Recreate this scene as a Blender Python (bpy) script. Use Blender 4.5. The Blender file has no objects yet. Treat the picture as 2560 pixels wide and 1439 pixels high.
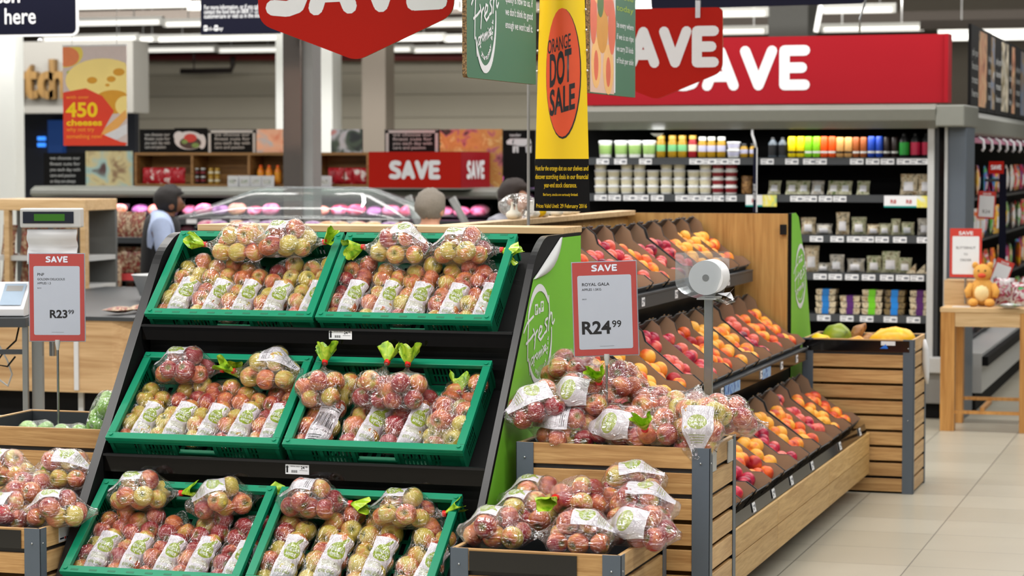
import bpy, bmesh, math, random
import numpy as np
from mathutils import Vector, Matrix, Euler
C = bpy.context.scene.collection
S = bpy.context.scene
R = math.radians
PI = math.pi
# ------------------------------------------------------------------ camera
FPX, CAMH, YAW = 6000.0, 1.65, R(16.9)
PITCH = math.atan((719.5 - 400) / FPX)
cd = bpy.data.cameras.new('camera')
cd.sensor_width = 36.0
cd.lens = FPX / 2560 * 36
cd.clip_end = 200
cd.dof.use_dof = True
cd.dof.focus_distance = 7.55
cd.dof.aperture_fstop = 5.6
cam = bpy.data.objects.new('camera', cd)
C.objects.link(cam)
cam.location = (0, 0, CAMH)
cam.rotation_euler = (PI / 2 - PITCH, 0, YAW)
S.camera = cam
# ------------------------------------------------------------------ world, lights, exposure
S.view_settings.view_transform = 'Standard'
S.view_settings.look = 'None'
S.view_settings.gamma = 1
S.view_settings.use_curve_mapping = False
S.view_settings.exposure = 0.28
S.cycles.max_bounces = 7
S.cycles.diffuse_bounces = 3
S.cycles.glossy_bounces = 3
S.cycles.transmission_bounces = 4
S.cycles.transparent_max_bounces = 16
S.cycles.sample_clamp_indirect = 4
S.cycles.caustics_reflective = False
S.cycles.caustics_refractive = False
w = bpy.data.worlds.new('shop_ambient')
S.world = w
w.use_nodes = True
bg = w.node_tree.nodes['Background']
bg.inputs[0].default_value = (0.93, 0.97, 1.0, 1)
bg.inputs[1].default_value = 0.14


def area(name, x, y, z, sx, sy, energy, col=(1, 0.97, 0.93), rot=(0, 0, 0)):
    l = bpy.data.lights.new(name, 'AREA')
    l.shape = 'RECTANGLE'
    l.size, l.size_y, l.energy, l.color = sx, sy, energy, col
    o = bpy.data.objects.new(name, l)
    C.objects.link(o)
    o.location = (x, y, z)
    o.rotation_euler = rot


# rows of fluorescent light along the shop, all above the frame
for yy, en in ((0.5, 130), (3.6, 150), (5.9, 170), (8.6, 170), (11.6, 170), (14.6, 160), (18.0, 160), (21.2, 130)):
    far = yy > 11
    area('row_and_fill_light', -6.2 if far else -2.6 - 0.12 * yy, yy, 3.35, 16.0 if far else 10.0, 0.28, en * (1.65 if far else 1))

# added fill lights over the far end, turned to brighten the back wall
for yy in (23.0, 28.5):
    area('row_and_fill_light', -7.5, yy, 3.6, 16.0, 0.3, 300, rot=(R(52), 0, 0))

# ------------------------------------------------------------------ pixel helper: where a ray of the photograph meets a plane of the shop
_fw = Vector((-math.sin(YAW) * math.cos(PITCH), math.cos(YAW) * math.cos(PITCH), -math.sin(PITCH)))
_rt = Vector((math.cos(YAW), math.sin(YAW), 0))
_up = _rt.cross(_fw)


def P(x, y, X=None, Y=None, Z=None, D=None):
    d = _fw + _rt * ((x - 1280) / FPX) - _up * ((y - 719.5) / FPX)
    if D is not None: t = D
    elif X is not None: t = X / d.x
    elif Y is not None: t = Y / d.y
    else: t = (Z - CAMH) / d.z
    return Vector((0, 0, CAMH)) + d * t


# ------------------------------------------------------------------ object helpers
def tag(o, label=None, cat=None, group=None, kind=None):
    if label: o['label'] = label
    if cat: o['category'] = cat
    if group: o['group'] = group
    if kind: o['kind'] = kind
    return o


def thing(name, label, cat, loc=(0, 0, 0), rot=(0, 0, 0), group=None):
    o = bpy.data.objects.new(name, None)
    C.objects.link(o)
    o.empty_display_size = 0.05
    o.location = loc
    o.rotation_euler = rot
    return tag(o, label, cat, group)


def copy_obj(o, parent=None, **kw):
    c = o.copy()
    C.objects.link(c)
    if parent is not None: c.parent = parent
    for k, v in kw.items(): setattr(c, k, v)
    return c


def ordinal(i):
    w_ = ['first', 'second', 'third', 'fourth', 'fifth', 'sixth', 'seventh', 'eighth', 'ninth', 'tenth', 'eleventh', 'twelfth', 'thirteenth', 'fourteenth', 'fifteenth', 'sixteenth', 'seventeenth', 'eighteenth', 'nineteenth', 'twentieth']
    if i < len(w_): return w_[i]
    return ['twenty', 'thirty', 'forty', 'fifty', 'sixty'][(i + 1) // 10 - 2] + ('-' + w_[(i + 1) % 10 - 1] if (i + 1) % 10 else 'th')


class MB:
    """collects shapes of ONE part and links them as one mesh"""
    def __init__(s):
        s.v, s.f, s.m, s.sm = [], [], [], []

    def add(s, vs, fs, mi=0, smooth=False, M=None):
        b = len(s.v)
        for p in vs:
            p = Vector(p)
            s.v.append(M @ p if M is not None else p)
        for f in fs:
            s.f.append([b + i for i in f]); s.m.append(mi); s.sm.append(smooth)
        return s

    def box(s, x0, x1, y0, y1, z0, z1, mi=0, M=None):
        vs = [(x0, y0, z0), (x1, y0, z0), (x1, y1, z0), (x0, y1, z0), (x0, y0, z1), (x1, y0, z1), (x1, y1, z1), (x0, y1, z1)]
        return s.add(vs, [(0, 3, 2, 1), (4, 5, 6, 7), (0, 1, 5, 4), (1, 2, 6, 5), (2, 3, 7, 6), (3, 0, 4, 7)], mi, False, M)

    def cyl(s, p0, p1, r0, r1=None, n=12, mi=0, caps=True, M=None):
        p0, p1 = Vector(p0), Vector(p1)
        r1 = r0 if r1 is None else r1
        d = (p1 - p0).normalized()
        a = d.orthogonal().normalized(); b = d.cross(a)
        vs = []
        for p, r in ((p0, r0), (p1, r1)):
            for i in range(n):
                t = 2 * PI * i / n
                vs.append(p + (a * math.cos(t) + b * math.sin(t)) * r)
        fs = [(i, (i + 1) % n, n + (i + 1) % n, n + i) for i in range(n)]
        s.add(vs, fs, mi, True, M)
        if caps:
            s.add(vs[:n], [tuple(range(n - 1, -1, -1))], mi, False, M)
            s.add(vs[n:], [tuple(range(n))], mi, False, M)
        return s

    def tube(s, pts, r, n=8, mi=0, M=None, closed=False):
        pts = [Vector(p) for p in pts]
        rs = r if isinstance(r, (list, tuple)) else [r] * len(pts)
        vs, fs = [], []
        up = None
        for i, p in enumerate(pts):
            d = (pts[min(i + 1, len(pts) - 1)] - pts[max(i - 1, 0)]).normalized()
            if up is None: up = d.orthogonal().normalized()
            a = (up - d * up.dot(d)).normalized(); up = a; b = d.cross(a)
            for k in range(n):
                t = 2 * PI * k / n
                vs.append(p + (a * math.cos(t) + b * math.sin(t)) * rs[i])
        for i in range(len(pts) - 1):
            for k in range(n):
                fs.append((i * n + k, i * n + (k + 1) % n, (i + 1) * n + (k + 1) % n, (i + 1) * n + k))
        fs.append(tuple(range(n - 1, -1, -1))); L = (len(pts) - 1) * n
        fs.append(tuple(range(L, L + n)))
        return s.add(vs, fs, mi, True, M)

    def lathe(s, prof, n=16, mi=0, M=None, smooth=True, mis=None):
        vs, fs = [], []
        for r, z in prof:
            for k in range(n):
                t = 2 * PI * k / n
                vs.append((r * math.cos(t), r * math.sin(t), z))
        for i in range(len(prof) - 1):
            q = [(i * n + k, i * n + (k + 1) % n, (i + 1) * n + (k + 1) % n, (i + 1) * n + k) for k in range(n)]
            s.add(vs, q, mis[i] if mis else mi, smooth, M) if mis else fs.extend(q)
        if not mis: s.add(vs, fs, mi, smooth, M)
        s.add(vs[:n], [tuple(range(n - 1, -1, -1))], mis[0] if mis else mi, False, M)
        s.add(vs[-n:], [tuple(range(n))], mis[-1] if mis else mi, False, M)
        return s

    def ball(s, c, r, n=14, m=10, mi=0, M=None, jit=0, seed=0):
        rx, ry, rz = (r, r, r) if not isinstance(r, (tuple, list)) else r
        rnd = random.Random(seed)
        vs = [(c[0], c[1], c[2] - rz)]
        for j in range(1, m):
            ph = PI * j / m - PI / 2
            for k in range(n):
                t = 2 * PI * k / n
                q = 1 + rnd.uniform(-jit, jit)
                vs.append((c[0] + rx * q * math.cos(ph) * math.cos(t), c[1] + ry * q * math.cos(ph) * math.sin(t), c[2] + rz * q * math.sin(ph)))
        vs.append((c[0], c[1], c[2] + rz))
        fs = [(0, 1 + (k + 1) % n, 1 + k) for k in range(n)]
        for j in range(m - 2):
            fs += [(1 + j * n + k, 1 + j * n + (k + 1) % n, 1 + (j + 1) * n + (k + 1) % n, 1 + (j + 1) * n + k) for k in range(n)]
        e = len(vs) - 1; b = 1 + (m - 2) * n
        fs += [(b + k, b + (k + 1) % n, e) for k in range(n)]
        return s.add(vs, fs, mi, True, M)

    def prism(s, pts, d, mi=0, M=None, mside=None):
        """polygon pts (3D, planar) pushed along vector d"""
        n = len(pts); d = Vector(d)
        pts = [Vector(p) for p in pts]
        vs = pts + [p + d for p in pts]
        nrm = Vector((0, 0, 0))
        for i in range(n): nrm += pts[i].cross(pts[(i + 1) % n])
        fl = nrm.dot(d) > 0
        lo, hi = tuple(range(n)), tuple(range(n, 2 * n))
        s.add(vs, [lo[::-1], hi] if fl else [lo, hi[::-1]], mi, False, M)
        sd = [(i, (i + 1) % n, n + (i + 1) % n, n + i) for i in range(n)]
        if not fl: sd = [q[::-1] for q in sd]
        return s.add(vs, sd, mi if mside is None else mside, False, M)

    def build(s, name, mats, parent=None, bevel=0, world=False, smooth=False, solid=0, sub=0):
        me = bpy.data.meshes.new(name)
        off = Vector(parent.location) if (world and parent is not None) else Vector((0, 0, 0))
        me.from_pydata([tuple(p - off) for p in s.v], [], s.f)
        for m_ in (mats if isinstance(mats, (list, tuple)) else [mats]): me.materials.append(m_)
        me.polygons.foreach_set('material_index', s.m)
        me.polygons.foreach_set('use_smooth', [True if smooth else x for x in s.sm])
        me.update()
        o = bpy.data.objects.new(name, me)
        C.objects.link(o)
        if parent is not None: o.parent = parent
        if solid:
            q = o.modifiers.new('thickness', 'SOLIDIFY'); q.thickness = solid; q.offset = 0
        if bevel:
            q = o.modifiers.new('bevel', 'BEVEL'); q.width = bevel; q.segments = 2; q.limit_method = 'ANGLE'
        if sub:
            q = o.modifiers.new('sub', 'SUBSURF'); q.levels = sub; q.render_levels = sub
        return o


# ------------------------------------------------------------------ flat lettering
_tc = {}


def text_geo(body, bold=0.0, align='LEFT'):
    key = (body, bold, align)
    if key not in _tc:
        cu = bpy.data.curves.new('lettering', 'FONT')
        cu.body = body; cu.size = 1.0; cu.offset = bold; cu.align_x = align; cu.resolution_u = 3
        ob = bpy.data.objects.new('lettering', cu)
        C.objects.link(ob)
        dg = bpy.context.evaluated_depsgraph_get()
        me = bpy.data.meshes.new_from_object(ob.evaluated_get(dg))
        _tc[key] = ([v.co.to_2d() for v in me.vertices], [tuple(p.vertices) for p in me.polygons])
        bpy.data.objects.remove(ob); bpy.data.curves.remove(cu); bpy.data.meshes.remove(me)
    return _tc[key]


def frame(o, right, up):
    r = Vector(right).normalized(); u = Vector(up); u = (u - r * u.dot(r)).normalized(); n = r.cross(u)
    return Matrix(((r.x, u.x, n.x, o[0]), (r.y, u.y, n.y, o[1]), (r.z, u.z, n.z, o[2]), (0, 0, 0, 1)))


def put_text(mb, body, M, x, y, size, mi=0, bold=0.0, align='LEFT', z=0.001, sx=1.0, rot=0.0, width=None, shear=0.0):
    vs, fs = text_geo(body, bold, align)
    if width:
        xs = [v.x for v in vs]
        sx = width / (max(xs) - min(xs)) / size
    c, s_ = math.cos(rot), math.sin(rot)
    out = []
    for v in vs:
        a = v.x * size * sx; b = v.y * size + a * shear
        out.append((x + a * c - b * s_, y + a * s_ + b * c, z))
    mb.add(out, fs, mi, False, M)


_lift = [0]


def stroke(mb, pts, wd, M, mi=0, z=0.001, n=10, widths=None):
    """thick round-ended line in the plane of M"""
    z0 = z
    ws = widths or [wd] * len(pts)
    for (a, b), wa, wb in zip(zip(pts[:-1], pts[1:]), ws[:-1], ws[1:]):
        dx, dy = b[0] - a[0], b[1] - a[1]
        _lift[0] = (_lift[0] + 1) % 48; z = z0 + _lift[0] * 2e-5
        L = math.hypot(dx, dy) or 1e-9
        nx, ny = -dy / L / 2, dx / L / 2
        mb.add([(a[0] - nx * wa, a[1] - ny * wa, z), (b[0] - nx * wb, b[1] - ny * wb, z), (b[0] + nx * wb, b[1] + ny * wb, z), (a[0] + nx * wa, a[1] + ny * wa, z)], [(0, 1, 2, 3)], mi, False, M)
    for p, w_ in zip(pts, ws):
        _lift[0] = (_lift[0] + 1) % 48; z = z0 + _lift[0] * 2e-5
        mb.add([(p[0] + w_ / 2 * math.cos(2 * PI * k / n), p[1] + w_ / 2 * math.sin(2 * PI * k / n), z) for k in range(n)], [tuple(range(n))], mi, False, M)


def arc(cx, cy, rx, ry, a0, a1, n=12):
    return [(cx + rx * math.cos(R(a0 + (a1 - a0) * i / n)), cy + ry * math.sin(R(a0 + (a1 - a0) * i / n))) for i in range(n + 1)]


# rounded heavy capitals, unit height, stroke weight .24
SAVE_STROKES = {
    'S': ([arc(.36, .70, .24, .18, 20, 90, 4)[0:1] + [(.56, .85), (.36, .88), (.20, .84), (.13, .71), (.20, .59), (.36, .52), (.52, .44), (.59, .30), (.53, .17), (.36, .12), (.12, .14)]], .72),
    'A': ([[(.12, .12), (.40, .88), (.68, .12)], [(.24, .32), (.56, .32)]], .80),
    'V': ([[(.12, .88), (.40, .12), (.68, .88)]], .80),
    'E': ([[(.14, .12), (.14, .88)], [(.14, .88), (.56, .88)], [(.14, .5), (.50, .5)], [(.14, .12), (.56, .12)]], .66)}
SAVE_STROKES['S'] = ([[(.58, .84), (.38, .88), (.20, .84), (.13, .71), (.20, .59), (.36, .52), (.52, .44), (.59, .30), (.53, .17), (.36, .12), (.12, .15)]], .72)


def put_save(mb, M, x, y, h, w_, mi=0, z=0.001, weight=.24, word='SAVE'):
    tot = sum(SAVE_STROKES[c][1] for c in word)
    k = w_ / tot
    for c in word:
        for st in SAVE_STROKES[c][0]:
            stroke(mb, [(x + a * k, y + b * h) for a, b in st], weight * (h * .6 + k * .4), M, mi, z)
        x += SAVE_STROKES[c][1] * k


def disc(mb, M, cx, cy, rx, ry, mi=0, z=0.001, n=28, rot=0.0):
    c, s_ = math.cos(rot), math.sin(rot)
    vs = []
    for k in range(n):
        a, b = rx * math.cos(2 * PI * k / n), ry * math.sin(2 * PI * k / n)
        vs.append((cx + a * c - b * s_, cy + a * s_ + b * c, z))
    mb.add(vs, [tuple(range(n))], mi, False, M)


def rect(mb, M, x0, x1, y0, y1, mi=0, z=0.001):
    mb.add([(x0, y0, z), (x1, y0, z), (x1, y1, z), (x0, y1, z)], [(0, 1, 2, 3)], mi, False, M)


def rounded(x0, x1, y0, y1, r, n=5):
    out = []
    for cx, cy, a in ((x1 - r, y0 + r, -90), (x1 - r, y1 - r, 0), (x0 + r, y1 - r, 90), (x0 + r, y0 + r, 180)):
        out += [(cx + r * math.cos(R(a + 90 * i / n)), cy + r * math.sin(R(a + 90 * i / n))) for i in range(n + 1)]
    return out


def round_poly(pts, r, n=5):
    """polygon with rounded corners; r may be a list"""
    out = []; k = len(pts)
    rs = r if isinstance(r, (list, tuple)) else [r] * k
    for i in range(k):
        p = Vector(pts[i]); a = (Vector(pts[i - 1]) - p).normalized(); b = (Vector(pts[(i + 1) % k]) - p).normalized()
        A, B = p + a * rs[i], p + b * rs[i]
        for j in range(n + 1):
            t = j / n
            out.append(tuple(A * (1 - t) ** 2 + p * 2 * t * (1 - t) + B * t * t))
    return out


def poly(mb, M, pts, mi=0, z=0.001):
    mb.add([(a, b, z) for a, b in pts], [tuple(range(len(pts)))], mi, False, M)
# ------------------------------------------------------------------ materials
def srgb(r, g, b):
    f = lambda c: (c / 255) / 12.92 if c / 255 <= .04045 else ((c / 255 + .055) / 1.055) ** 2.4
    return (f(r), f(g), f(b), 1)


def nmat(name):
    m = bpy.data.materials.new(name)
    m.use_nodes = True
    nt = m.node_tree
    return m, nt, nt.nodes, nt.links, nt.nodes['Principled BSDF']


def mat(name, col, rough=.5, metal=0, var=.08, scale=30, emit=None, es=1, spec=.5, alpha=1, coat=0, bump=0):
    m, nt, N, L, b = nmat(name)
    c = srgb(*col)
    t = N.new('ShaderNodeTexCoord'); n = N.new('ShaderNodeTexNoise'); n.inputs['Scale'].default_value = scale; n.inputs['Detail'].default_value = 4
    L.new(t.outputs['Object'], n.inputs['Vector'])
    mx = N.new('ShaderNodeMix'); mx.data_type = 'RGBA'
    mx.inputs[6].default_value = tuple(x * (1 - var) for x in c[:3]) + (1,)
    mx.inputs[7].default_value = tuple(min(1, x * (1 + var)) for x in c[:3]) + (1,)
    L.new(n.outputs['Fac'], mx.inputs[0]); L.new(mx.outputs[2], b.inputs['Base Color'])
    b.inputs['Roughness'].default_value = rough; b.inputs['Metallic'].default_value = metal
    b.inputs['Specular IOR Level'].default_value = spec
    if coat: b.inputs['Coat Weight'].default_value = coat; b.inputs['Coat Roughness'].default_value = .1
    if emit: b.inputs['Emission Color'].default_value = srgb(*emit); b.inputs['Emission Strength'].default_value = es
    if alpha < 1: b.inputs['Alpha'].default_value = alpha
    if bump:
        bp = N.new('ShaderNodeBump'); bp.inputs['Strength'].default_value = bump; bp.inputs['Distance'].default_value = .003
        L.new(n.outputs['Fac'], bp.inputs['Height']); L.new(bp.outputs[0], b.inputs['Normal'])
    return m


def wood(name, c1, c2, axis='X', scale=1.0, rough=.45):
    m, nt, N, L, b = nmat(name)
    t = N.new('ShaderNodeTexCoord'); mp = N.new('ShaderNodeMapping')
    st = {'X': (1.2, 22, 22), 'Y': (22, 1.2, 22), 'Z': (22, 22, 1.2)}[axis]
    mp.inputs['Scale'].default_value = tuple(x * scale for x in st)
    L.new(t.outputs['Object'], mp.inputs[0])
    oi = N.new('ShaderNodeObjectInfo')
    ad = N.new('ShaderNodeVectorMath'); ad.operation = 'ADD'
    cmb = N.new('ShaderNodeCombineXYZ'); mul = N.new('ShaderNodeMath'); mul.operation = 'MULTIPLY'; mul.inputs[1].default_value = 37
    L.new(oi.outputs['Random'], mul.inputs[0])
    for i in range(3): L.new(mul.outputs[0], cmb.inputs[i])
    L.new(mp.outputs[0], ad.inputs[0]); L.new(cmb.outputs[0], ad.inputs[1])
    n = N.new('ShaderNodeTexNoise'); n.inputs['Scale'].default_value = 2.2; n.inputs['Detail'].default_value = 6; n.inputs['Distortion'].default_value = 1.4
    L.new(ad.outputs[0], n.inputs['Vector'])
    n2 = N.new('ShaderNodeTexNoise'); n2.inputs['Scale'].default_value = 14; n2.inputs['Detail'].default_value = 3
    L.new(ad.outputs[0], n2.inputs['Vector'])
    av = N.new('ShaderNodeMath'); av.operation = 'MULTIPLY_ADD'; av.inputs[1].default_value = .35
    L.new(n2.outputs['Fac'], av.inputs[0]); L.new(n.outputs['Fac'], av.inputs[2])
    r = N.new('ShaderNodeValToRGB'); r.color_ramp.elements[0].position = .48; r.color_ramp.elements[1].position = .85
    r.color_ramp.elements[0].color = srgb(*c1); r.color_ramp.elements[1].color = srgb(*c2)
    L.new(av.outputs[0], r.inputs[0])
    hs = N.new('ShaderNodeHueSaturation'); L.new(r.outputs[0], hs.inputs['Color'])
    vv = N.new('ShaderNodeMapRange'); vv.inputs['To Min'].default_value = .86; vv.inputs['To Max'].default_value = 1.1
    L.new(oi.outputs['Random'], vv.inputs['Value']); L.new(vv.outputs[0], hs.inputs['Value'])
    L.new(hs.outputs[0], b.inputs['Base Color']); b.inputs['Roughness'].default_value = rough
    bp = N.new('ShaderNodeBump'); bp.inputs['Strength'].default_value = .12; bp.inputs['Distance'].default_value = .002
    L.new(n2.outputs['Fac'], bp.inputs['Height']); L.new(bp.outputs[0], b.inputs['Normal'])
    return m


def palette(name, cols, scale=12, rough=.4, emit=0, kind='noise', stretch=(1, 1, 1)):
    """blotchy printed picture / packet in the given colours"""
    m, nt, N, L, b = nmat(name)
    t = N.new('ShaderNodeTexCoord'); mp = N.new('ShaderNodeMapping'); mp.inputs['Scale'].default_value = stretch
    oi = N.new('ShaderNodeObjectInfo'); ml = N.new('ShaderNodeMath'); ml.operation = 'MULTIPLY'; ml.inputs[1].default_value = 23
    L.new(oi.outputs['Random'], ml.inputs[0]); cb = N.new('ShaderNodeCombineXYZ'); L.new(ml.outputs[0], cb.inputs[0]); L.new(ml.outputs[0], cb.inputs[2])
    L.new(cb.outputs[0], mp.inputs['Location'])
    L.new(t.outputs['Object'], mp.inputs[0])
    if kind == 'noise':
        n = N.new('ShaderNodeTexNoise'); n.inputs['Detail'].default_value = 2; n.inputs['Distortion'].default_value = .6
        out = n.outputs['Fac']
    else:
        n = N.new('ShaderNodeTexVoronoi'); n.feature = 'F1'
        sp = N.new('ShaderNodeSeparateColor'); L.new(n.outputs['Color'], sp.inputs[0]); out = sp.outputs[0]
    n.inputs['Scale'].default_value = scale
    L.new(mp.outputs[0], n.inputs['Vector'])
    r = N.new('ShaderNodeValToRGB'); r.color_ramp.interpolation = 'EASE' if kind == 'noise' else 'CONSTANT'
    e = r.color_ramp.elements
    k = len(cols); lo, hi = (.3, .7) if kind == 'noise' else (0, 1)
    while len(e) < k: e.new(.5)
    for i, c in enumerate(cols):
        e[i].position = lo + (hi - lo) * i / (k - 1 if kind == 'noise' else k); e[i].color = srgb(*c)
    L.new(out, r.inputs[0]); L.new(r.outputs[0], b.inputs['Base Color'])
    b.inputs['Roughness'].default_value = rough
    if emit:
        L.new(r.outputs[0], b.inputs['Emission Color']); b.inputs['Emission Strength'].default_value = emit
    return m


def film_mat(name, tint=(1, 1, 1), gloss=.15, edge=.5, rough=.06, bscale=46, bstr=1.0, white=0.006, stretch=(1, .28, 1)):
    """thin clear crinkled film: mostly see-through, glossy on its wrinkles"""
    m, nt, N, L, b = nmat(name)
    N.remove(b)
    out = N['Material Output']
    t = N.new('ShaderNodeTexCoord'); mp = N.new('ShaderNodeMapping'); mp.inputs['Scale'].default_value = stretch
    L.new(t.outputs['Object'], mp.inputs[0])
    n = N.new('ShaderNodeTexNoise'); n.inputs['Scale'].default_value = bscale; n.inputs['Detail'].default_value = 3; n.inputs['Distortion'].default_value = 2.2
    L.new(mp.outputs[0], n.inputs['Vector'])
    bp = N.new('ShaderNodeBump'); bp.inputs['Strength'].default_value = bstr; bp.inputs['Distance'].default_value = .02
    L.new(n.outputs['Fac'], bp.inputs['Height'])
    lw = N.new('ShaderNodeLayerWeight'); lw.inputs['Blend'].default_value = .35
    L.new(bp.outputs[0], lw.inputs['Normal'])
    mr = N.new('ShaderNodeMapRange'); mr.inputs['To Min'].default_value = gloss; mr.inputs['To Max'].default_value = edge
    L.new(lw.outputs['Facing'], mr.inputs['Value'])
    tr = N.new('ShaderNodeBsdfTransparent'); tr.inputs[0].default_value = tuple(tint) + (1,)
    gl = N.new('ShaderNodeBsdfGlossy'); gl.inputs['Roughness'].default_value = rough; L.new(bp.outputs[0], gl.inputs['Normal'])
    df = N.new('ShaderNodeBsdfDiffuse'); df.inputs[0].default_value = (.85, .87, .9, 1); L.new(bp.outputs[0], df.inputs['Normal'])
    m1 = N.new('ShaderNodeMixShader'); L.new(mr.outputs[0], m1.inputs[0]); L.new(tr.outputs[0], m1.inputs[1]); L.new(gl.outputs[0], m1.inputs[2])
    m2 = N.new('ShaderNodeMixShader'); m2.inputs[0].default_value = white; L.new(m1.outputs[0], m2.inputs[1]); L.new(df.outputs[0], m2.inputs[2])
    L.new(m2.outputs[0], out.inputs[0])
    return m


def fruit_mat(name, lo, mid, hi, streak=9, rough=.32, contrast=.25, pole=None, coat=0, detail=4, sc=16):
    """fruit skin: ground colour, blush and streaks; each fruit's own balance comes from its object colour"""
    m, nt, N, L, b = nmat(name)
    t = N.new('ShaderNodeTexCoord'); oi = N.new('ShaderNodeObjectInfo')
    sc_ = N.new('ShaderNodeSeparateColor'); L.new(oi.outputs['Color'], sc_.inputs[0])
    ml = N.new('ShaderNodeMath'); ml.operation = 'MULTIPLY'; ml.inputs[1].default_value = 41; L.new(oi.outputs['Random'], ml.inputs[0])
    cb = N.new('ShaderNodeCombineXYZ')
    for i in range(3): L.new(ml.outputs[0], cb.inputs[i])
    def tex(scale, stretch, det):
        mp = N.new('ShaderNodeMapping'); mp.inputs['Scale'].default_value = stretch; L.new(t.outputs['Object'], mp.inputs[0]); L.new(cb.outputs[0], mp.inputs['Location'])
        n = N.new('ShaderNodeTexNoise'); n.inputs['Scale'].default_value = scale; n.inputs['Detail'].default_value = det
        L.new(mp.outputs[0], n.inputs['Vector']); return n.outputs['Fac']
    big = tex(sc, (1, 1, 1), 2); fine = tex(sc * streak * .6, (1, 1, .12), detail)
    a = N.new('ShaderNodeMath'); a.operation = 'MULTIPLY_ADD'; a.inputs[1].default_value = .45; L.new(fine, a.inputs[0]); L.new(big, a.inputs[2])
    a2 = N.new('ShaderNodeMath'); a2.operation = 'ADD'; L.new(a.outputs[0], a2.inputs[0]); L.new(sc_.outputs[0], a2.inputs[1])
    r = N.new('ShaderNodeValToRGB'); e = r.color_ramp.elements
    e[0].position = .63; e[0].color = srgb(*lo); e[1].position = .92; e[1].color = srgb(*hi)
    x = e.new(.755); x.color = srgb(*mid)
    mr0 = N.new('ShaderNodeMath'); mr0.operation = 'MULTIPLY'; mr0.inputs[1].default_value = .68; L.new(a2.outputs[0], mr0.inputs[0])
    L.new(mr0.outputs[0], r.inputs[0])
    col = r.outputs[0]
    if pole:
        sx = N.new('ShaderNodeSeparateXYZ'); L.new(t.outputs['Object'], sx.inputs[0])
        ab = N.new('ShaderNodeMath'); ab.operation = 'ABSOLUTE'; L.new(sx.outputs[2], ab.inputs[0])
        ln = N.new('ShaderNodeVectorMath'); ln.operation = 'LENGTH'
        mpx = N.new('ShaderNodeMapping'); mpx.inputs['Scale'].default_value = (1, 1, 0); L.new(t.outputs['Object'], mpx.inputs[0]); L.new(mpx.outputs[0], ln.inputs[0])
        mr = N.new('ShaderNodeMapRange'); mr.inputs['From Min'].default_value = .004; mr.inputs['From Max'].default_value = .016; mr.inputs['To Min'].default_value = .85; mr.inputs['To Max'].default_value = 0
        L.new(ln.outputs['Value'], mr.inputs['Value'])
        mx = N.new('ShaderNodeMix'); mx.data_type = 'RGBA'; mx.inputs[7].default_value = srgb(*pole)
        L.new(mr.outputs[0], mx.inputs[0]); L.new(col, mx.inputs[6]); col = mx.outputs[2]
    L.new(col, b.inputs['Base Color'])
    b.inputs['Roughness'].default_value = rough
    if coat: b.inputs['Coat Weight'].default_value = coat; b.inputs['Coat Roughness'].default_value = .15
    b.inputs['Subsurface Weight'].default_value = 0
    return m


def tile_floor(name):
    m, nt, N, L, b = nmat(name)
    t = N.new('ShaderNodeTexCoord'); br = N.new('ShaderNodeTexBrick')
    mp = N.new('ShaderNodeMapping'); mp.inputs['Location'].default_value = FLOOR_OFF
    mp.inputs['Rotation'].default_value = (0, 0, R(90))
    L.new(t.outputs['Object'], mp.inputs[0]); L.new(mp.outputs[0], br.inputs['Vector'])
    br.inputs['Scale'].default_value = 1; br.inputs['Brick Width'].default_value = .432; br.inputs['Row Height'].default_value = .468
    br.inputs['Mortar Size'].default_value = .0032; br.inputs['Mortar Smooth'].default_value = .3; br.offset = 0
    br.inputs['Color1'].default_value = srgb(172, 166, 149); br.inputs['Color2'].default_value = srgb(181, 176, 160); br.inputs['Mortar'].default_value = srgb(118, 114, 104)
    n = N.new('ShaderNodeTexNoise'); n.inputs['Scale'].default_value = 3; n.inputs['Detail'].default_value = 5; L.new(t.outputs['Object'], n.inputs['Vector'])
    hs = N.new('ShaderNodeHueSaturation'); L.new(br.outputs['Color'], hs.inputs['Color'])
    mr = N.new('ShaderNodeMapRange'); mr.inputs['To Min'].default_value = .92; mr.inputs['To Max'].default_value = 1.08; L.new(n.outputs['Fac'], mr.inputs['Value']); L.new(mr.outputs[0], hs.inputs['Value'])
    L.new(hs.outputs[0], b.inputs['Base Color']); b.inputs['Roughness'].default_value = .3
    return m


FLOOR_OFF = (10.62, 1.275, 0)
M = {}
M['white'] = mat('white_print', (232, 234, 238), .45, var=.02)
M['white_metal'] = mat('white_metal', (214, 216, 220), .35, var=.03)
M['black'] = mat('black_plastic', (11, 11, 12), .5, var=.2, spec=.25)
M['black_gloss'] = mat('black_gloss', (14, 12, 13), .09, var=.2, coat=.5)
M['black_matt'] = mat('black_board', (11, 11, 12), .75, var=.2, spec=.2)
M['smoke'] = mat('smoky_rail', (12, 10, 9), .10, var=.25, spec=.35)
M['rail_grey'] = mat('rail_edge', (24, 24, 26), .35, var=.1)
M['dark_grey'] = mat('dark_grey_metal', (58, 62, 66), .45, var=.06)
M['steel_paint'] = mat('grey_blue_paint', (86, 96, 107), .42, var=.04, scale=60)
M['silver'] = mat('bare_steel', (176, 180, 182), .25, metal=.9, var=.05)
M['mid_grey'] = mat('mid_grey', (138, 138, 136), .5, var=.05)
M['light_grey'] = mat('light_grey', (188, 190, 190), .45, var=.04)
M['canopy'] = mat('canopy_grey', (124, 126, 119), .35, var=.04)
M['green_crate'] = mat('green_crate', (0, 132, 96), .38, var=.06, scale=40)
M['green_crate_wall'] = mat('green_crate_wall', (0, 104, 72), .45, var=.08, scale=40)
M['lime_panel'] = mat('lime_panel', (118, 194, 50), .4, var=.10, scale=4)
M['lime'] = mat('lime_print', (158, 184, 24), .4, var=.06)
M['lime_text'] = mat('lime_small_print', (176, 192, 84), .4, var=.06)
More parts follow.
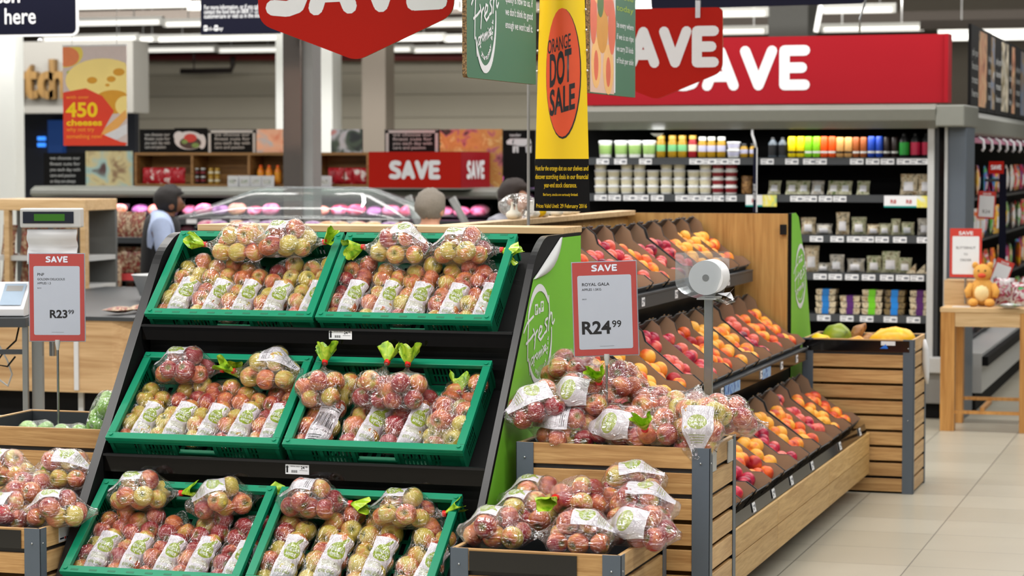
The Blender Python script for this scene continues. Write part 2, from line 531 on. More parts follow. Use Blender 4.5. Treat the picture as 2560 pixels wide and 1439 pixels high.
M['red'] = mat('red_board', (178, 24, 8), .55, var=.03, scale=6, spec=.15)
M['red_deep'] = mat('red_fascia', (152, 20, 32), .55, var=.04, scale=3, spec=.15)
M['red_frame'] = mat('red_card', (206, 58, 46), .4, var=.05)
M['tie_red'] = mat('red_tape', (220, 36, 26), .3)
M['navy'] = mat('navy_board', (10, 12, 34), .6, var=.05, spec=.15)
M['sign_green'] = mat('sign_green', (66, 116, 88), .5, var=.04, scale=5)
M['cardboard'] = mat('raw_cardboard', (150, 122, 86), .8, var=.12, scale=60)
M['corrugate'] = palette('corrugated_edge', [(150, 118, 76), (60, 44, 26)], 160, .8)
M['tray_in'] = mat('tray_brown', (158, 128, 102), .7, var=.08)
M['tray_out'] = mat('tray_black', (44, 43, 42), .55, var=.15)
M['yellow'] = mat('yellow_print', (246, 208, 8), .4, var=.05, scale=5)
M['orange_dot'] = mat('orange_dot', (232, 84, 40), .4, var=.04)
M['ink'] = mat('black_ink', (22, 22, 26), .5)
M['ink_grey'] = mat('grey_ink', (120, 124, 134), .5)
M['label_film'] = mat('label_print_white', (236, 231, 240), .3, var=.03, scale=40, bump=.06)
M['oak'] = wood('oak_slat', (168, 124, 74), (206, 164, 108), 'X')
M['oak_side'] = wood('oak_slat_side', (182, 142, 92), (214, 178, 126), 'Y')
M['oak_board'] = wood('oak_board', (178, 138, 80), (212, 176, 116), 'Y')
M['oak_panel'] = wood('oak_panel', (168, 122, 62), (200, 156, 90), 'Z', .5)
M['oak_light'] = wood('oak_light', (196, 160, 112), (222, 190, 144), 'X', .6)
M['oak_box'] = wood('oak_box', (130, 92, 46), (168, 124, 70), 'X', .6)
M['table_wood'] = wood('table_wood', (170, 116, 54), (206, 152, 84), 'Z', .6)
M['floor'] = tile_floor('floor_tiles')
M['film'] = film_mat('clear_film')
M['film_tail'] = film_mat('green_printed_film', (.5, .72, .06), .12, .35, .2, 60, .7, .0)
M['acrylic'] = film_mat('clear_acrylic', (.95, .97, .98), .10, .6, .04, 3, .02, .03, (1, 1, 1))
M['glass'] = film_mat('counter_glass', (.76, .89, .85), .04, .20, .12, 2, .02, .08, (1, 1, 1))
M['leaf'] = palette('leaf_print', [(90, 140, 20), (150, 190, 40), (196, 216, 70)], 45, .25, kind='noise')
M['apple'] = fruit_mat('apple_skin', (222, 200, 84), (236, 134, 78), (166, 22, 40), pole=(120, 132, 40), coat=.2)
M['green_apple'] = fruit_mat('green_apple_skin', (126, 192, 46), (150, 208, 60), (176, 220, 90), pole=(86, 110, 30), coat=.2)
M['peach'] = fruit_mat('peach_skin', (250, 178, 62), (240, 104, 40), (168, 30, 40), rough=.5, streak=3)
M['plum'] = fruit_mat('nectarine_skin', (236, 110, 92), (198, 40, 72), (104, 16, 50), rough=.35, streak=3)
M['stem'] = mat('stem_brown', (74, 56, 30), .7)
# ------------------------------------------------------------------ the shop itself
def structure(name, mb, m_, **kw): return tag(mb.build(name, m_, **kw), kind='structure')


structure('floor', MB().box(-24, 10, -4, 36, -.05, 0), M['floor'])
structure('ceiling', MB().box(-24, 10, 0, 36, 3.9, 4.0), mat('ceiling_dark', (62, 58, 52), .8))
M['wall'] = mat('wall_beige', (176, 170, 154), .7, var=.03, scale=2)
structure('wall_back', MB().box(-24, 10, 34.0, 34.2, 0, 3.9), M['wall'])
for i, z in enumerate((2.28, 2.62, 2.95)):
    structure('trim_%d' % (i + 1), MB().box(-24, 10, 33.985, 34.0, z, z + .012), mat('wall_joint', (140, 134, 120), .7))
q = P(1480, 200, Y=33.6)
structure('trim_9', MB().box(q.x, 8, 33.6, 33.9, q.z - .9, 3.9), mat('darkening_panel', (74, 68, 58), .8))  # added panel, coloured dark so the right end of the back wall looks dim
q = P(300, 133, Y=33.5)
structure('trim_8', MB().box(-24, P(1480, 100, Y=33.5).x, 33.55, 33.95, q.z, 3.9), mat('dark_soffit', (70, 62, 54), .8))
# dark red sprinkler main under the lights, and its dropped branch
M['pipe_red'] = mat('pipe_red', (98, 16, 18), .5)
def world_tube(name, pts, r, m_, label=None, cat=None, group=None, hang=()):
    o = thing(name, label, cat, pts[0], group=group) if False else None
    mb = MB(); base = Vector(pts[0]); mb.tube([Vector(p) - base for p in pts], r)
    for hx in hang: mb.cyl(Vector(hx) - base, Vector((hx[0], hx[1], 3.9)) - base, .012, n=6)
    ob = mb.build(name, m_); ob.location = base
    return tag(ob, label, cat, group)
a, b_ = P(300, 143, Y=33.6), P(1350, 143, Y=33.6)
world_tube('sprinkler_pipe', [a, b_], .055, M['pipe_red'], 'long dark red ceiling pipe running along the top of the beige back wall', 'pipe', hang=[a.lerp(b_, k / 6) for k in range(7)])
pt = [P(452, 178, Y=33.3), P(485, 178, Y=33.3), P(578, 176, Y=33.3), P(582, 160, Y=33.3), P(582, 141, Y=33.3)]
world_tube('branch_pipe', pt, .04, mat('pipe_black', (26, 14, 12), .5), 'short black bent pipe hanging under the dark red ceiling pipe', 'pipe', hang=[pt[1]])

# columns
def column(name, x0, x1, Y, m_, label, ztop=3.9, zbot=0, depth=None, kind='structure'):
    A, B = P(x0, 300, Y=Y), P(x1, 300, Y=Y)
    d = depth or (B.x - A.x)
    o = MB().box(A.x, B.x, Y, Y + d, zbot, ztop).build(name, m_)
    o.location = (0, 0, 0)
    return tag(o, label, 'column', kind=kind)
M['tile_white'] = mat('column_white', (238, 241, 238), .35, var=.03, scale=3)
M['clad'] = mat('steel_cladding', (150, 140, 132), .12, metal=.85, var=.1, scale=3)
M['col_beige'] = mat('column_beige', (142, 132, 120), .5, var=.05, scale=2)
column('column_white', -6, 37, 21.5, M['tile_white'], 'white tiled column beside the butchery wall')
column('column_white', 690, 716, 26, M['tile_white'], 'narrow white column left of the steel clad column', depth=.3)
column('column_white', 778, 831, 26, M['tile_white'], 'white column right of the steel clad column', depth=.3)
column('column_beige', 905, 964, 26, M['col_beige'], 'beige column behind the small red save box', depth=.3)
cA = P(707, 300, Y=16.4); cB = P(778, 300, Y=16.4)
steel = thing('steel_column', 'shiny steel clad column rising behind the curved glass counter', 'column', (cA.x, 16.4, 0), kind='structure') if False else thing('steel_column', 'shiny steel clad column rising behind the curved glass counter', 'column', (cA.x, 16.4, 0))
steel['kind'] = 'structure'
MB().box(0, (cB.x - cA.x) * .66, 0, .2, 0, 3.9).build('cladding', M['clad'], steel, bevel=.006)
MB().box((cB.x - cA.x) * .66, cB.x - cA.x, .03, .2, 0, 3.9).build('corner_strip', M['mid_grey'], steel)

# fluorescent battens across the far ceiling
M['tube_lit'] = mat('lit_tube', (250, 250, 244), .4, emit=(255, 252, 244), es=.62)
M['batten'] = mat('batten_white', (206, 206, 200), .5)
def batten(x0, x1, y, Y, r, i):
    A, B = P(x0, y, Y=Y), P(x1, y, Y=Y)
    t = thing('ceiling_light', '', 'ceiling light', ((A.x + B.x) / 2, Y, A.z), group='fluorescent battens under the far ceiling')
    w_ = (B.x - A.x) / 2
    MB().cyl((-w_, 0, 0), (w_, 0, 0), r, n=10).build('lamp_tube', M['tube_lit'], t)
    MB().box(-w_, w_, -r * .9, r * .9, r * .75, r * 1.9).build('housing', M['batten'], t)
    for s in (-1, 1):
        MB().box(s * w_ - .02, s * w_ + .02, -r * 1.1, r * 1.1, -r * .9, r * 1.9).build('end_cap', M['batten'], t)
    MB().cyl((-w_ * .6, 0, r * 1.8), (-w_ * .6, 0, 3.9 - A.z), .008, n=6).build('hanger', M['mid_grey'], t)
    MB().cyl((w_ * .6, 0, r * 1.8), (w_ * .6, 0, 3.9 - A.z), .008, n=6).build('hanger', M['mid_grey'], t)
    return t
rows = [(19, 24.0, .036), (61, 26.8, .036), (99, 30.0, .036), (126, 33.0, .036)]
nb = 0
segs = {0: [(60, 470), (476, 700), (900, 1150), (1154, 1330), (1500, 1800)], 1: [(60, 405), (414, 700), (880, 1040), (1046, 1330)],
        2: [(110, 345), (350, 388), (396, 700), (860, 1110), (1116, 1330)], 3: [(318, 540), (548, 700), (830, 1030), (1036, 1330)]}
for k, (y, Y, r) in enumerate(rows):
    for j, (x0, x1) in enumerate(segs[k]):
        t = batten(x0, x1, y, Y, r, nb); nb += 1
        t['label'] = '%s fluorescent batten from the left in the %s ceiling row from the top' % (ordinal(j), ordinal(k))
for j, (x0, x1, y, Y, lb) in enumerate([(1720, 1918, 37, 25.5, 'white fluorescent batten above the long red fascia, left of the grey duct'), (1760, 1916, 80, 28.5, 'lower white fluorescent batten touching the top of the long red fascia'),
                              (2056, 2236, 27, 25.5, 'upper white fluorescent batten right of the grey duct'), (2056, 2304, 74, 28.5, 'lower white fluorescent batten right of the grey duct'),
                              (2350, 2620, 93, 30, 'long white fluorescent batten above the picture boards of the right aisle')]):
    batten(x0, x1, y, Y, .036 if j < 4 else .05, 0)['label'] = lb
A = P(2040, 80, Y=24.5); B_ = P(2052, 15, Y=24.5)
world_tube('light_bracket', [A, B_], .028, M['tube_lit'], 'short upright white lit tube beside the grey duct', 'ceiling light', hang=[B_])
A, B_ = P(1920, 98, Y=27), P(2020, 20, Y=27)
tag(MB().box(A.x, B_.x, 27, 27.6, A.z - .3, 3.9).build('ceiling_duct', mat('duct_grey', (98, 98, 94), .6)), 'square grey duct between the lights above the long red fascia', 'duct')
# beams in the dark ceiling at right
for i, (x0, x1, y, Y, r) in enumerate([(1750, 2600, 55, 31, .09), (2300, 2640, 62, 27, .05), (100, 1350, 42, 29, .06), (100, 1350, 82, 31.5, .06)]):
    A, B_ = P(x0, y, Y=Y), P(x1, y, Y=Y)
    structure('trim_%d' % (10 + i), MB().box(A.x, B_.x, Y, Y + .15, A.z - r, A.z + r), mat('ceiling_beam', (62, 54, 46), .7))
A = P(150, 42, Y=29.5)
# wall of the butchery on the left, with its wooden letters
A, B_ = P(30, 283, Y=24.5), P(332, 100, Y=24.5)
structure('wall_left', MB().box(A.x - 6, B_.x, 24.5, 24.9, A.z, B_.z), mat('bulkhead_white', (158, 156, 150), .6, var=.03))
structure('trim_20', MB().box(A.x - 6, P(338, 300, Y=25.6).x, 25.6, 25.7, 0, B_.z), mat('dark_recess', (30, 34, 46), .6))
letters = [('t', 78, 128), ('c', 116, 128), ('h', 146, 128), ('u', 38, 128)]
M['letter_wood'] = wood('letter_wood', (112, 84, 44), (160, 124, 70), 'Z', .5)
for ch, x, y in letters:
    lm = MB(); vs, fs = text_geo(ch, .03, 'CENTER')
    h = .5 * 24.5 / 24.5
    q = P(x, 243, Y=24.44)
    Mx = frame((0, 0, 0), (1, 0, 0), (0, 0, 1))
    k = .60
    top = [(v.x * k * .8, v.y * k, .03) for v in vs]
    lm.add(top, fs, 0, False, Mx)
    # sides
    from collections import Counter
    ed = Counter()
    for f in fs:
        for i in range(len(f)):
            a_, b2 = f[i], f[(i + 1) % len(f)]
            ed[(min(a_, b2), max(a_, b2))] += 1
    for f in fs:
        for i in range(len(f)):
            a_, b2 = f[i], f[(i + 1) % len(f)]
            if ed[(min(a_, b2), max(a_, b2))] == 1:
                pa, pb = top[a_], top[b2]
                lm.add([pa, pb, (pb[0], pb[1], -.06), (pa[0], pa[1], -.06)], [(0, 3, 2, 1)], 0, False, Mx)
    o = lm.build('wall_letter', M['letter_wood']); o.location = q
    tag(o, 'wooden letter %s fixed on the white butchery wall' % ch, 'letter', 'wooden letters on the butchery wall')
# lit screens in the recess
for i, (y, lb) in enumerate(((346, 'upper small lit blue panel in the dark recess below the wooden letters'), (362, 'lower small lit blue panel in the dark recess below the wooden letters'))):
    q = P(103, y, Y=25.55)
    tag(MB().box(q.x - .035, q.x + .035, 25.52, 25.60, q.z - .022, q.z + .022).build('lit_panel', mat('screen_blue', (40, 110, 220), .4, emit=(60, 140, 255), es=1.2)), lb, 'panel')
q = P(120, 400, Y=25.5); q2 = P(155, 300, Y=25.5)
tag(MB().box(q.x, q2.x, 25.5, 25.599, q.z, q2.z).build('window_screen', mat('screen_dim', (30, 60, 110), .4, emit=(30, 70, 140), es=.25)), 'dim blue glazed panel in the dark recess beside the small lit panels', 'panel')
# ------------------------------------------------------------------ one apple, and the bags that hold them
def apple_mesh(R_=.031, seg=18, rings=14):
    mb = MB(); prof = []
    for j in range(rings + 1):
        ph = PI * j / rings
        r = R_ * math.sin(ph) ** .92 * (1 + .05 * math.cos(ph))
        z = R_ * .93 * math.cos(ph) - R_ * .36 * math.exp(-(ph / .30) ** 2) + R_ * .26 * math.exp(-((PI - ph) / .28) ** 2)
        prof.append((max(r, .0004), z))
    mb.lathe(prof[::-1], seg, 0)
    mb.tube([(0, 0, R_ * .52), (.0015, 0, R_ * .85), (.004, .001, R_ * 1.08)], [.0012, .001, .0014], 5, 1)
    for p in mb.v:
        k = 1 + .035 * math.cos(5 * math.atan2(p.y, p.x)) * (0.5 - p.z / R_ * .5)
        p.x *= k; p.y *= k
    o = mb.build('apple', [M['apple'], M['stem']])
    return o


AP = apple_mesh()
AP_ME = AP.data
AP_GREEN = AP_ME.copy(); AP_GREEN.materials[0] = M['green_apple']
bpy.data.objects.remove(AP)


def film_surface(cent, Rf, y0, y1, nt=46, nth=44, tie=True, flat=.006, axz=.036, zmin=0.0):
    """grid of points of the film pulled round the apples; axis along y"""
    ys = np.linspace(y0, y1, nt); th = np.linspace(0, 2 * np.pi, nth, endpoint=False)
    r0 = np.zeros((nt, nth)); cx = np.zeros(nt); cz = np.full(nt, axz)
    c = np.array(cent)
    for i, y in enumerate(ys):
        wts = np.exp(-((c[:, 1] - y) / .06) ** 2); cx[i] = (wts * c[:, 0]).sum() / (wts.sum() + 1e-9)
        cz[i] = max(.02, (wts * c[:, 2]).sum() / (wts.sum() + 1e-9))
    for i, y in enumerate(ys):
        for a in c:
            q = Rf * Rf - (y - a[1]) ** 2
            if q <= 0: continue
            dx, dz = np.sin(th), np.cos(th)
            ox, oz = a[0] - cx[i], a[2] - cz[i]
            bq = dx * ox + dz * oz
            disc_ = bq * bq - (ox * ox + oz * oz - q)
            ok = disc_ > 0
            rr = np.where(ok, bq + np.sqrt(np.maximum(disc_, 0)), 0)
            r0[i] = np.maximum(r0[i], rr)
    r = r0.copy()
    end0 = .05 if not tie else .035
    for it in range(46):
        rb = (r + np.roll(r, 1, 1) + np.roll(r, -1, 1)) / 3
        up = np.vstack([rb[:1] * 0 + .012, rb[:-1]]); dn = np.vstack([rb[1:], rb[-1:] * 0 + .008])
        rb = (rb * 2 + up + dn) / 4
        r = np.maximum(r0, rb)
    r[0] = np.minimum(r[0], .045); r[-1] = .009
    pts = np.zeros((nt, nth, 3))
    rnd = np.random.RandomState(int(abs(c.sum()) * 1e5) % 9999)
    wr = rnd.normal(0, .0009, (nt, nth)); wr = (wr + np.roll(wr, 1, 0) + np.roll(wr, -1, 0)) / 1.6
    r = r + wr
    for i, y in enumerate(ys):
        pts[i, :, 0] = cx[i] + r[i] * np.sin(th); pts[i, :, 1] = y; pts[i, :, 2] = cz[i] + r[i] * np.cos(th)
    # flat welded end
    pts[0, :, 2] = cz[0] + (pts[0, :, 2] - cz[0]) * .15
    pts[:, :, 2] = np.maximum(pts[:, :, 2], zmin)
    return pts


class Surf:
    def __init__(s, pts):
        s.p = pts; s.nt, s.nth = pts.shape[:2]
        d1 = np.gradient(pts, axis=0); d2 = (np.roll(pts, -1, 1) - np.roll(pts, 1, 1)) / 2
        n = np.cross(d1, d2); n /= np.linalg.norm(n, axis=2, keepdims=True) + 1e-12
        c = pts.mean(axis=1, keepdims=True)
        if ((pts - c) * n).sum() < 0: n = -n
        s.n = n

    def at(s, a, t, off=0.0):
        """a: angle from the top in turns, t: 0 welded end .. 1 tied end"""
        i = min(max(t, 0), .9999) * (s.nt - 1); j = (a % 1.0) * s.nth
        i0, j0 = int(i), int(j); fi, fj = i - i0, j - j0; j1 = (j0 + 1) % s.nth; j0 %= s.nth; i1 = min(i0 + 1, s.nt - 1)
        q = lambda A: (A[i0, j0] * (1 - fi) + A[i1, j0] * fi) * (1 - fj) + (A[i0, j1] * (1 - fi) + A[i1, j1] * fi) * fj
        return Vector(q(s.p) + q(s.n) * off)


def drape(sf, a0, a1, t0, t1, kind):
    """printed part of the film: local label coordinates (x across, y up) laid on the surface"""
    flat = MB(); I = Matrix()
    W_, H_ = 1.0, 1.55
    N1, N2 = 12, 16
    vs = [(W_ * i / N1, H_ * j / N2, .0010) for j in range(N2 + 1) for i in range(N1 + 1)]
    fs = [(j * (N1 + 1) + i, j * (N1 + 1) + i + 1, (j + 1) * (N1 + 1) + i + 1, (j + 1) * (N1 + 1) + i) for j in range(N2) for i in range(N1)]
    flat.add(vs, fs, 0, True)
    def blob(cx, cy, rx, ry, mi, z, rot=0, n=20, rg=3):
        v = [(cx, cy, z)]; f = []
        for q in range(1, rg + 1):
            for k in range(n):
                t = 2 * PI * k / n
                x, y = rx * q / rg * math.cos(t), ry * q / rg * math.sin(t)
                v.append((cx + x * math.cos(rot) - y * math.sin(rot), cy + x * math.sin(rot) + y * math.cos(rot), z))
        f += [(0, 1 + k, 1 + (k + 1) % n) for k in range(n)]
        for q in range(rg - 1):
            f += [(1 + q * n + k, 1 + (q + 1) * n + k, 1 + (q + 1) * n + (k + 1) % n, 1 + q * n + (k + 1) % n) for k in range(n)]
        flat.add(v, f, mi, True)
    def bar(x0, x1, y0, y1, mi, z, n=5):
        v = []; f = []
        for i in range(n + 1):
            x = x0 + (x1 - x0) * i / n
            v += [(x, y0, z), (x, y1, z)]
        f = [(2 * i, 2 * i + 2, 2 * i + 3, 2 * i + 1) for i in range(n)]
        flat.add(v, f, mi, False)
    if kind == 'brand':
        blob(.52, 1.02, .36, .30, 1, .0015)
        blob(.64, 1.36, .17, .06, 1, .0015, .9, 12, 2)
        for i, tx in enumerate(('ROYAL GALA', 'APPLES')):
            put_text(flat, tx, I, .52, 1.03 - i * .19, .17, 2, .012, 'CENTER', .0020, width=.60 if i == 0 else .44)
        for i in range(5): bar(.12 + .02 * i, .9, .60 - i * .05, .612 - i * .05, 3, .0015)
        put_text(flat, 'ROYAL GALA', I, .5, .20, .12, 3, .015, 'CENTER', .0016, width=.6)
    elif kind == 'code':
        rnd = random.Random(5)
        for i in range(3): bar(.1, .92, 1.40 - i * .07, 1.425 - i * .07, 4, .0015)
        x = .12
        while x < .88:
            w_ = rnd.choice((.012, .02, .032)); bar(x, x + w_, .55, 1.12, 4, .0015, 1); x += w_ + rnd.choice((.014, .022, .03))
        put_text(flat, 'Product of South Africa', I, .5, .36, .09, 4, .0, 'CENTER', .0016, width=.8)
        for i in range(3): bar(.12, .7, .22 - i * .06, .24 - i * .06, 4, .0015)
    else:
        blob(.5, .95, .30, .26, 3, .0015); put_text(flat, 'ROYAL GALA', I, .5, .96, .15, 0, .01, 'CENTER', .0020, width=.5); put_text(flat, 'APPLES', I, .5, .80, .13, 0, .01, 'CENTER', .0020, width=.36)
        for i in range(4): bar(.2, .8, .52 - i * .06, .535 - i * .06, 3, .0015)
    out = MB()
    vs = [sf.at(a0 + (a1 - a0) * p.x / W_, t0 + (t1 - t0) * p.y / H_, p.z - .0026) for p in flat.v]
    out.v = vs; out.f = flat.f; out.m = flat.m; out.sm = [True] * len(flat.f)
    return out


def tail_mesh(seed, L=.055, rad=.028, flat=.5):
    rnd = random.Random(seed); mb = MB(); n, m_ = 40, 9
    ph = [rnd.uniform(0, 6.28) for _ in range(4)]
    vs, fs = [], []
    for j in range(m_ + 1):
        s = j / m_
        for k in range(n):
            t = 2 * PI * k / n
            r = .006 + rad * s ** .8 * (1 + .22 * s * math.sin(3 * t + ph[0]) + .16 * s * math.sin(8 * t + ph[1]))
            vs.append((r * math.cos(t), L * s * (1 + .25 * math.sin(3 * t + ph[2])), r * math.sin(t) * flat + .012 * s * math.sin(2 * t + ph[3])))
    for j in range(m_):
        fs += [(j * n + k, j * n + (k + 1) % n, (j + 1) * n + (k + 1) % n, (j + 1) * n + k) for k in range(n)]
    mb.add(vs, fs, 0, True)
    return mb


class BagKind:
    """meshes of one way a bag of apples lies; copied for every bag"""
    def __init__(s, cent, y0, y1, label=None, tail=True, seed=0, size=None):
        s.cent = cent; rnd = random.Random(seed)
        s.size = size or [rnd.uniform(.94, 1.08) for _ in cent]
        s.rot = [(rnd.uniform(0, 6.3), rnd.uniform(0, 6.3), rnd.uniform(0, 6.3)) if rnd.random() < .5 else (rnd.uniform(.5, 1.5), rnd.uniform(-.5, .6), rnd.uniform(0, 6.3)) for _ in cent]
        pts = film_surface(cent, .0345, y0, y1)
        s.sf = Surf(pts); nt, nth = pts.shape[:2]
        mb = MB()
        vs = [tuple(p) for p in pts.reshape(-1, 3)]
        fs = [(i * nth + k, (i + 1) * nth + k, (i + 1) * nth + (k + 1) % nth, i * nth + (k + 1) % nth) for i in range(nt - 1) for k in range(nth)]
        mb.add(vs, fs, 0, True)
        o = mb.build('bag_film', M['film']); s.film = o.data; bpy.data.objects.remove(o)
        s.label = None
        if label:
            kind, a0, a1, t0, t1 = label
            o = drape(s.sf, a0, a1, t0, t1, kind).build('printed_label', [M['label_film'], M['lime'], M['white'], M['lime_text'], M['ink']]); s.label = o.data; bpy.data.objects.remove(o)
        e = pts[-1].mean(axis=0); s.end = Vector(e)
        s.tail = None
        if tail:
            o = tail_mesh(seed).build('bag_tail', M['leaf']); s.tail = o.data; bpy.data.objects.remove(o)
            o = MB().cyl((0, -.006, 0), (0, .006, 0), .0095, n=10).build('tie', M['tie_red']); s.tie = o.data; bpy.data.objects.remove(o)


def lay(rows, zs, dx=.029, pitch=.056, y0=.035, jit=.004, seed=0):
    rnd = random.Random(seed); out = []
    for i in range(rows):
        for j, sx in enumerate((-1, 1)):
            if i == rows - 1 and j == 1 and rows % 2 == 1 and seed % 3 == 0: continue
            out.append((sx * dx + rnd.uniform(-jit, jit), y0 + i * pitch + (j * .022) + rnd.uniform(-jit, jit), .033 + zs * ((i + j) % 2) + rnd.uniform(0, jit)))
    return out


KIND = {}
for k in range(3):
    KIND['row%d' % k] = BagKind(lay(5, .014, seed=k + 1, pitch=.054), .0, .305, ('brand', .015 + .012 * k, .235, .05, .54), True, seed=11 + k)
KIND['rowcode'] = BagKind(lay(5, .012, seed=7, pitch=.054), .0, .305, ('code', .0, .22, .05, .55), True, seed=17)
KIND['rowplain'] = BagKind(lay(5, .014, seed=8, pitch=.054), .0, .305, None, True, seed=18)
fat = [(-.045, .04, .033), (.02, .038, .034), (-.05, .098, .034), (.015, .10, .033), (-.045, .158, .033), (.018, .16, .034), (-.016, .07, .080), (-.02, .13, .082), (.045, .07, .06), (.046, .13, .06)]
KIND['lie0'] = BagKind(fat, -.01, .232, ('brand', .86, 1.06, .02, .52), True, seed=31)
fat2 = [(-.045, .045, .033), (.02, .048, .034), (-.05, .108, .034), (.022, .11, .033), (-.03, .17, .033), (.03, .165, .036), (-.012, .078, .080), (-.018, .138, .078), (.05, .095, .07)]
KIND['lie1'] = BagKind(fat2, -.01, .235, ('brand', -.08, .12, .10, .55), True, seed=32)
KIND['lieplain'] = BagKind(fat, -.01, .232, None, True, seed=33)
KIND['liecode'] = BagKind(fat2, -.01, .235, ('code', -.12, .10, .06, .56), True, seed=34)
KIND['pile0'] = BagKind(fat, -.015, .23, ('faint', -.10, .14, .05, .60), True, seed=35)
KIND['pile1'] = BagKind(fat2, -.015, .23, ('faint', .02, .25, .08, .66), True, seed=36)
short = [(-.042, .040, .033), (.024, .038, .034), (-.036, .100, .036), (.030, .098, .036), (-.008, .068, .082), (-.06, .07, .05)]
KIND['short0'] = BagKind(short, -.005, .178, None, True, seed=41)
KIND['short1'] = BagKind([(-a, b_, c) for a, b_, c in short], -.005, .180, None, True, seed=42)
bag_no = [0]


def bag_at(kind, px_, py_, Y, rz, rx, ry, label, red, **kw):
    k = KIND[kind]; c = Vector(np.mean(np.array(k.cent), axis=0))
    Rm = (Matrix.Rotation(R(ry), 4, 'Y') @ Matrix.Rotation(R(rx), 4, 'X') @ Matrix.Rotation(R(rz), 4, 'Z'))
    loc = P(px_, py_, Y=Y) - (Rm @ c) * kw.get('scale', 1.0)
    return apple_bag(kind, Matrix.Translation(loc) @ Rm, label, red, **kw)


def apple_bag(kind, Mx, label, red=.0, spread=.18, tail=None, scale=1.0, group='bags of apples', green=False, tail_dir=None, keep=None):
    k = KIND[kind]
    bag_no[0] += 1
    rnd = random.Random(bag_no[0] * 7 + 3)
    loc, rot, sc = Mx.decompose()
    t = thing('apple_bag', label, 'bag of apples', loc, rot.to_euler(), group)
    t.scale = (scale * sc.x, scale * sc.y, scale * sc.z)
    def child(name, me):
        o = bpy.data.objects.new(name, me); C.objects.link(o); o.parent = t; return o
    child('bag_film', k.film)
    if k.label: child('printed_label', k.label)
    for i, c in enumerate(k.cent):
        o = child('apple', AP_GREEN if green else AP_ME)
        o.location = c
        o.rotation_euler = tuple(r + rnd.uniform(-.5, .5) for r in k.rot[(i + bag_no[0]) % len(k.rot)])
        o.scale = (k.size[i],) * 3
        o.color = (min(1, max(0, .25 + red * 1.1 + rnd.gauss(0, spread * .72))), rnd.random(), rnd.random(), 1)
    if (k.tail and tail is None) or tail:
        a = child('bag_tail', k.tail); a.location = k.end
        b2 = child('tie', k.tie); b2.location = k.end
        if tail_dir:
            a.rotation_euler = tail_dir
        else:
            a.rotation_euler = (rnd.uniform(-.2, .9), rnd.uniform(-1, 1), rnd.uniform(-.6, .6))
    return t
# ------------------------------------------------------------------ the black apple stand
XL, XR = -3.44, -2.167
def side_poly(off=0):
    """(y, z) outline of a side panel: sloping front edge, rounded top corner"""
    return round_poly([(6.315 + off, 0.0), (7.86, 0.0), (7.86, 1.405), (7.43 + off, 1.405), (7.32 + off, 1.345)], [.001, .001, .001, .05, .05], 5)


def front_y(z): return 6.36 + (z - 0) * (1.0 / 1.33)


stand = thing('apple_stand', 'black three-tier stand holding green crates of bagged apples, with lime green end panel', 'display stand', ((XL + XR) / 2, 7.2, 0))
def sp(pts, x0, dx, mats, name, mi=0, mside=None):
    mb = MB(); mb.prism([(x0, a, b) for a, b in pts], (dx, 0, 0), mi, None, mside)
    return mb.build(name, mats, stand, world=True)
sp(side_poly(), XL - .03, .03, [M['black_matt'], M['rail_grey']], 'side_panel', 0, 1)
sp(side_poly(), XR, .022, [M['black_matt'], M['rail_grey']], 'side_panel', 0, 1)
# printed lime sheet on the outside of the right panel, its top corner curling off
sheet = MB()
out = [(6.34, 0.02), (7.855, 0.02), (7.855, 1.395), (7.60, 1.395), (7.50, 1.345), (7.285, 1.275), (7.262, 1.245)]
sheet.add([(XR + .0245, a, b) for a, b in out], [tuple(range(len(out)))], 0)
lime = sheet.build('lime_sheet', M['lime_panel'], stand, world=True)
curl = MB(); cv = []
for i in range(9):
    t = i / 8
    a = Vector((XR + .0245, 7.285, 1.272)).lerp(Vector((XR + .0245, 7.60, 1.395)), t)
    for j in range(6):
        s = j / 5; ang = s * 2.4; rr = .020 * math.sin(PI * t) + .006
        cv.append((a.x + rr * math.sin(ang) * .7, a.y + rr * (1 - math.cos(ang)) * .7 + .01 * s, a.z - rr * (1 - math.cos(ang)) * .8 + .01 * s))
curl.add(cv, [(i * 6 + j, (i + 1) * 6 + j, (i + 1) * 6 + j + 1, i * 6 + j + 1) for i in range(8) for j in range(5)], 0, True)
curl.build('curled_corner', M['light_grey'], lime).location = (0, 0, 0)
lime.children[0].data.transform(Matrix.Translation(-Vector(stand.location)))


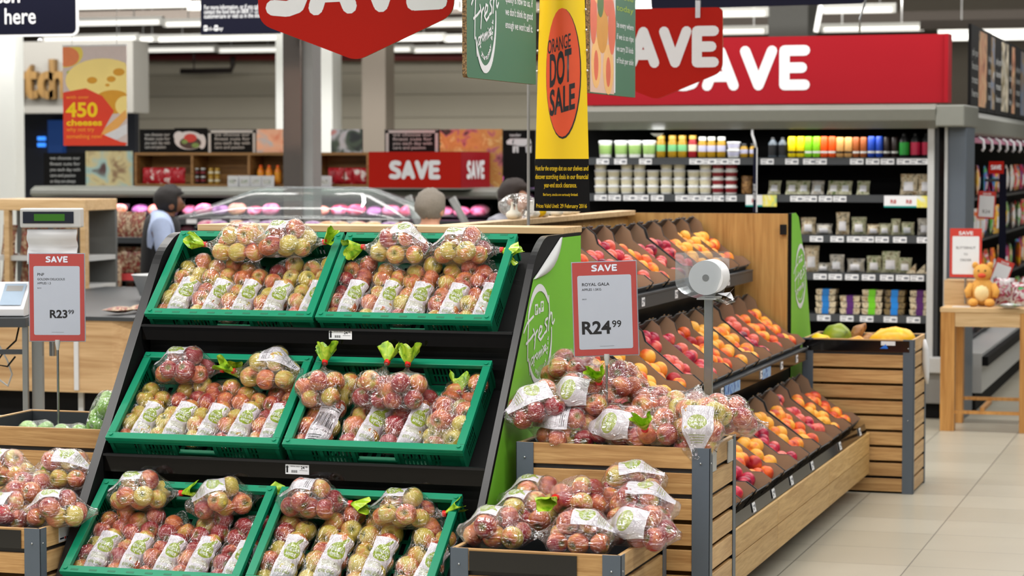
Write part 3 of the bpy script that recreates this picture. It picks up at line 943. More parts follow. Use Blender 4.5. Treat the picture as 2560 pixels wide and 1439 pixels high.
def fresh_logo(mb, F, W_, H_, mi=0, z=.0006):
    """white hand-lettered promise roundel inside a box W_ x H_ (origin bottom left); strokes drawn on a 315 x 818 sketch grid"""
    q = lambda x, y: (W_ * (x / 3.15 - 5) / 94, H_ * (258 - y / 3.146) / 244)
    T = lambda pts: [q(*p) for p in pts]
    E = lambda a0, a1, n: [(148 + 98 * math.cos(R(a0 + (a1 - a0) * i / n)), 428 - 372 * math.sin(R(a0 + (a1 - a0) * i / n))) for i in range(n + 1)]
    k = min(W_, H_ * 1.1)
    stroke(mb, T(E(42, 157, 26)), 0, F, mi, z, widths=[k * (.030 + .040 * abs(math.sin(PI * i / 26)) ** .7) for i in range(27)])
    stroke(mb, T(E(207, 365, 36)), 0, F, mi, z, widths=[k * (.028 + .048 * abs(math.sin(PI * i / 36)) ** 1.2) for i in range(37)])
    for x0, x1, y0, y1 in ((111, 136, 265, 180), (157, 183, 250, 165)):
        a_, c_ = q(x0, y0), q(x1, y1)
        poly(mb, F, rounded(a_[0], c_[0], a_[1], c_[1], W_ * .01), mi, z)
        put_text(mb, 'P', F, (a_[0] + c_[0]) / 2, a_[1] + (c_[1] - a_[1]) * .16, (c_[1] - a_[1]) * .92, mi + 1, .04, 'CENTER', z * 2, width=(c_[0] - a_[0]) * .62)
    a_, c_ = q(140, 255), q(154, 205)
    put_text(mb, 'n', F, (a_[0] + c_[0]) / 2, a_[1], (c_[1] - a_[1]) * 1.7, mi, .05, 'CENTER', z * 2, width=c_[0] - a_[0])
    for st in ([(22, 378), (50, 312), (98, 270)], [(60, 295), (53, 450), (51, 600)], [(40, 470), (75, 440), (98, 412)],
               [(98, 372), (112, 430), (105, 525)], [(108, 455), (118, 405), (131, 386)],
               [(137, 440), (163, 402), (168, 368), (153, 360), (141, 408), (143, 450), (156, 468), (180, 436)],
               [(213, 310), (196, 320), (191, 345), (208, 372), (205, 408), (186, 424)],
               [(222, 138), (228, 250), (219, 405)], [(222, 345), (238, 270), (249, 280), (250, 350), (258, 364), (270, 332)]):
        stroke(mb, T(st), k * .026, F, mi, z * 1.5)
    for st in ([(61, 612), (66, 660), (71, 716)], [(70, 645), (85, 592), (97, 586), (96, 618), (80, 646)], [(101, 576), (105, 630)], [(103, 604), (115, 572)],
               [(126, 560), (117, 585), (126, 610), (135, 585), (126, 560)], [(140, 560), (143, 606)], [(142, 584), (150, 552), (153, 597)], [(153, 574), (162, 545), (165, 590)],
               [(172, 546), (174, 582)], [(171, 520), (172, 522)], [(188, 522), (179, 536), (188, 556), (179, 574)], [(191, 556), (201, 530), (195, 512), (188, 532), (192, 564), (204, 550)]):
        stroke(mb, T(st), k * .017, F, mi, z * 1.5)
    word = 'or your money back'
    n = len(word)
    for i, ch in enumerate(word):
        if ch == ' ': continue
        ang = R(222 + (352 - 222) * i / (n - 1))
        p_ = q(148 + 75 * math.cos(ang), 428 - 308 * math.sin(ang))
        put_text(mb, ch, F, p_[0], p_[1], H_ * .064, mi, .035, 'CENTER', z * 1.5, sx=1.25, rot=math.atan2(math.cos(ang) * H_, -math.sin(ang) * W_) if False else ang + PI / 2)


# roundel: height from pixels 716..955, width 1310..1392 on the panel plane
q0 = P(1311, 836, X=XR + .025); q1 = P(1393, 836, X=XR + .025); zt = P(1352, 714, X=XR + .025).z; zb = P(1352, 958, X=XR + .025).z
lg = MB(); fresh_logo(lg, frame((XR + .025, q0.y - .02, zb), (0, 1, 0), (0, 0, 1)), q1.y - q0.y + .04, zt - zb, 0)
lg.build('promise_roundel', [M['white'], M['lime_panel']], lime).data.transform(Matrix.Translation(-Vector(stand.location)))
# back, base plinth, wooden top rail
MB().box(XL, XR, 7.80, 7.84, .05, 1.40).build('back_panel', M['black_matt'], stand, world=True)
MB().box(XL + .02, XR - .001, 6.5, 7.8, 0, .12).build('plinth', M['black_matt'], stand, world=True)
MB().box(XL - .03, XR + .02, 7.66, 7.885, 1.405, 1.427).build('top_rail', M['oak_light'], stand, world=True, bevel=.002)
TIERS = [(7.135, 1.150, R(42)), (6.852, .775, R(39.5)), (6.545, .400, R(38.5))]
RAILS = [(.036, .086), (.052, .108), (.052, .108)]
CD = .105   # crate depth
for i, (y, z, tl) in enumerate(TIERS):
    c_, s_ = math.cos(tl), math.sin(tl)
    F = Matrix.Translation((0, y, z)) @ Matrix.Rotation(tl, 4, 'X')
    MB().box(XL, XR, .01, .42, -CD - .022, -CD - .006, M=F).build('shelf', M['black'], stand, world=True)
    yy = y + .012
    ra, rb = RAILS[i]
    r = MB(); r.box(XL + .004, XR - .004, yy, yy + .008, z - rb, z - ra - .006, 0); r.box(XL + .002, XR - .002, yy - .006, yy + .022, z - ra - .007, z - ra, 1)
    r.build('price_rail', [M['smoke'], M['rail_grey']], stand, world=True)
    MB().box(XL + .004, XR - .004, yy + .06, yy + .075, z - .30, z - rb + .02).build('riser', M['black'], stand, world=True)


def shelf_ticket(px_, py_, Y, label, price='24'):
    q = P(px_, py_, Y=Y)
    t = MB(); F = frame((0, 0, 0), (1, 0, 0), (0, 0, 1)); w_, h_ = .078, .030
    t.box(-w_ / 2, w_ / 2, 0, .0012, -h_ / 2, h_ / 2, 0)
    poly(t, F, [(-.036, -.010), (-.030, -.010), (-.030, .006), (-.027, .006), (-.033, .012), (-.039, .006), (-.036, .006)], 1, .0004)
    put_text(t, price, F, .012, .002, .0125, 1, .02, 'LEFT', .0004); put_text(t, '99', F, .027, .006, .007, 1, .02, 'LEFT', .0004)
    put_text(t, 'ROYAL GALA', F, -.022, .008, .005, 1, 0, 'LEFT', .0004)
    rnd = random.Random(3); x = -.019
    while x < .0:
        rect(t, F, x, x + .0008, -.010, -.002, 1, .0004); x += rnd.choice((.0014, .002))
    rect(t, F, .008, .034, -.003, -.0022, 1, .0004)
    o = t.build('price_ticket', [M['white'], M['ink']]); o.location = q
    return tag(o, label, 'price ticket', 'shelf price tickets on the apple stand')


shelf_ticket(851, 836, TIERS[0][0] + .0105, 'small white shelf ticket on the rail below the top green crates')
shelf_ticket(743, 1173, TIERS[1][0] + .0105, 'small white shelf ticket on the rail below the middle green crates')

# ------------------------------------------------------------------ green crates
def slotted(W_, H_, holes):
    """flat wall (x,z) with rectangular openings"""
    xs = sorted({0, W_} | {h[0] for h in holes} | {h[1] for h in holes}); zs = sorted({0, H_} | {h[2] for h in holes} | {h[3] for h in holes})
    vs, fs = [], []
    for i in range(len(xs) - 1):
        for j in range(len(zs) - 1):
            mx_, mz = (xs[i] + xs[i + 1]) / 2, (zs[j] + zs[j + 1]) / 2
            if any(h[0] < mx_ < h[1] and h[2] < mz < h[3] for h in holes): continue
            b = len(vs); vs += [(xs[i], zs[j]), (xs[i + 1], zs[j]), (xs[i + 1], zs[j + 1]), (xs[i], zs[j + 1])]; fs.append((b, b + 1, b + 2, b + 3))
    return vs, fs


def wall_holes(W_, H_, rows, handle=True):
    hs = []
    def bank(x0, x1):
        x = x0
        while x < x1 - .004:
            for r in range(rows):
                z0 = H_ * .14 + r * H_ * .62 / rows; hs.append((x, x + .0065, z0, z0 + H_ * .62 / rows - .006))
            x += .0125
    bank(W_ * .13, W_ * .36); bank(W_ * .66, W_ * .88)
    if handle: hs.append((W_ * .40, W_ * .61, H_ * .36, H_ * .70))
    return hs


CW, CL = .588, .392
def make_crate(rows, notches):
    t = thing('green_crate', '', 'crate')
    b = MB()
    th = .003
    for (o, ux, L_, hd) in (((0.012, .012, 0), (1, 0, 0), CW - .024, True), ((0.012, CL - .012, 0), (1, 0, 0), CW - .024, True), ((.012, .012, 0), (0, 1, 0), CL - .024, False), ((CW - .012, .012, 0), (0, 1, 0), CL - .024, False)):
        vs, fs = slotted(L_, CD, wall_holes(L_, CD, rows, hd))
        nrm = Vector((-ux[1], ux[0], 0)) * th
        for sgn in (-.5, .5):
            b.add([Vector((o[0] + ux[0] * x, o[1] + ux[1] * x, z - CD)) + nrm * sgn for x, z in vs], fs, 0)
        if hd:
            b.box(o[0] + CW * .38, o[0] + CW * .60, o[1] - .008, o[1] + .008, -CD * .66, -CD * .60)
    for x in (.012, .12, .225, .365, .47, CW - .012):
        for y in (.012, CL - .012): b.box(x - .006, x + .006, y - .007, y + .007, -CD, -.012)
    b.build('crate_wall', M['green_crate_wall'], t)
    f = MB(); vs, fs = slotted(CW - .03, CL - .03, [(.03 + i * .03, .045 + i * .03, .03 + j * .06, .075 + j * .06) for i in range(17) for j in range(5)])
    f.add([(x + .015, y + .015, -CD + .003) for x, y in vs], fs, 0); f.build('crate_floor', M['green_crate_wall'], t)
    r = MB(); k = .026
    r.box(0, CW, 0, k, -.016, 0); r.box(0, CW, CL - k, CL, -.016, 0); r.box(0, k, k, CL - k, -.016, 0); r.box(CW - k, CW, k, CL - k, -.016, 0)
    r.box(.002, CW - .002, .004, .008, -.03, -.016); r.box(.002, CW - .002, CL - .008, CL - .004, -.03, -.016)
    if notches:
        nt_ = r
        for i in range(9):
            x = .035 + i * .062
            for y in (.004, CL - .012): nt_.box(x, x + .026, y + .003, y + .010, -.0005, .0006, 1)
    c = r
    for x in (.016, CW - .016):
        for y in (.016, CL - .016): c.cyl((x, y, -.02), (x, y, .004), .007, n=10)
    r.build('crate_rim', [M['green_crate'], M['green_crate_wall']], t, bevel=.0025)
    return t


def dup(root, **kw):
    r = root.copy(); C.objects.link(r)
    for k_, v in kw.items(): setattr(r, k_, v)
    for ch in list(root.children):
        c = ch.copy(); C.objects.link(c); c.parent = r
        for g in ch.children:
            d = g.copy(); C.objects.link(d); d.parent = c
    return r


proto_a, proto_b = make_crate(1, True), make_crate(2, False)
CRATE = {}
names = ['top', 'middle', 'bottom']; used_a = used_b = False
for i, (y, z, tl) in enumerate(TIERS):
    for j, x in enumerate((-3.424 - .004 * i, -2.826)):
        src = proto_a if i == 0 or j == 0 and i == 2 else proto_b
        first = (src is proto_a and not used_a) or (src is proto_b and not used_b)
        c = src if first else dup(src)
        if src is proto_a: used_a = True
        else: used_b = True
        c.location = (x, y, z); c.rotation_euler = (tl, 0, 0)
        c['label'] = 'green plastic crate of apple bags, %s one on the %s tier of the black stand' % (('left', 'right')[j], names[i])
        c['group'] = 'green crates on the apple stand'
        CRATE[(i, j)] = Matrix.Translation((x, y, z)) @ Matrix.Rotation(tl, 4, 'X')


def in_crate(key, u, v, w_, rz=0, rx=0, ry=0):
    return CRATE[key] @ Matrix.Translation((u, v, w_)) @ Euler((rx, ry, rz)).to_matrix().to_4x4()


# front rows: bags stand side by side along the slope; red is how red each bag's fruit is
FR = {(0, 0): [('row0', .0), ('row1', .06), ('row2', .02), ('row0', .08), ('row1', .0)],
      (0, 1): [('row1', .20), ('row2', .14), ('row0', .08), ('row1', .10), ('row2', .24)],
      (1, 0): [('row2', -.06), ('row0', -.02), ('row1', .02), ('row2', .12), ('row0', .20)],
      (1, 1): [('rowcode', .10), ('row1', .12), ('row2', .24), ('rowplain', .10)],
      (2, 0): [('row0', .12), ('row1', .14), ('row2', .22), ('row0', .26), ('row1', .28)],
      (2, 1): [('row2', .06), ('row0', .0), ('row1', .0), ('row2', .06)]}
for key, lst in FR.items():
    n = len(lst)
    for q, (kd, rd) in enumerate(lst):
        u = .012 + (CW - .024) * (q + .5) / n
        nm = '%s front-row bag of apples from the left in the %s crate, %s tier' % (ordinal(q), ('left', 'right')[key[1]], names[key[0]])
        rnd = random.Random(q * 5 + key[0] * 3 + key[1])
        apple_bag(kd, in_crate(key, u - .012 + rnd.uniform(-.003, .003), .022 + rnd.uniform(-.004, .01), -CD + .008, R(rnd.uniform(-7, -1)), ry=R(rnd.uniform(-6, 6))), nm, rd, scale=.97 if n == 5 else 1.1, tail=False)
# back rows: (kind, u, v, w, rz, rx, red, what sets it apart)
Q = R(90)
BK = {(0, 0): [('lieplain', .345, .315, -.035, Q, R(-18), .02, 'unlabelled bag of pale apples, leaf print tail, back left of the left top crate'),
               ('lie0', .315, .30, -.012, -Q, R(-16), .05, 'bag of apples lying over the back rim of the left top crate, tail right')],
      (0, 1): [('lie1', .31, .315, -.04, Q, R(-20), .06, 'bag of pale apples lying at the back left of the right top crate'),
               ('lie0', .315, .31, -.05, -Q, R(-20), .02, 'bag of pale apples lying at the back right of the right top crate')],
      (1, 0): [('lie0', .06, .305, -.045, -Q, R(-20), .34, 'bag of dark red apples lying at the back left of the left middle crate'),
               ('liecode', .57, .31, -.045, Q, R(-20), -.02, 'pale yellow apples bagged with printed barcode, lying back right in the left middle crate')],
      (1, 1): [('short0', .085, .165, -.03, R(8), R(6), .20, 'upright bag of apples, first of three at the back of the right middle crate'),
               ('short1', .225, .17, -.03, R(-8), R(6), .16, 'upright bag of apples, second of three at the back of the right middle crate'),
               ('short0', .36, .16, -.025, R(6), R(6), .24, 'upright bag of apples, third of three at the back of the right middle crate'),
               ('lieplain', .50, .06, -.085, R(0), R(0), .14, 'loose lying bag of apples in the right corner of the right middle crate')],
      (2, 0): [('lie0', .05, .305, -.035, -Q + .12, R(-18), .04, 'bag of pale apples lying at the back left of the left bottom crate'),
               ('lie1', .33, .27, -.035, -Q + .45, R(-18), .02, 'bag of yellow apples lying aslant at the back right of the left bottom crate')],
      (2, 1): [('liecode', .01, .315, -.035, -Q, R(-18), .30, 'bag of red apples with printed barcode, back left of the right bottom crate'),
               ('lie0', .315, .30, -.05, -Q, R(-20), .02, 'bag of yellow apples lying at the back right of the right bottom crate')]}
for key, lst in BK.items():
    for kd, u, v, w_, rz, tip, rd, nm in lst:
        F = in_crate(key, u, v, w_) @ Matrix.Rotation(tip if abs(abs(rz) - Q) < .6 else 0, 4, 'X') @ Matrix.Rotation(rz, 4, 'Z') @ Matrix.Rotation(tip if abs(rz) < .6 else 0, 4, 'X')
        apple_bag(kd, F, nm, rd, tail=True, tail_dir=(R(25), 0, 0) if abs(rz) < .6 else None, scale=1.0)
# ------------------------------------------------------------------ slatted wooden crates
def wood_crate(label, x0, x1, y0, y1, ztop, nslat, sl=.063, gap=.0138, front_strip=False, zbot=0.0, side_vis=True, strip_full=False, knock=None, floor_z=None):
    t = thing('slatted_crate', label, 'wooden crate', (x0, y0, 0))
    w_, d = x1 - x0, y1 - y0
    z = ztop
    k = 0
    while k < nslat and z - sl > zbot - .001:
        MB().box(.004, w_ - .004, .0, .014, z - sl, z).build('front_slat', M['oak'], t, bevel=.0015)
        MB().box(.004, w_ - .004, d - .014, d, z - sl, z).build('rear_slat', M['oak'], t, bevel=.0015)
        MB().box(w_ - .014, w_, .002, d - .002, z - sl, z).build('side_slat', M['oak_side'], t, bevel=.0015)
        MB().box(0, .014, .002, d - .002, z - sl, z).build('side_slat', M['oak_side'], t, bevel=.0015)
        z -= sl + gap; k += 1
    zb = z + gap
    pw = .052
    for (px_, py_, sx, sy) in ((0, 0, 1, 1), (w_, 0, -1, 1), (0, d, 1, -1), (w_, d, -1, -1)):
        p = MB(); e = .003
        a0, a1 = sorted((px_ - sx * e, px_ + sx * pw)); b0, b1 = sorted((py_ - sy * e, py_ - sy * e + sy * .003))
        p.box(a0, a1, b0, b1, max(zb - .01, 0), ztop + .001)
        a0, a1 = sorted((px_ - sx * e, px_ - sx * e + sx * .003)); b0, b1 = sorted((py_ - sy * e, py_ + sy * pw * .72))
        p.box(a0, a1, b0, b1, max(zb - .01, 0), ztop + .001)
        post = p.build('corner_post', M['steel_paint'], t, bevel=.0008)
        if sy > 0:
            r = MB()
            for zz in (ztop - .045, ztop - .40):
                if zz > .05: r.ball((px_ + sx * .025, -.0035, zz), .0035, 8, 6)
                if zz > .05 and sx < 0: r.ball((w_ + .0035, .012, zz), .003, 8, 6)
            r.build('rivet', M['silver'], post)
    fz = floor_z if floor_z is not None else ztop - .16
    MB().box(.015, w_ - .015, .015, d - .015, fz - .01, fz).build('inner_floor', M['dark_grey'], t)
    li = MB()
    for a_ in ((.0145, w_ - .0145, .0145, .0165), (.0145, w_ - .0145, d - .0165, d - .0145), (.0145, .0165, .0165, d - .0165), (w_ - .0165, w_ - .0145, .0165, d - .0165)): li.box(*a_, fz, ztop - .004)
    li.build('lining', M['dark_grey'], t)
    MB().box(.02, w_ - .02, .02, d - .02, 0, .03).build('base', M['black_matt'], t)
    if front_strip:
        a, b_ = front_strip
        MB().box(a, b_, -.004, -.0005, ztop - .062, ztop - .006).build('ticket_strip', M['black_gloss'], t)
    return t


RC = wood_crate('tall slatted oak crate heaped with apple bags, beside the lime green panel', -2.098, -1.502, 6.96, 7.34, .794, 10)
for k, (y0, y1) in enumerate(((.035, .09), (.26, .335))):
    MB().box(.5963, .5995, y0, y1, .72, .786).build('worn_plate', M['light_grey'], RC)
LC = wood_crate('low slatted oak crate of apple bags standing in front of the tall oak crate', -2.125, -1.63, 6.40, 6.94, .556, 7, front_strip=(.055, .37), floor_z=.44)
for i, m_ in enumerate([c for c in LC.children if c.name.startswith('base')]): pass
TL = wood_crate('tall slatted oak crate with green apples, left of the black stand', -4.10, -3.485, 7.10, 7.62, .768, 10, floor_z=.64)
LL = wood_crate('low slatted oak crate of apple bags at the left edge of the picture', -4.02, -3.482, 6.52, 7.07, .530, 7, front_strip=(.30, .475), floor_z=.415)
tk = MB(); tk.box(.5385, .5395, .12, .19, .470, .515); FT = frame((.5396, .12, .47), (0, 1, 0), (0, 0, 1))
rect(tk, FT, .006, .032, .008, .013, 1, .0003); rect(tk, FT, .036, .046, .007, .014, 2, .0003); rect(tk, FT, .050, .064, .008, .013, 1, .0003); tk.build('paper_tag', [M['white'], M['navy'], M['red_frame']], LL)

# bags heaped in them: (kind, pixel of its middle, distance into the shop, rz, rx, ry, red, label)
D_ = R(1)
G1, G2, G3 = 'apple bags heaped in the tall oak crate', 'apple bags heaped in the low oak crate', 'apple bags in the low left crate'
heap = [
    ('pile0', 1348, 1012, 7.03, -55, 24, 0, .18, 'bag of apples over the left corner of the tall oak crate, white print outward', 0),
    ('lieplain', 1430, 925, 7.25, -92, 0, 0, .12, 'bag of apples topmost at the back of the tall oak crate by the lime panel', 0),
    ('pile1', 1452, 985, 7.09, -96, 24, 0, .20, 'red apples in a white-printed bag, upper left of the tall oak crate heap', 0),
    ('lieplain', 1545, 955, 7.20, 168, -8, 0, .16, 'bag of apples behind the price sign pole on the tall oak crate heap', 1),
    ('liecode', 1415, 1068, 7.04, -90, 52, 0, .24, 'bag of dark apples with a barcode on the front edge of the tall oak crate', 0),
    ('pile1', 1556, 1066, 7.03, -98, 26, 0, .22, 'faintly printed bag of apples mid-front on the tall oak crate', 0),
    ('lieplain', 1625, 1020, 7.20, -70, 0, 0, .14, 'bag of apples right of the price sign pole on the tall oak crate heap', 0),
    ('lieplain', 1655, 1075, 7.05, 170, -10, 0, .16, 'bag of apples on the front edge of the tall oak crate, tail in front', 1),
    ('lieplain', 1715, 1030, 7.18, -66, -6, 0, .14, 'bag of apples below the dispenser pole on the tall oak crate heap', 1),
    ('pile0', 1745, 1062, 7.02, 6, 58, 0, .10, 'bag of apples on the right front corner of the tall oak crate, printed wedge outward', 0),
    ('lieplain', 1815, 1042, 7.14, -62, 0, 10, .20, 'bag of apples bulging over the right side of the tall oak crate', 0),
]
for kd, x, y, Y, rz, rx, ry, rd, nm, tl_ in heap: bag_at(kd, x, y, Y, rz, rx, ry, nm, rd, group=G1, scale=1.04, tail=bool(tl_), tail_dir=(R(35), 0, 0) if tl_ else None)
heap2 = [
    ('lie1', 1240, 1322, 6.54, -92, 6, 0, .16, 'bag of apples on the front left edge of the low oak crate, print on top', 0),
    ('lie0', 1452, 1330, 6.53, 94, 14, 0, .18, 'bag of apples on the front right edge of the low oak crate, white print draped', 0),
    ('lie1', 1310, 1282, 6.70, -94, 4, 0, .14, 'bag of apples left of the knotted one in the low oak crate', 0),
    ('lie1', 1340, 1243, 6.86, -88, 0, 0, .08, 'pale printed bag at the far left of the low oak crate, against the tall one', 0),
    ('lieplain', 1455, 1250, 6.74, 160, -14, 0, .16, 'plump knotted bag of apples in the middle of the low oak crate, green tail hanging', 1),
    ('lie0', 1575, 1208, 6.84, 98, 12, -12, .18, 'bag of apples topmost at the back right of the low oak crate', 0),
    ('pile1', 1598, 1318, 6.60, -100, 18, 0, .24, 'bag of dark red apples at the right edge of the low oak crate', 0),
    ('pile0', 1600, 1262, 6.74, 96, 20, 0, .18, 'bag of apples in crumpled white film below the topmost bag of the low oak crate', 0),
]
for kd, x, y, Y, rz, rx, ry, rd, nm, tl_ in heap2: bag_at(kd, x, y, Y, rz, rx, ry, nm, rd, group=G2, scale=1.04, tail=bool(tl_), tail_dir=(R(-20), 0, 0) if tl_ else None)
heap3 = [
    ('lie1', 140, 1275, 6.64, -70, 6, 0, .10, 'bag of apples on the right front corner of the low left crate', 0),
    ('pile0', 10, 1282, 6.64, -90, 10, 0, .14, 'printed bag cut by the picture edge on the front of the low left crate', 0),
    ('lie0', 160, 1172, 6.84, 92, 14, 0, .04, 'bag of apples with a broad green print topmost on the low left crate', 0),
    ('lie1', 8, 1172, 6.84, -90, 8, 0, .04, 'bag of apples topmost on the low left crate, cut by the picture edge', 1),
    ('pile1', 196, 1232, 6.94, -70, 8, 0, .02, 'small printed bag at the back of the low left crate beside the black stand', 0),
    ('lieplain', 75, 1232, 6.76, -90, 0, 0, .26, 'bag of dark red apples in the middle of the low left crate', 0),
]
for kd, x, y, Y, rz, rx, ry, rd, nm, tl_ in heap3: bag_at(kd, x, y, Y, rz, rx, ry, nm, rd, group=G3, scale=1.0, tail=bool(tl_))
for x, y, z, rz, rx, nm in ((-3.60, 7.22, .72, 10, 24, 'front one of two bags of green apples leaning in the tall left crate'), (-3.56, 7.32, .76, 2, 26, 'taller rear one of two bags of green apples leaning in the tall left crate'),
                            (-3.84, 7.20, .655, -80, 0, 'bag of green apples just showing beside the sign pole in the tall left crate'), (-4.02, 7.30, .65, -80, 0, 'bag of green apples low at the back left of the tall left crate')):
    F = Matrix.Translation((x, y, z)) @ Matrix.Rotation(rx * D_, 4, 'X') @ Matrix.Rotation(rz * D_, 4, 'Z')
    apple_bag('lieplain', F, nm, .0, group='bags of green apples in the tall left crate', green=True, tail=False)
# ------------------------------------------------------------------ stone fruit stand running into the shop, facing the aisle
PX0, PX1, PY0, PY1 = -3.0, -1.745, 7.93, 11.82
ps = thing('fruit_stand', 'long three-tier oak stand of black cardboard trays of peaches and nectarines along the aisle', 'display stand', ((PX0 + PX1) / 2, 9.9, 0))
W = dict(parent=ps, world=True)
PT = [(-2.335, 1.141, R(38)), (-2.058, .757, R(38)), (-1.778, .377, R(36))]
for r_ in range(2):
    ys = [PY0, 8.14, 9.385, 10.63, 11.835]
    for k in range(4):
        z1 = .303 - r_ * .102
        MB().box(PX1 - .02, PX1, ys[k] + .0015, ys[k + 1] - .0015, z1 - .0985, z1).build('front_board', M['oak_board'], bevel=.0015, **W)
MB().box(PX0 + .02, PX1 - .30, PY0, PY1, 0, .12).build('plinth', M['black_matt'], **W)
MB().box(PX0, PX0 + .025, PY0, PY1 - .01, .1, 1.372).build('back_panel', M['oak_panel'], **W)
for k, (a, b_) in enumerate(((PY0, 9.1), (9.102, 10.55), (10.552, 11.83))):
    MB().box(PX0 - .03, PX0 + .06, a, b_, 1.372, 1.396).build('top_rail', M['oak_light'], bevel=.002, **W)
EX = P(1967, 700, Y=11.835).x
MB().box(PX0 - .03, EX, 11.835, 11.86, .06, 1.383).build('end_panel', M['oak_panel'], **W)
MB().box(EX - .03, EX - .002, 11.80, 11.834, 1.28, 1.33).build('clip', M['black'], **W)
for i, (x, z, tl) in enumerate(PT):
    F = Matrix.Translation((x, 0, z)) @ Matrix.Rotation(tl, 4, 'Y')
    MB().box(-.45, -.005, PY0, PY1, -.115, -.10, M=F).build('shelf', M['black'], **W)
    if i < 2:
        r = MB(); r.box(x - .004, x + .006, PY0, PY1 - .02, z - .095, z - .045, 0); r.box(x - .03, x + .008, PY0, PY1 - .02, z - .044, z - .036, 1)
        r.build('price_rail', [M['smoke'] if i else M['dark_grey'], M['dark_grey']], **W)
        MB().box(x - .10, x - .085, PY0, PY1 - .02, z - .38, z - .06).build('riser', M['black'], **W)
    else:
        r = MB(); F2 = Matrix.Translation((PX1 - .012, 0, .306)) @ Matrix.Rotation(R(-12), 4, 'Y')
        r.box(-.004, .002, PY0, PY1 - .02, 0, .045, M=F2); r.build('price_rail', M['smoke'], **W)
TK = MB(); TK.box(0, .0012, -.026, .026, -.018, .018, 0); FT2 = frame((.0013, -.026, -.018), (0, 1, 0), (0, 0, 1))
rect(TK, FT2, .006, .03, .022, .026, 1, .0004); rect(TK, FT2, .006, .02, .008, .016, 1, .0004); rect(TK, FT2, .030, .047, .016, .028, 1, .0004)
TK = TK.build('rail_ticket', [M['white'], M['ink_grey']])
tn = 0
for i, ylist in enumerate(([8.2, 8.62, 9.05, 9.5, 10.1, 11.2], [8.3, 8.9, 9.75, 10.6, 11.1, 11.5], [8.95, 9.35, 9.75, 10.25, 11.0, 11.6])):
    x, z, _ = PT[i]
    for k, y in enumerate(ylist):
        o = TK if tn == 0 else copy_obj(TK); tn += 1
        o.location = (x + .0075, y, z - .068) if i < 2 else (PX1 - .012, y, .332)
        if i == 2: o.rotation_euler = (0, R(-12), 0)
        tag(o, '%s white ticket from the near end on the %s rail of the peach stand' % (ordinal(k), ('top', 'middle', 'bottom')[i]), 'price ticket', 'white tickets on the peach stand')
# blue promotional strip on the middle rail
for y0, y1, nm in ((9.80, 10.12, 'long'), (10.62, 10.82, 'short')):
    o = MB().box(0, .0012, 0, y1 - y0, -.022, .022).build('promotion_strip', palette('blue_strip', [(40, 90, 170), (150, 190, 230), (60, 120, 200)], 20)); o.location = (PT[1][0] + .0075, y0, PT[1][1] - .07)
    tag(o, '%s blue promotional strip on the middle rail of the peach stand' % nm, 'label')


def tray_mesh(L_=.37, W_=.29, H_=.10, t=.005):
    """cardboard tray: local x along the slope (0 = front edge at the aisle side, negative = back), y along the stand, z = 0 the rim"""
    root = thing('fruit_tray', '', 'tray')
    out, inn = MB(), MB()
    # side walls dip in the middle like folded trays
    def side(y, s):
        prof = [(-L_, -H_), (0, -H_), (0, 0), (-.05, .0), (-.085, -.024), (-L_ + .085, -.024), (-L_ + .05, 0), (-L_, 0)]
        out.prism([(x, y, z) for x, z in prof], (0, s * t, 0), 0)
        inn.add([(x, y - s * .0006, z) for x, z in prof], [tuple(range(8))], 0)
    side(t, -1); side(W_ - t, 1)
    for x, s in ((-t, 1), (-L_ + t, -1)):
        prof = [(0, -H_), (W_, -H_), (W_, 0), (W_ * .66, 0), (W_ * .62, -.016), (W_ * .38, -.016), (W_ * .34, 0), (0, 0)] if s < 0 else [(0, -H_), (W_, -H_), (W_, -.012), (W_ - .03, -.018), (.03, -.018), (0, -.012)]
        out.prism([(x, y, z) for y, z in prof], (s * t, 0, 0), 0)
        if s > 0: inn.add([(x - s * .0006, y, z) for y, z in prof], [tuple(range(len(prof)))], 0)
    inn.box(-L_ + t, -t, t, W_ - t, -H_, -H_ + .003, 0)
    o = out.build('tray_wall', M['tray_out'], root); n = inn.build('tray_lining', M['tray_in'], root)
    c = MB()
    for y in (.035, W_ - .035):
        c.box(-.0005, .0016, y - .016, y + .016, -.030, -.022, 0); c.box(-L_ - .0016, .0005 - L_, y - .012, y + .012, -.012, .006, 0)
    for y in (.06, W_ - .06):
        c.box(-.0005, .0012, y - .006, y + .006, -.058, -.046, 1)
    c.build('lock_tab', [M['cardboard'], M['black_matt']], root)
    return root


def fruit_mesh(name, m_, R_, crease=.10):
    mb = MB(); prof = []
    for j in range(13):
        ph = PI * j / 12
        prof.append((max(R_ * math.sin(ph), .0004), R_ * .95 * math.cos(ph) - R_ * .22 * math.exp(-(ph / .28) ** 2)))
    mb.lathe(prof[::-1], 18, 0)
    for p in mb.v:
        a = math.atan2(p.y, p.x); k = 1 - crease * math.exp(-(a / .30) ** 2) * (1 if p.z > -R_ * .8 else .3)
        p.x *= k; p.y *= k
    o = mb.build(name, m_); me = o.data; bpy.data.objects.remove(o); return me


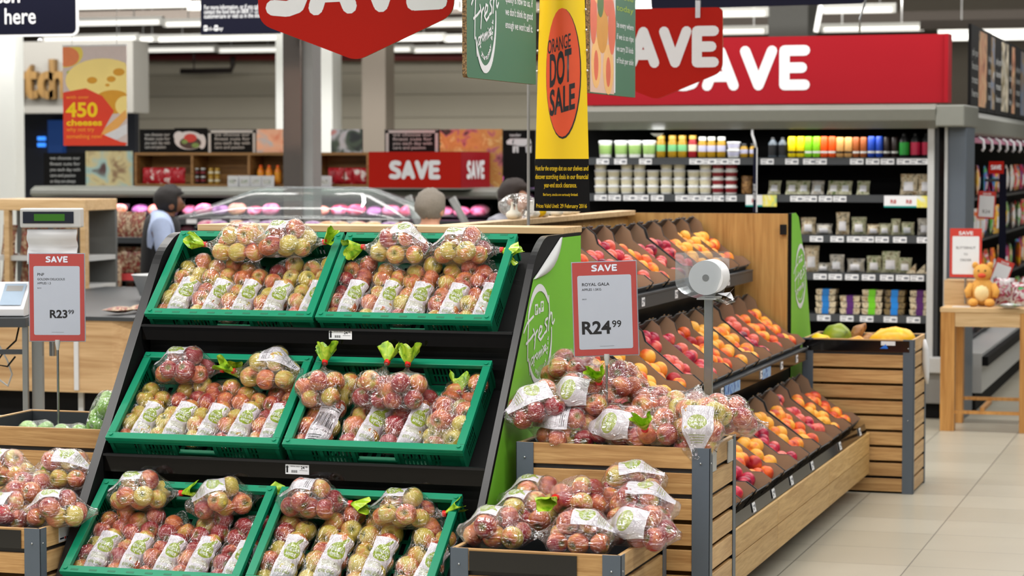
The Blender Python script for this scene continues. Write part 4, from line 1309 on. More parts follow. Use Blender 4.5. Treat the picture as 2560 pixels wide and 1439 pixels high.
PEACH = fruit_mesh('peach', M['peach'], .033); PLUM = fruit_mesh('nectarine', M['plum'], .031, .06)
tray0 = tray_mesh(); tcount = 0
TN = .30
pattern = [list('PPNOPNNPNNOOO'), list('NNPYPNNPOONPP'), list('NNONNPONOPNOP')]
tier_n = ('top', 'middle', 'bottom')
fr_count = {'P': 0, 'N': 0}
for i, (x, z, tl) in enumerate(PT):
    n = 13
    # trays hidden behind the crates in front are left out
    first = {0: 0, 1: 0, 2: 2}[i]
    for k in range(first, n):
        y = PY0 + .005 + k * (PY1 - PY0 - .03) / n
        rnd = random.Random(100 * i + k)
        t = tray0 if tcount == 0 else dup(tray0)
        tcount += 1
        kind = pattern[i][k]
        F = Matrix.Translation((x, y, z)) @ Matrix.Rotation(tl, 4, 'Y')
        t.location = F.translation; t.rotation_euler = (0, tl + rnd.uniform(-.02, .02), rnd.uniform(-.02, .02))
        what = {'P': 'peaches', 'O': 'orange peaches', 'Y': 'yellow peaches', 'N': 'pink nectarines'}[kind]
        t['label'] = 'black cardboard tray of %s, %s from the near end on the %s tier' % (what, ordinal(k), tier_n[i]); t['group'] = 'fruit trays on the peach stand'
        cnt = rnd.randint(10, 14)
        pts = []
        tries = 0
        full = rnd.uniform(.75, 1.05)
        while len(pts) < cnt and tries < 400:
            tries += 1
            u = -.05 - rnd.random() ** 1.2 * .27 * full - .0; v = rnd.uniform(.042, .29 - .042)
            if all((u - a) ** 2 + (v - b_) ** 2 > .053 ** 2 for a, b_ in pts): pts.append((u, v))
        for u, v in pts:
            isn = kind == 'N'
            nm = 'nectarine' if isn else 'peach'
            o = bpy.data.objects.new(nm, PLUM if isn else PEACH); C.objects.link(o)
            p = F @ Vector((u, v, -.062 + rnd.uniform(0, .016)))
            o.location = p; o.rotation_euler = (rnd.uniform(0, 6.3), rnd.uniform(0, 6.3), rnd.uniform(0, 6.3)); s_ = rnd.uniform(.92, 1.1); o.scale = (s_, s_, s_)
            rd = {'P': .32, 'O': .18, 'Y': .02, 'N': .30}[kind]
            o.color = (min(1, max(0, rd + rnd.gauss(0, .12))), rnd.random(), 0, 1)
            tag(o, '%s in the %s tray from the near end, %s tier' % (('pink nectarine' if isn else {'P': 'red and orange peach', 'O': 'orange peach', 'Y': 'yellow peach'}[kind]), ordinal(k), tier_n[i]), nm, 'fruit in the %s tray on the %s tier' % (ordinal(k), tier_n[i]))

# ------------------------------------------------------------------ crate of papayas closing the stand, with the green end panel behind it
PC = wood_crate('slatted oak crate of papayas and melons at the far end of the peach stand', -2.085, -1.535, 11.862, 12.33, .765, 10, front_strip=(.0, .53), floor_z=.675)
ep = thing('end_cap_panel', 'lime green end panel with white roundel standing behind the papaya crate', 'panel', (EX, 12.1, 0))
pp = [(11.9, .05), (12.95, .05), (12.62, .55), (12.30, 1.02), (11.96, 1.38), (11.9, 1.385)]
a_, b2 = 11.862, P(2026, 830, X=EX + .018).y
pp = [(a_, .05), (b2 + .35, .05), (b2, .76), (P(2006, 640, X=EX).y, 1.10), (P(1988, 545, X=EX).y, 1.362), (P(1981, 536, X=EX).y, 1.385), (a_, 1.385)]
e_ = MB(); e_.prism([(EX, a, b_) for a, b_ in pp], (.018, 0, 0), 0, None, 1); e_.build('board', [M['lime_panel'], M['black_matt']], ep, world=True)
q0, q1 = P(1974, 690, X=EX).y, P(2013, 690, X=EX).y; zt, zb = P(1992, 612, X=EX).z, P(1992, 766, X=EX).z
lg = MB(); fresh_logo(lg, frame((EX + .0185, q0, zb), (0, 1, 0), (0, 0, 1)), q1 - q0, zt - zb, 0); lg.build('promise_roundel', [M['white'], M['lime_panel']], ep, world=True)


def rough_fruit(name, loc, r, cols, label, rot=(0, 0, 0), cat='fruit', scale=14, pinch=0.0):
    mb = MB(); n, m_ = 22, 14
    mb.ball((0, 0, 0), r, n, m_)
    for p in mb.v:
        t = p.x / (r[0] if isinstance(r, tuple) else r)
        k = 1 - pinch * max(0, t) ** 2
        p.y *= k; p.z *= k
        p += Vector((0, 0, .004 * math.sin(9 * p.x / .1) * math.cos(7 * p.y / .1)))
    o = mb.build(name, palette(name + '_skin', cols, scale, .4)); o.location = loc; o.rotation_euler = rot
    return tag(o, label, cat)


Z0 = .677
rough_fruit('papaya', (-1.665, 12.04, Z0 + .068), (.118, .085, .070), [(120, 150, 40), (236, 186, 30), (240, 176, 20), (250, 200, 40), (140, 110, 40)], 'large yellow papaya at the right of the papaya crate', (0, -.1, .1), scale=9)
rough_fruit('melon', (-1.945, 12.06, Z0 + .075), (.074, .074, .074), [(70, 84, 30), (130, 150, 40), (160, 170, 40)], 'round green melon in the papaya crate', scale=9)
rough_fruit('papaya', (-2.01, 11.965, Z0 + .050), (.062, .05, .052), [(60, 80, 20), (250, 206, 10), (250, 214, 20)], 'yellow and green papaya at the left of the crate, beside the melon', (0, .5, .3), scale=16, pinch=.3)
rough_fruit('papaya', (-1.99, 12.20, Z0 + .065), (.065, .05, .06), [(60, 80, 20), (130, 140, 30), (120, 120, 40)], 'dull green papaya behind the left end of the papaya crate', (0, .2, 1.0), scale=12)
rough_fruit('papaya', (-1.835, 11.965, Z0 + .045), (.056, .05, .05), [(250, 186, 20), (246, 170, 10), (150, 110, 40)], 'small golden papaya low at the front middle of the crate', (0, 0, .2), scale=9)
for dx, dz, ry, nm in ((-.035, .115, -.9, 'upright brown coconut husk behind the small golden papaya'), (.03, .075, -.35, 'leaning brown coconut husk right of the upright one')):
    rough_fruit('coconut_husk', (-1.825 + dx * .8, 12.11, Z0 + dz * .85), (.068, .032, .032), [(110, 70, 34), (160, 110, 62), (180, 130, 80)], nm, (0, ry, .2), 'coconut', 30, .5)
q = P(2215, 857, Y=11.85)
tag(MB().box(q.x - .025, q.x + .045, 11.852, 11.8555, q.z - .012, q.z + .008).build('white_sticker', M['white']), 'small torn white sticker on the black strip of the papaya crate', 'sticker')
q = P(2210, 866, Y=11.85)
st = MB(); st.add([(-.02, 0, -.01), (.02, 0, -.01), (.008, 0, .012)], [(0, 1, 2)]); st = st.build('blue_sticker', mat('sticker_blue', (40, 120, 230), .3)); st.location = (q.x, 11.8515, q.z)
tag(st, 'small bright blue sticker on the black strip of the papaya crate', 'sticker')
# white handle bag hanging on the right side of that crate
hb = MB(); hb.tube([(0, 0, 0), (.004, .01, -.05), (.006, .012, -.12), (.01, .012, -.19), (.014, .01, -.225)], [.007, .018, .02, .014, .006], 10)
hb = hb.build('rolled_bag', M['white_metal']); hb.location = (-1.522, 12.18, .745)
tag(hb, 'rolled white plastic bag hanging on the side of the papaya crate', 'plastic bag')
# ------------------------------------------------------------------ open chiller with the long red fascia
FY = 15.42
FXR = P(2352, 700, Y=FY).x
fz = lambda y: P(2200, y, Y=FY).z
fx = lambda x, y=600: P(x, y, Y=FY).x - FXR
fr = thing('open_chiller', 'long open chiller of black shelves with dips, jars and drinks under a red fascia', 'fridge', (FXR, FY, 0), (0, 0, R(-2.0)))
FL = fx(1380)
k = MB().box(FL, 0, .46, .50, .1, fz(262)).build('back_panel', M['black_matt'], fr)
cp = MB()
zt, zb = fz(262), fz(322)
cp.prism([(FL, -.02, zb + .01), (FL, -.05, zb), (FL, -.14, zb + .05), (FL, -.16, zt - .03), (FL, -.12, zt), (FL, .5, zt), (FL, .5, zt - .05), (FL, .0, zb + .03)], (-FL - .02, 0, 0))
cp.build('canopy', M['canopy'], fr, bevel=.004)
MB().box(-.02, .16, -.15, .5, zb + .01, zt - .005).build('canopy_corner', M['canopy'], fr, bevel=.01)
hd = MB(); hz0, hz1 = fz(258), fz(88)
hd.box(FL, .02, -.06, .06, hz0, hz1, 0)
F = frame((FL, -.061, hz0), (1, 0, 0), (0, 0, 1)); L0 = -FL
x0, x1 = fx(1668) - FL, fx(2024) - FL
put_save(hd, F, x0, (hz1 - hz0) * .20, (hz1 - hz0) * .67, x1 - x0, 1, .001, .225)
hd.build('fascia', [M['red_deep'], M['white']], fr)
MB().box(.02, .045, -.075, .075, hz0, hz1).build('fascia_end', M['red_deep'], fr)
sd = MB(); sd.box(-.05, -.02, 0, .48, .12, zb + .02, 0); sd.box(-.085, -.045, -.035, 0, .30, zb + .02, 1); sd.build('side_panel', [M['dark_grey'], M['light_grey']], fr)
po = MB(); po.box(.035, .15, .02, .4, 0, zb + .03, 0); po.box(.015, .035, 0, .03, 0, zb + .03, 1); po.build('corner_post', [M['steel_paint'], M['light_grey']], fr, bevel=.004)
b = MB(); b.box(FL, .02, -.06, .5, .10, .30, 0); b.box(FL, .05, -.12, -.03, .30, .40, 1); b.box(FL, .0, .0, .5, 0, .1, 2); b.build('base', [M['mid_grey'], M['light_grey'], M['black_matt']], fr, bevel=.008)
SH = [393, 487, 588, 683, 787]
tick = [[1500, 1545, 1608, 1735, 1768, 1800, 1830, 1915, 1977, 2022, 2048, 2140, 2180, 2217, 2258, 2290, 2315], [1495, 1530, 1568, 1600, 1638, 1700, 1730, 1760, 1795, 1822, 1990, 2024, 2062, 2098],
        [2040, 2092, 2134, 2168, 2205, 2250, 2310], [2050, 2088, 2130, 2172, 2218, 2258, 2294], [2060, 2118, 2168, 2228, 2286]]
PTK = None
for i, y in enumerate(SH):
    z = fz(y)
    s = MB(); s.box(FL, -.05, .0, .455, z - .02, z - .002, 0); s.box(FL, -.05, -.012, .002, z - .048, z - .001, 0)
    sh = s.build('shelf', M['dark_grey'], fr)
    for x in tick[i]:
        if PTK is None:
            t = MB(); t.box(-.043, .043, -.002, 0, -.019, .017, 0); FF = frame((0, -.0021, 0), (1, 0, 0), (0, 0, 1))
            rect(t, FF, -.035, .0, .004, .010, 1, .0004); rect(t, FF, .008, .036, -.010, .006, 1, .0004); rect(t, FF, -.035, -.008, -.012, -.006, 1, .0004)
            PTK = t.build('price_ticket', [M['white'], M['ink_grey']], sh); o = PTK
        else: o = copy_obj(PTK, sh)
        o.location = (fx(x), -.013, z - .026)


def at_shelf(o, px_, i, depth=.08, dz=0.0):
    """stand an object on chiller shelf i, below picture column px_"""
    v = fr.matrix_basis @ Vector((fx(px_), depth, fz(SH[i]) + dz))
    o.location = v; o.rotation_euler = fr.rotation_euler
    return o


shelf_nm = ('top', 'second', 'third', 'fourth', 'lowest')
PR = {}


def tub(name, h, r, body, lid, band=None):
    t = thing(name, '', '')
    MB().lathe([(r * .84, 0), (r * .98, h * .86)], 18, 0).build('tub', body, t)
    MB().lathe([(r * 1.03, h * .84), (r * 1.05, h * .86), (r * 1.05, h * .97), (r * .95, h)], 18).build('lid', lid, t)
    if band:
        MB().lathe([(r * .885, h * .20), (r * .965, h * .72)], 18).build('label_band', band, t).scale = (1.012, 1.012, 1)
    return t


def jar(name, h, r, body, lid, band, neck=.8):
    t = thing(name, '', '')
    MB().lathe([(r * .9, 0), (r, h * .05), (r, h * .68), (r * neck, h * .80), (r * neck, h * .84)], 16).build('jar', body, t)
    MB().lathe([(r * neck * 1.08, h * .83), (r * neck * 1.08, h * .98), (r * neck, h)], 16).build('lid', lid, t)
    MB().lathe([(r * 1.015, h * .28), (r * 1.015, h * .58)], 16).build('label_band', band, t)
    return t


def bottle(name, h, r, body, cap, band):
    t = thing(name, '', '')
    MB().lathe([(r * .9, 0), (r, h * .03), (r, h * .70), (r * .5, h * .86), (r * .42, h * .90)], 16).build('bottle', body, t)
    MB().lathe([(r * .46, h * .895), (r * .46, h * .99), (r * .4, h)], 12).build('cap', cap, t)
    MB().lathe([(r * 1.015, h * .10), (r * 1.015, h * .62)], 16).build('label_band', band, t)
    return t


def can(name, h, r, body, spot):
    t = thing(name, '', '')
    MB().lathe([(r * .8, 0), (r, h * .05), (r, h * .93), (r * .78, h)], 16).build('can', body, t)
    MB().lathe([(r * 1.012, h * .20), (r * 1.012, h * .30)], 16).build('printed_band', spot, t)
    return t


mc = lambda n, c, **kw: mat(n, c, .35, **kw)
W_ = M['white']
mats = dict(olive=mc('olives', (168, 130, 20)), cherry=mc('cherry_red', (150, 18, 30)), gold=mc('gold_lid', (200, 160, 60)), lav=mc('lavender_band', (190, 190, 215)), grnb=mc('green_band', (120, 190, 130)), nut=palette('nuts', [(90, 56, 26), (170, 130, 80)], 60),
            dark=mc('dark_bottle', (22, 24, 26)), grey=mc('grey_bottle', (80, 90, 100)), yel=mc('can_yellow', (246, 224, 10)), grn=mc('can_green', (140, 214, 30)), ora=mc('can_orange', (246, 90, 16)), tan=mc('can_tan', (222, 170, 100)), cop=mc('can_copper', (170, 90, 40)),
            blu=mc('can_blue', (28, 70, 180)), blk=mc('can_black', (40, 26, 24)), gr2=mc('bottle_green', (40, 170, 60)), pink=mc('bottle_pink', (206, 40, 80)), tubw=mc('tub_white', (224, 226, 222)), tubg=mc('tub_leafgreen', (150, 186, 110)), redb=mc('red_band', (130, 30, 40)), crm=mc('cream_band', (214, 208, 180)))
rowspec = [
    ([1497, 1537, 1572, 1608], lambda: tub('dip_tub', .112, .046, mats['tubw'], W_, mats['tubg']), 'white and green dip tub', 'tub'),
    ([1638, 1667, 1692], lambda: jar('pickle_jar', .145, .031, mats['olive'], mats['gold'], mats['grnb']), 'golden pickle jar', 'jar'),
    ([1718], lambda: jar('cherry_jar', .145, .029, mats['cherry'], mats['gold'], mats['crm']), 'red cherry jar', 'jar'),
    ([1743, 1766, 1791], lambda: jar('olive_jar', .135, .030, mats['olive'], mats['tubw'], mats['lav']), 'olive jar with pale lid', 'jar'),
    ([1848, 1872], lambda: jar('mustard_jar', .09, .026, mats['olive'], mats['dark'], mats['lav'], .7), 'small mustard jar with dark cap', 'jar'),
    ([1921, 1946], lambda: bottle('grey_bottle', .13, .030, mats['grey'], mats['dark'], mats['dark']), 'grey drink bottle', 'bottle'),
    ([1970, 1992], lambda: can('yellow_can', .135, .029, mats['yel'], mats['blk']), 'yellow drink can', 'can'),
    ([2011, 2032], lambda: can('green_can', .135, .027, mats['grn'], mats['tubw']), 'lime green drink can', 'can'),
    ([2051, 2071], lambda: can('orange_can', .135, .026, mats['ora'], mats['tubw']), 'orange drink can', 'can'),
    ([2091, 2112], lambda: can('tan_can', .13, .026, mats['tan'], mats['blk']), 'tan drink can', 'can'),
    ([2131, 2150], lambda: can('copper_can', .13, .022, mats['cop'], mats['tubw']), 'copper drink can', 'can'),
    ([2170, 2190], lambda: can('blue_can', .135, .024, mats['blu'], mats['tubw']), 'blue drink can', 'can'),
    ([2209, 2229], lambda: can('black_can', .13, .022, mats['blk'], mats['tubw']), 'black drink can', 'can'),
    ([2253], lambda: bottle('green_bottle', .155, .032, mats['dark'], mats['dark'], mats['gr2']), 'dark bottle with a green label', 'bottle'),
    ([2281, 2309], lambda: bottle('red_bottle', .155, .032, mats['dark'], mats['dark'], mats['pink']), 'dark bottle with a crimson label', 'bottle'),
]
for xs, mk, desc, cat in rowspec:
    src = mk()
    for j, x in enumerate(xs):
        o = src if j == 0 else dup(src)
        at_shelf(o, x, 0)
        one = '%s on the top chiller shelf' % desc
        tag(o, one if len(xs) == 1 else '%s %s from the left on the top chiller shelf' % (ordinal(j), desc), cat, desc + 's on the top chiller shelf' if len(xs) > 1 else None)
src = tub('cream_tub', .050, .044, mats['tubw'], W_, mats['lav'])
for j, dz in enumerate((0, .052)):
    o = src if j == 0 else dup(src)
    at_shelf(o, 1822, 0, dz=dz); tag(o, '%s of two small white tubs stacked beside the olive jars' % ('lower', 'upper')[j], 'tub', 'two stacked tubs on the top chiller shelf')
st_ = [(1486, 4, 'w'), (1519, 3, 'w'), (1552, 4, 'w'), (1585, 4, 'w'), (1619, 3, 'w'), (1653, 4, 'w'), (1686, 4, 'w'), (1722, 3, 'w'), (1752, 4, 'w'), (1784, 4, 'r'), (1817, 4, 'r')]
tw = tub('deli_tub', .0515, .0415, mats['tubw'], W_, mats['crm']); tr_ = tub('deli_tub', .0515, .0415, mats['tubw'], W_, mats['redb']); uw = ur = 0
for j, (x, n, c) in enumerate(st_):
    for q in range(n):
        if c == 'w': o = tw if uw == 0 else dup(tw); uw += 1
        else: o = tr_ if ur == 0 else dup(tr_); ur += 1
        at_shelf(o, x, 1, .07, q * .0525)
        tag(o, '%s tub up in the %s stack from the left on the second chiller shelf' % (ordinal(q), ordinal(j)), 'tub', 'stacked deli tubs on the second chiller shelf')
o = at_shelf(jar('nut_jar', .12, .036, mats['nut'], mats['nut'], mats['nut'], .95), 1856, 1); tag(o, 'brown jar of nuts at the right end of the white tubs, second chiller shelf', 'jar')


def pillow(name, w_, h, d, m_, lab=None, crimp=True):
    """filled packet: bulging middle, pinched ends, optional printed patch"""
    t = thing(name, '', '')
    mb = MB(); nx, nz = 8, 8
    for s in (-1, 1):
        vs = [((i / nx - .5) * w_ * (1 - .10 * math.sin(PI * j / nz)), s * d / 2 * (max(0, math.sin(PI * i / nx)) ** .5) * (max(0, math.sin(PI * j / nz)) ** .6), j / nz * h) for j in range(nz + 1) for i in range(nx + 1)]
        fs = [(j * (nx + 1) + i, j * (nx + 1) + i + 1, (j + 1) * (nx + 1) + i + 1, (j + 1) * (nx + 1) + i) for j in range(nz) for i in range(nx)]
        mb.add(vs, fs, 0, True)
    mb.build('packet', m_, t)
    if lab:
        q = MB(); vs = []; fs = []
        for j in range(5):
            for i in range(5):
                u, v = .22 + .56 * i / 4, .18 + .42 * j / 4
                vs.append(((u - .5) * w_ * (1 - .10 * math.sin(PI * v)), -d / 2 * math.sin(PI * u) ** .5 * math.sin(PI * v) ** .6 - .0015, v * h))
        fs = [(j * 5 + i, j * 5 + i + 1, (j + 1) * 5 + i + 1, (j + 1) * 5 + i) for j in range(4) for i in range(4)]
        q.add(vs, fs, 0, True); q.build('sticker', lab, t)
    return t


pk = dict(a=palette('packet_beige', [(150, 120, 80), (214, 200, 170), (120, 110, 90)], 40), b=palette('packet_grey', [(90, 90, 84), (190, 186, 176), (150, 140, 120)], 40), c=palette('packet_green', [(90, 110, 50), (190, 190, 160), (130, 120, 90)], 40))
lab_r = palette('sticker_white', [(230, 230, 230), (226, 226, 232), (200, 206, 210)], 8)
seen = {}
def put_packet(x, i, w_, h, d, m_, desc, tilt=0, n=None, dz=0):
    o = at_shelf(pillow('salad_packet', w_, h, d, m_, lab_r), x, i, .07, dz)
    o.rotation_euler = (R(tilt), 0, fr.rotation_euler.z + R((x * 7 % 13) - 6))
    j = seen.get(i, 0); seen[i] = j + 1
    return tag(o, '%s %s, counted from the left on the %s chiller shelf' % (ordinal(j), desc, shelf_nm[i]), 'packet', 'packets on the %s chiller shelf' % shelf_nm[i])
for x in (1925, 1970, 2000, 2035, 2075, 2105, 2150): put_packet(x, 1, .085, .10, .03, pk['abc'[x % 3]], 'slim pack of sliced cheese', -28)
for x in (2266, 2311): put_packet(x, 1, .12, .135, .05, pk['a'], 'standing bag of salad', -8)
for x, w_, h, d in ((2013, .10, .11, .06), (2053, .11, .07, .07), (2100, .09, .145, .05), (2141, .10, .115, .06), (2178, .09, .07, .06), (2207, .08, .075, .05), (2234, .06, .105, .04), (2264, .09, .085, .06), (2308, .10, .11, .06)):
    put_packet(x, 2, w_, h, d, pk['abc'[x % 3]], 'clear bag of mixed salad')
for x, w_, h, d in ((2022, .10, .17, .07), (2053, .09, .06, .07), (2086, .10, .115, .06), (2134, .12, .09, .07), (2180, .10, .11, .06), (2222, .12, .14, .06), (2258, .09, .10, .05)):
    put_packet(x, 3, w_, h, d, pk['abc'[x % 3]], 'wrapped deli packet')
for j, x in enumerate((2274, 2298, 2320)):
    t = thing('sandwich_pack', '', ''); m_ = MB(); m_.prism([(-.03, -.03, 0), (.03, -.03, 0), (.03, -.03, .062)], (0, .05, 0)); m_.build('wedge_box', pk['a'], t)
    at_shelf(t, x, 3, .08); tag(t, '%s wedge of sandwich at the right end of the fourth chiller shelf' % ordinal(j), 'sandwich', 'sandwich wedges on the fourth chiller shelf')
for j, (x, n, c) in enumerate(((2060, 4, (20, 120, 200)), (2122, 3, (84, 30, 110)), (2177, 4, (110, 200, 30)), (2234, 4, (20, 130, 220)), (2298, 4, (84, 26, 104)))):
    src = None
    for q in range(n):
        if src is None:
            src = thing('meal_tray', '', ''); m_ = MB()
            m_.prism([(-.062, -.05, .006), (-.054, -.05, 0), (.054, -.05, 0), (.062, -.05, .006), (.066, -.05, .036), (-.066, -.05, .036)], (0, .1, 0)); m_.build('tray', pk['a'] if j != 3 else palette('packet_brown', [(60, 50, 40), (130, 110, 70), (40, 36, 34)], 30), src)
            MB().box(-.022, .022, -.054, .054, -.001, .0385).build('sleeve', mc('sleeve_%d' % j, c), src); o = src
        else: o = dup(src)
        at_shelf(o, x + (q % 2) * 1.5, 4, .08, q * .0405)
        tag(o, '%s meal tray up in the %s stack from the left on the lowest shelf' % (ordinal(q), ordinal(j)), 'meal tray', 'stacked meal trays on the lowest chiller shelf')
# promotional strips hanging from the second shelf
for (x0, x1, nm, cc) in ((1862, 1905, 'left white strip with red prices', 'w'), (1904, 1940, 'left teal strip with pictures', 't'), (2210, 2292, 'right white strip with red prices', 'w'), (2292, 2328, 'right teal strip with yellow', 't')):
    w2 = fx(x1) - fx(x0); t = MB(); t.box(0, w2, 0, .002, -.075, 0, 0); FF = frame((0, -.0001, -.075), (1, 0, 0), (0, 0, 1))
    if cc == 'w':
        rect(t, FF, 0, w2, 0, .010, 2, .0004)
        for q in range(max(1, int(w2 / .09))): put_text(t, 'R8', FF, .04 + .1 * q, .025, .035, 1, .02, 'LEFT', .0008)
    o = t.build('promotion_strip', [W_, M['red'], mc('teal', (30, 150, 140))] if cc == 'w' else palette('teal_pictures', [(40, 170, 160), (230, 220, 90), (220, 226, 220)], 12))
    v = fr.matrix_basis @ Vector((fx(x0), -.022, fz(SH[1]) - .004)); o.location = v; o.rotation_euler = fr.rotation_euler
    tag(o, nm + ' hanging on the second chiller shelf', 'label')
# flag pole strip clipped on the canopy
t = thing('aisle_flag', 'narrow navy flag on a white hook hanging in front of the chiller shelves', 'sign', fr.matrix_basis @ Vector((fx(1892), -.10, 0)))
MB().tube([(-.018, 0, fz(322)), (-.02, 0, fz(335)), (-.005, 0, fz(352)), (.004, 0, fz(368))], .008, 8).build('hook', M['white_metal'], t)
m_ = MB(); m_.box(-.012, .010, -.002, .002, fz(532), fz(368), 0); m_.box(.010, .014, -.003, .003, fz(532), fz(368), 1); FF = frame((-.001, -.0025, fz(520)), (0, 0, 1), (-1, 0, 0)); put_text(m_, 'SAVE SAVE', FF, .05, -.006, .022, 1, .0, 'LEFT', .0006)
m_.build('strip', [M['navy'], M['white']], t)
o = tag(MB().lathe([(.0, 0), (.02, .004), (.045, .022)], 14).build('white_clip', W_), 'small white dish clip hanging at the top left of the chiller shelves', 'clip'); o.location = fr.matrix_basis @ Vector((fx(1642), -.06, fz(340)))
for i in (): pass
# light inside the canopy
area('chiller_light', (FXR + FL / 2 - .1), FY + .05, fz(330), 2.0, .10, 4, (1, .98, .94))

# ------------------------------------------------------------------ gondola along the right-hand aisle
GX = FXR + .15
g = thing('sweet_gondola', 'long dark shelving run of hanging sweets going away down the right aisle, with picture boards', 'shelving', (GX, 15.95, 0))
W3 = dict(parent=g, world=True)
zc0, zc1 = 1.80, 1.98
MB().box(GX - .55, GX - .50, 15.95, 27, 0, 1.85).build('back_panel', M['black_matt'], **W3)
m_ = MB(); m_.prism([(GX - .5, 15.95, zc1), (GX - .05, 15.95, zc1), (GX + .0, 15.95, zc1 - .05), (GX + .0, 15.95, zc0 + .03), (GX - .05, 15.95, zc0), (GX - .5, 15.95, zc0 + .05)], (0, 11, 0)); m_.build('canopy', M['canopy'], **W3)
MB().box(GX - .06, GX - .02, 15.96, 26.8, zc0 - .035, zc0).build('pink_light_strip', mat('pink_strip', (190, 120, 150), .4), **W3)
b = MB(); b.box(GX - .5, GX + .02, 15.95, 27, 0, .12, 0); b.box(GX - .5, GX + .06, 15.95, 27, .12, .38, 1); b.box(GX + .06, GX + .10, 15.95, 27, .30, .36, 0); b.build('base', [M['black_matt'], M['light_grey']], **W3)
for z in (.42, .75, 1.08, 1.38):
    MB().box(GX - .5, GX - .12, 15.98, 26.9, z - .015, z).build('shelf', M['dark_grey'], **W3)
pics = [palette('sweet_picture_a', [(30, 26, 28), (214, 150, 120), (230, 190, 150), (60, 50, 50)], 5), palette('sweet_picture_b', [(200, 205, 210), (150, 120, 70), (120, 140, 170), (40, 36, 40)], 6), palette('sweet_picture_c', [(190, 190, 186), (120, 110, 80), (220, 210, 190), (70, 66, 60)], 6)]
yb = 15.95
for j in range(9):
    L_ = .55 + .5 * (j % 2 == 0)
    bb = thing('picture_board', '', '', (GX - .03, yb, zc1))
    h = .56
    MB().box(-.02, 0, 0, L_ - .02, 0, h).build('board', M['black_matt'], bb)
    m_ = MB(); FF = frame((.0012, 0, 0), (0, 1, 0), (0, 0, 1)); rect(m_, FF, L_ * .45, L_ - .04, .03, h - .02, 0, 0); m_.build('picture', pics[j % 3], bb)
    m_ = MB()
    for q in range(4): put_text(m_, ('pick your', 'favourite', 'treats', 'here')[q], FF, .05, .36 - q * .09, .07, 0, .01, 'LEFT', .0006, width=L_ * .36)
    m_.build('lettering', M['light_grey'], bb)
    tag(bb, '%s picture board from the corner above the right aisle shelving' % ordinal(j), 'sign', 'picture boards above the right aisle'); yb += L_
cols = [(220, 40, 60), (240, 190, 30), (230, 230, 230), (60, 120, 190), (240, 120, 30), (90, 170, 60), (150, 40, 90), (230, 200, 160)]
pals = [palette('sweet_packet_%d' % j, [cols[j], cols[(j + 3) % 8], cols[(j + 5) % 8]], 14) for j in range(8)]
proto = [pillow('sweet_packet', .16, .21, .05, pals[j], W_) for j in range(8)]
used = [0] * 8
rows_z = (.44, .77, 1.10, 1.40)
for ri, z in enumerate(rows_z):
    for ci in range(30):
        rnd = random.Random(ri * 40 + ci)
        j = rnd.randrange(8)
        o = proto[j] if used[j] == 0 else dup(proto[j]); used[j] += 1
        o.location = (GX - .14 + rnd.uniform(-.03, .06), 16.12 + ci * .27 + rnd.uniform(-.03, .03), z + .002); o.rotation_euler = (0, 0, R(90 + rnd.uniform(-14, 14)))
        tag(o, '%s sweet packet from the corner on the %s shelf of the right aisle run' % (ordinal(ci), ('lowest', 'second lowest', 'second highest', 'highest')[ri]), 'packet', 'sweet packets along the right aisle')
for j in range(8):
    if used[j] == 0:
        for c_ in list(proto[j].children): bpy.data.objects.remove(c_)
        bpy.data.objects.remove(proto[j])
for j in range(10):
    o = MB().tube([(0, 0, 0), (.03, 0, -.02), (.035, 0, -.07), (.02, 0, -.09)], .010, 6).build('white_hook', M['white_metal']); o.location = (GX + .0, 16.2 + .55 * j, zc0)
    tag(o, '%s white hook from the corner under the right aisle canopy' % ordinal(j), 'hook', 'white hooks under the right aisle canopy')
# navy flag strips and red cards standing out from the shelves
fl = thing('aisle_flag', 'navy strip standing out from the right aisle shelves, behind the red cards', 'sign', (GX + .06, 17.0, 0))
MB().box(0, .05, -.002, .002, P(2480, 770, Y=17).z, P(2480, 420, Y=17).z).build('strip', M['navy'], fl); MB().box(-.1, .0, -.002, .002, 1.5, 1.52).build('arm', M['dark_grey'], fl)
def framed_card(name, x0, y0, x1, y1, Y, label, head, lines, rot=0.0, stand=None):
    A, B = P(x0, y1, Y=Y), P(x1, y0, Y=Y); w_, h = B.x - A.x, B.z - A.z
    t = thing(name, label, 'sign', ((A.x + B.x) / 2, Y, A.z), (0, rot, 0))
    m_ = MB(); m_.box(-w_ / 2, w_ / 2, 0, .004, 0, h, 0); FF = frame((-w_ / 2, -.0001, 0), (1, 0, 0), (0, 0, 1))
    poly(m_, FF, rounded(w_ * .08, w_ * .92, h * .06, h * .84, w_ * .03), 1, .0006)
    put_text(m_, head, FF, w_ / 2, h * .87, h * .10, 1, .03, 'CENTER', .0008, width=w_ * .45)
    for q, (tx, yy, sz) in enumerate(lines): put_text(m_, tx, FF, w_ / 2, h * yy, h * sz, 2, .0, 'CENTER', .001)
    m_.build('card', [M['red_frame'], W_, M['ink']], t)
    if stand is not None:
        MB().cyl((0, .004, 0), (0, .004, -(A.z - stand)), .007, n=8).build('post', M['silver'], t)
    return t
framed_card('price_card', 2374, 571, 2455, 692, 14.95, 'red framed white save card standing on the oak table', 'SAVE', [('BUTTERNUT', .58, .07), ('TO', .45, .06), ('ORDER', .33, .07)], stand=P(2410, 760, Y=14.95).z)
framed_card('price_card', 2442, 478, 2487, 546, 16.9, 'small red framed card high on the right aisle shelves', 'SAVE', [('R24', .2, .18)], rot=.05)
framed_card('price_card', 2466, 646, 2512, 720, 16.0, 'tilted red framed card behind the plush toy on the table', 'SAVE', [('R19', .25, .18)], rot=.35)
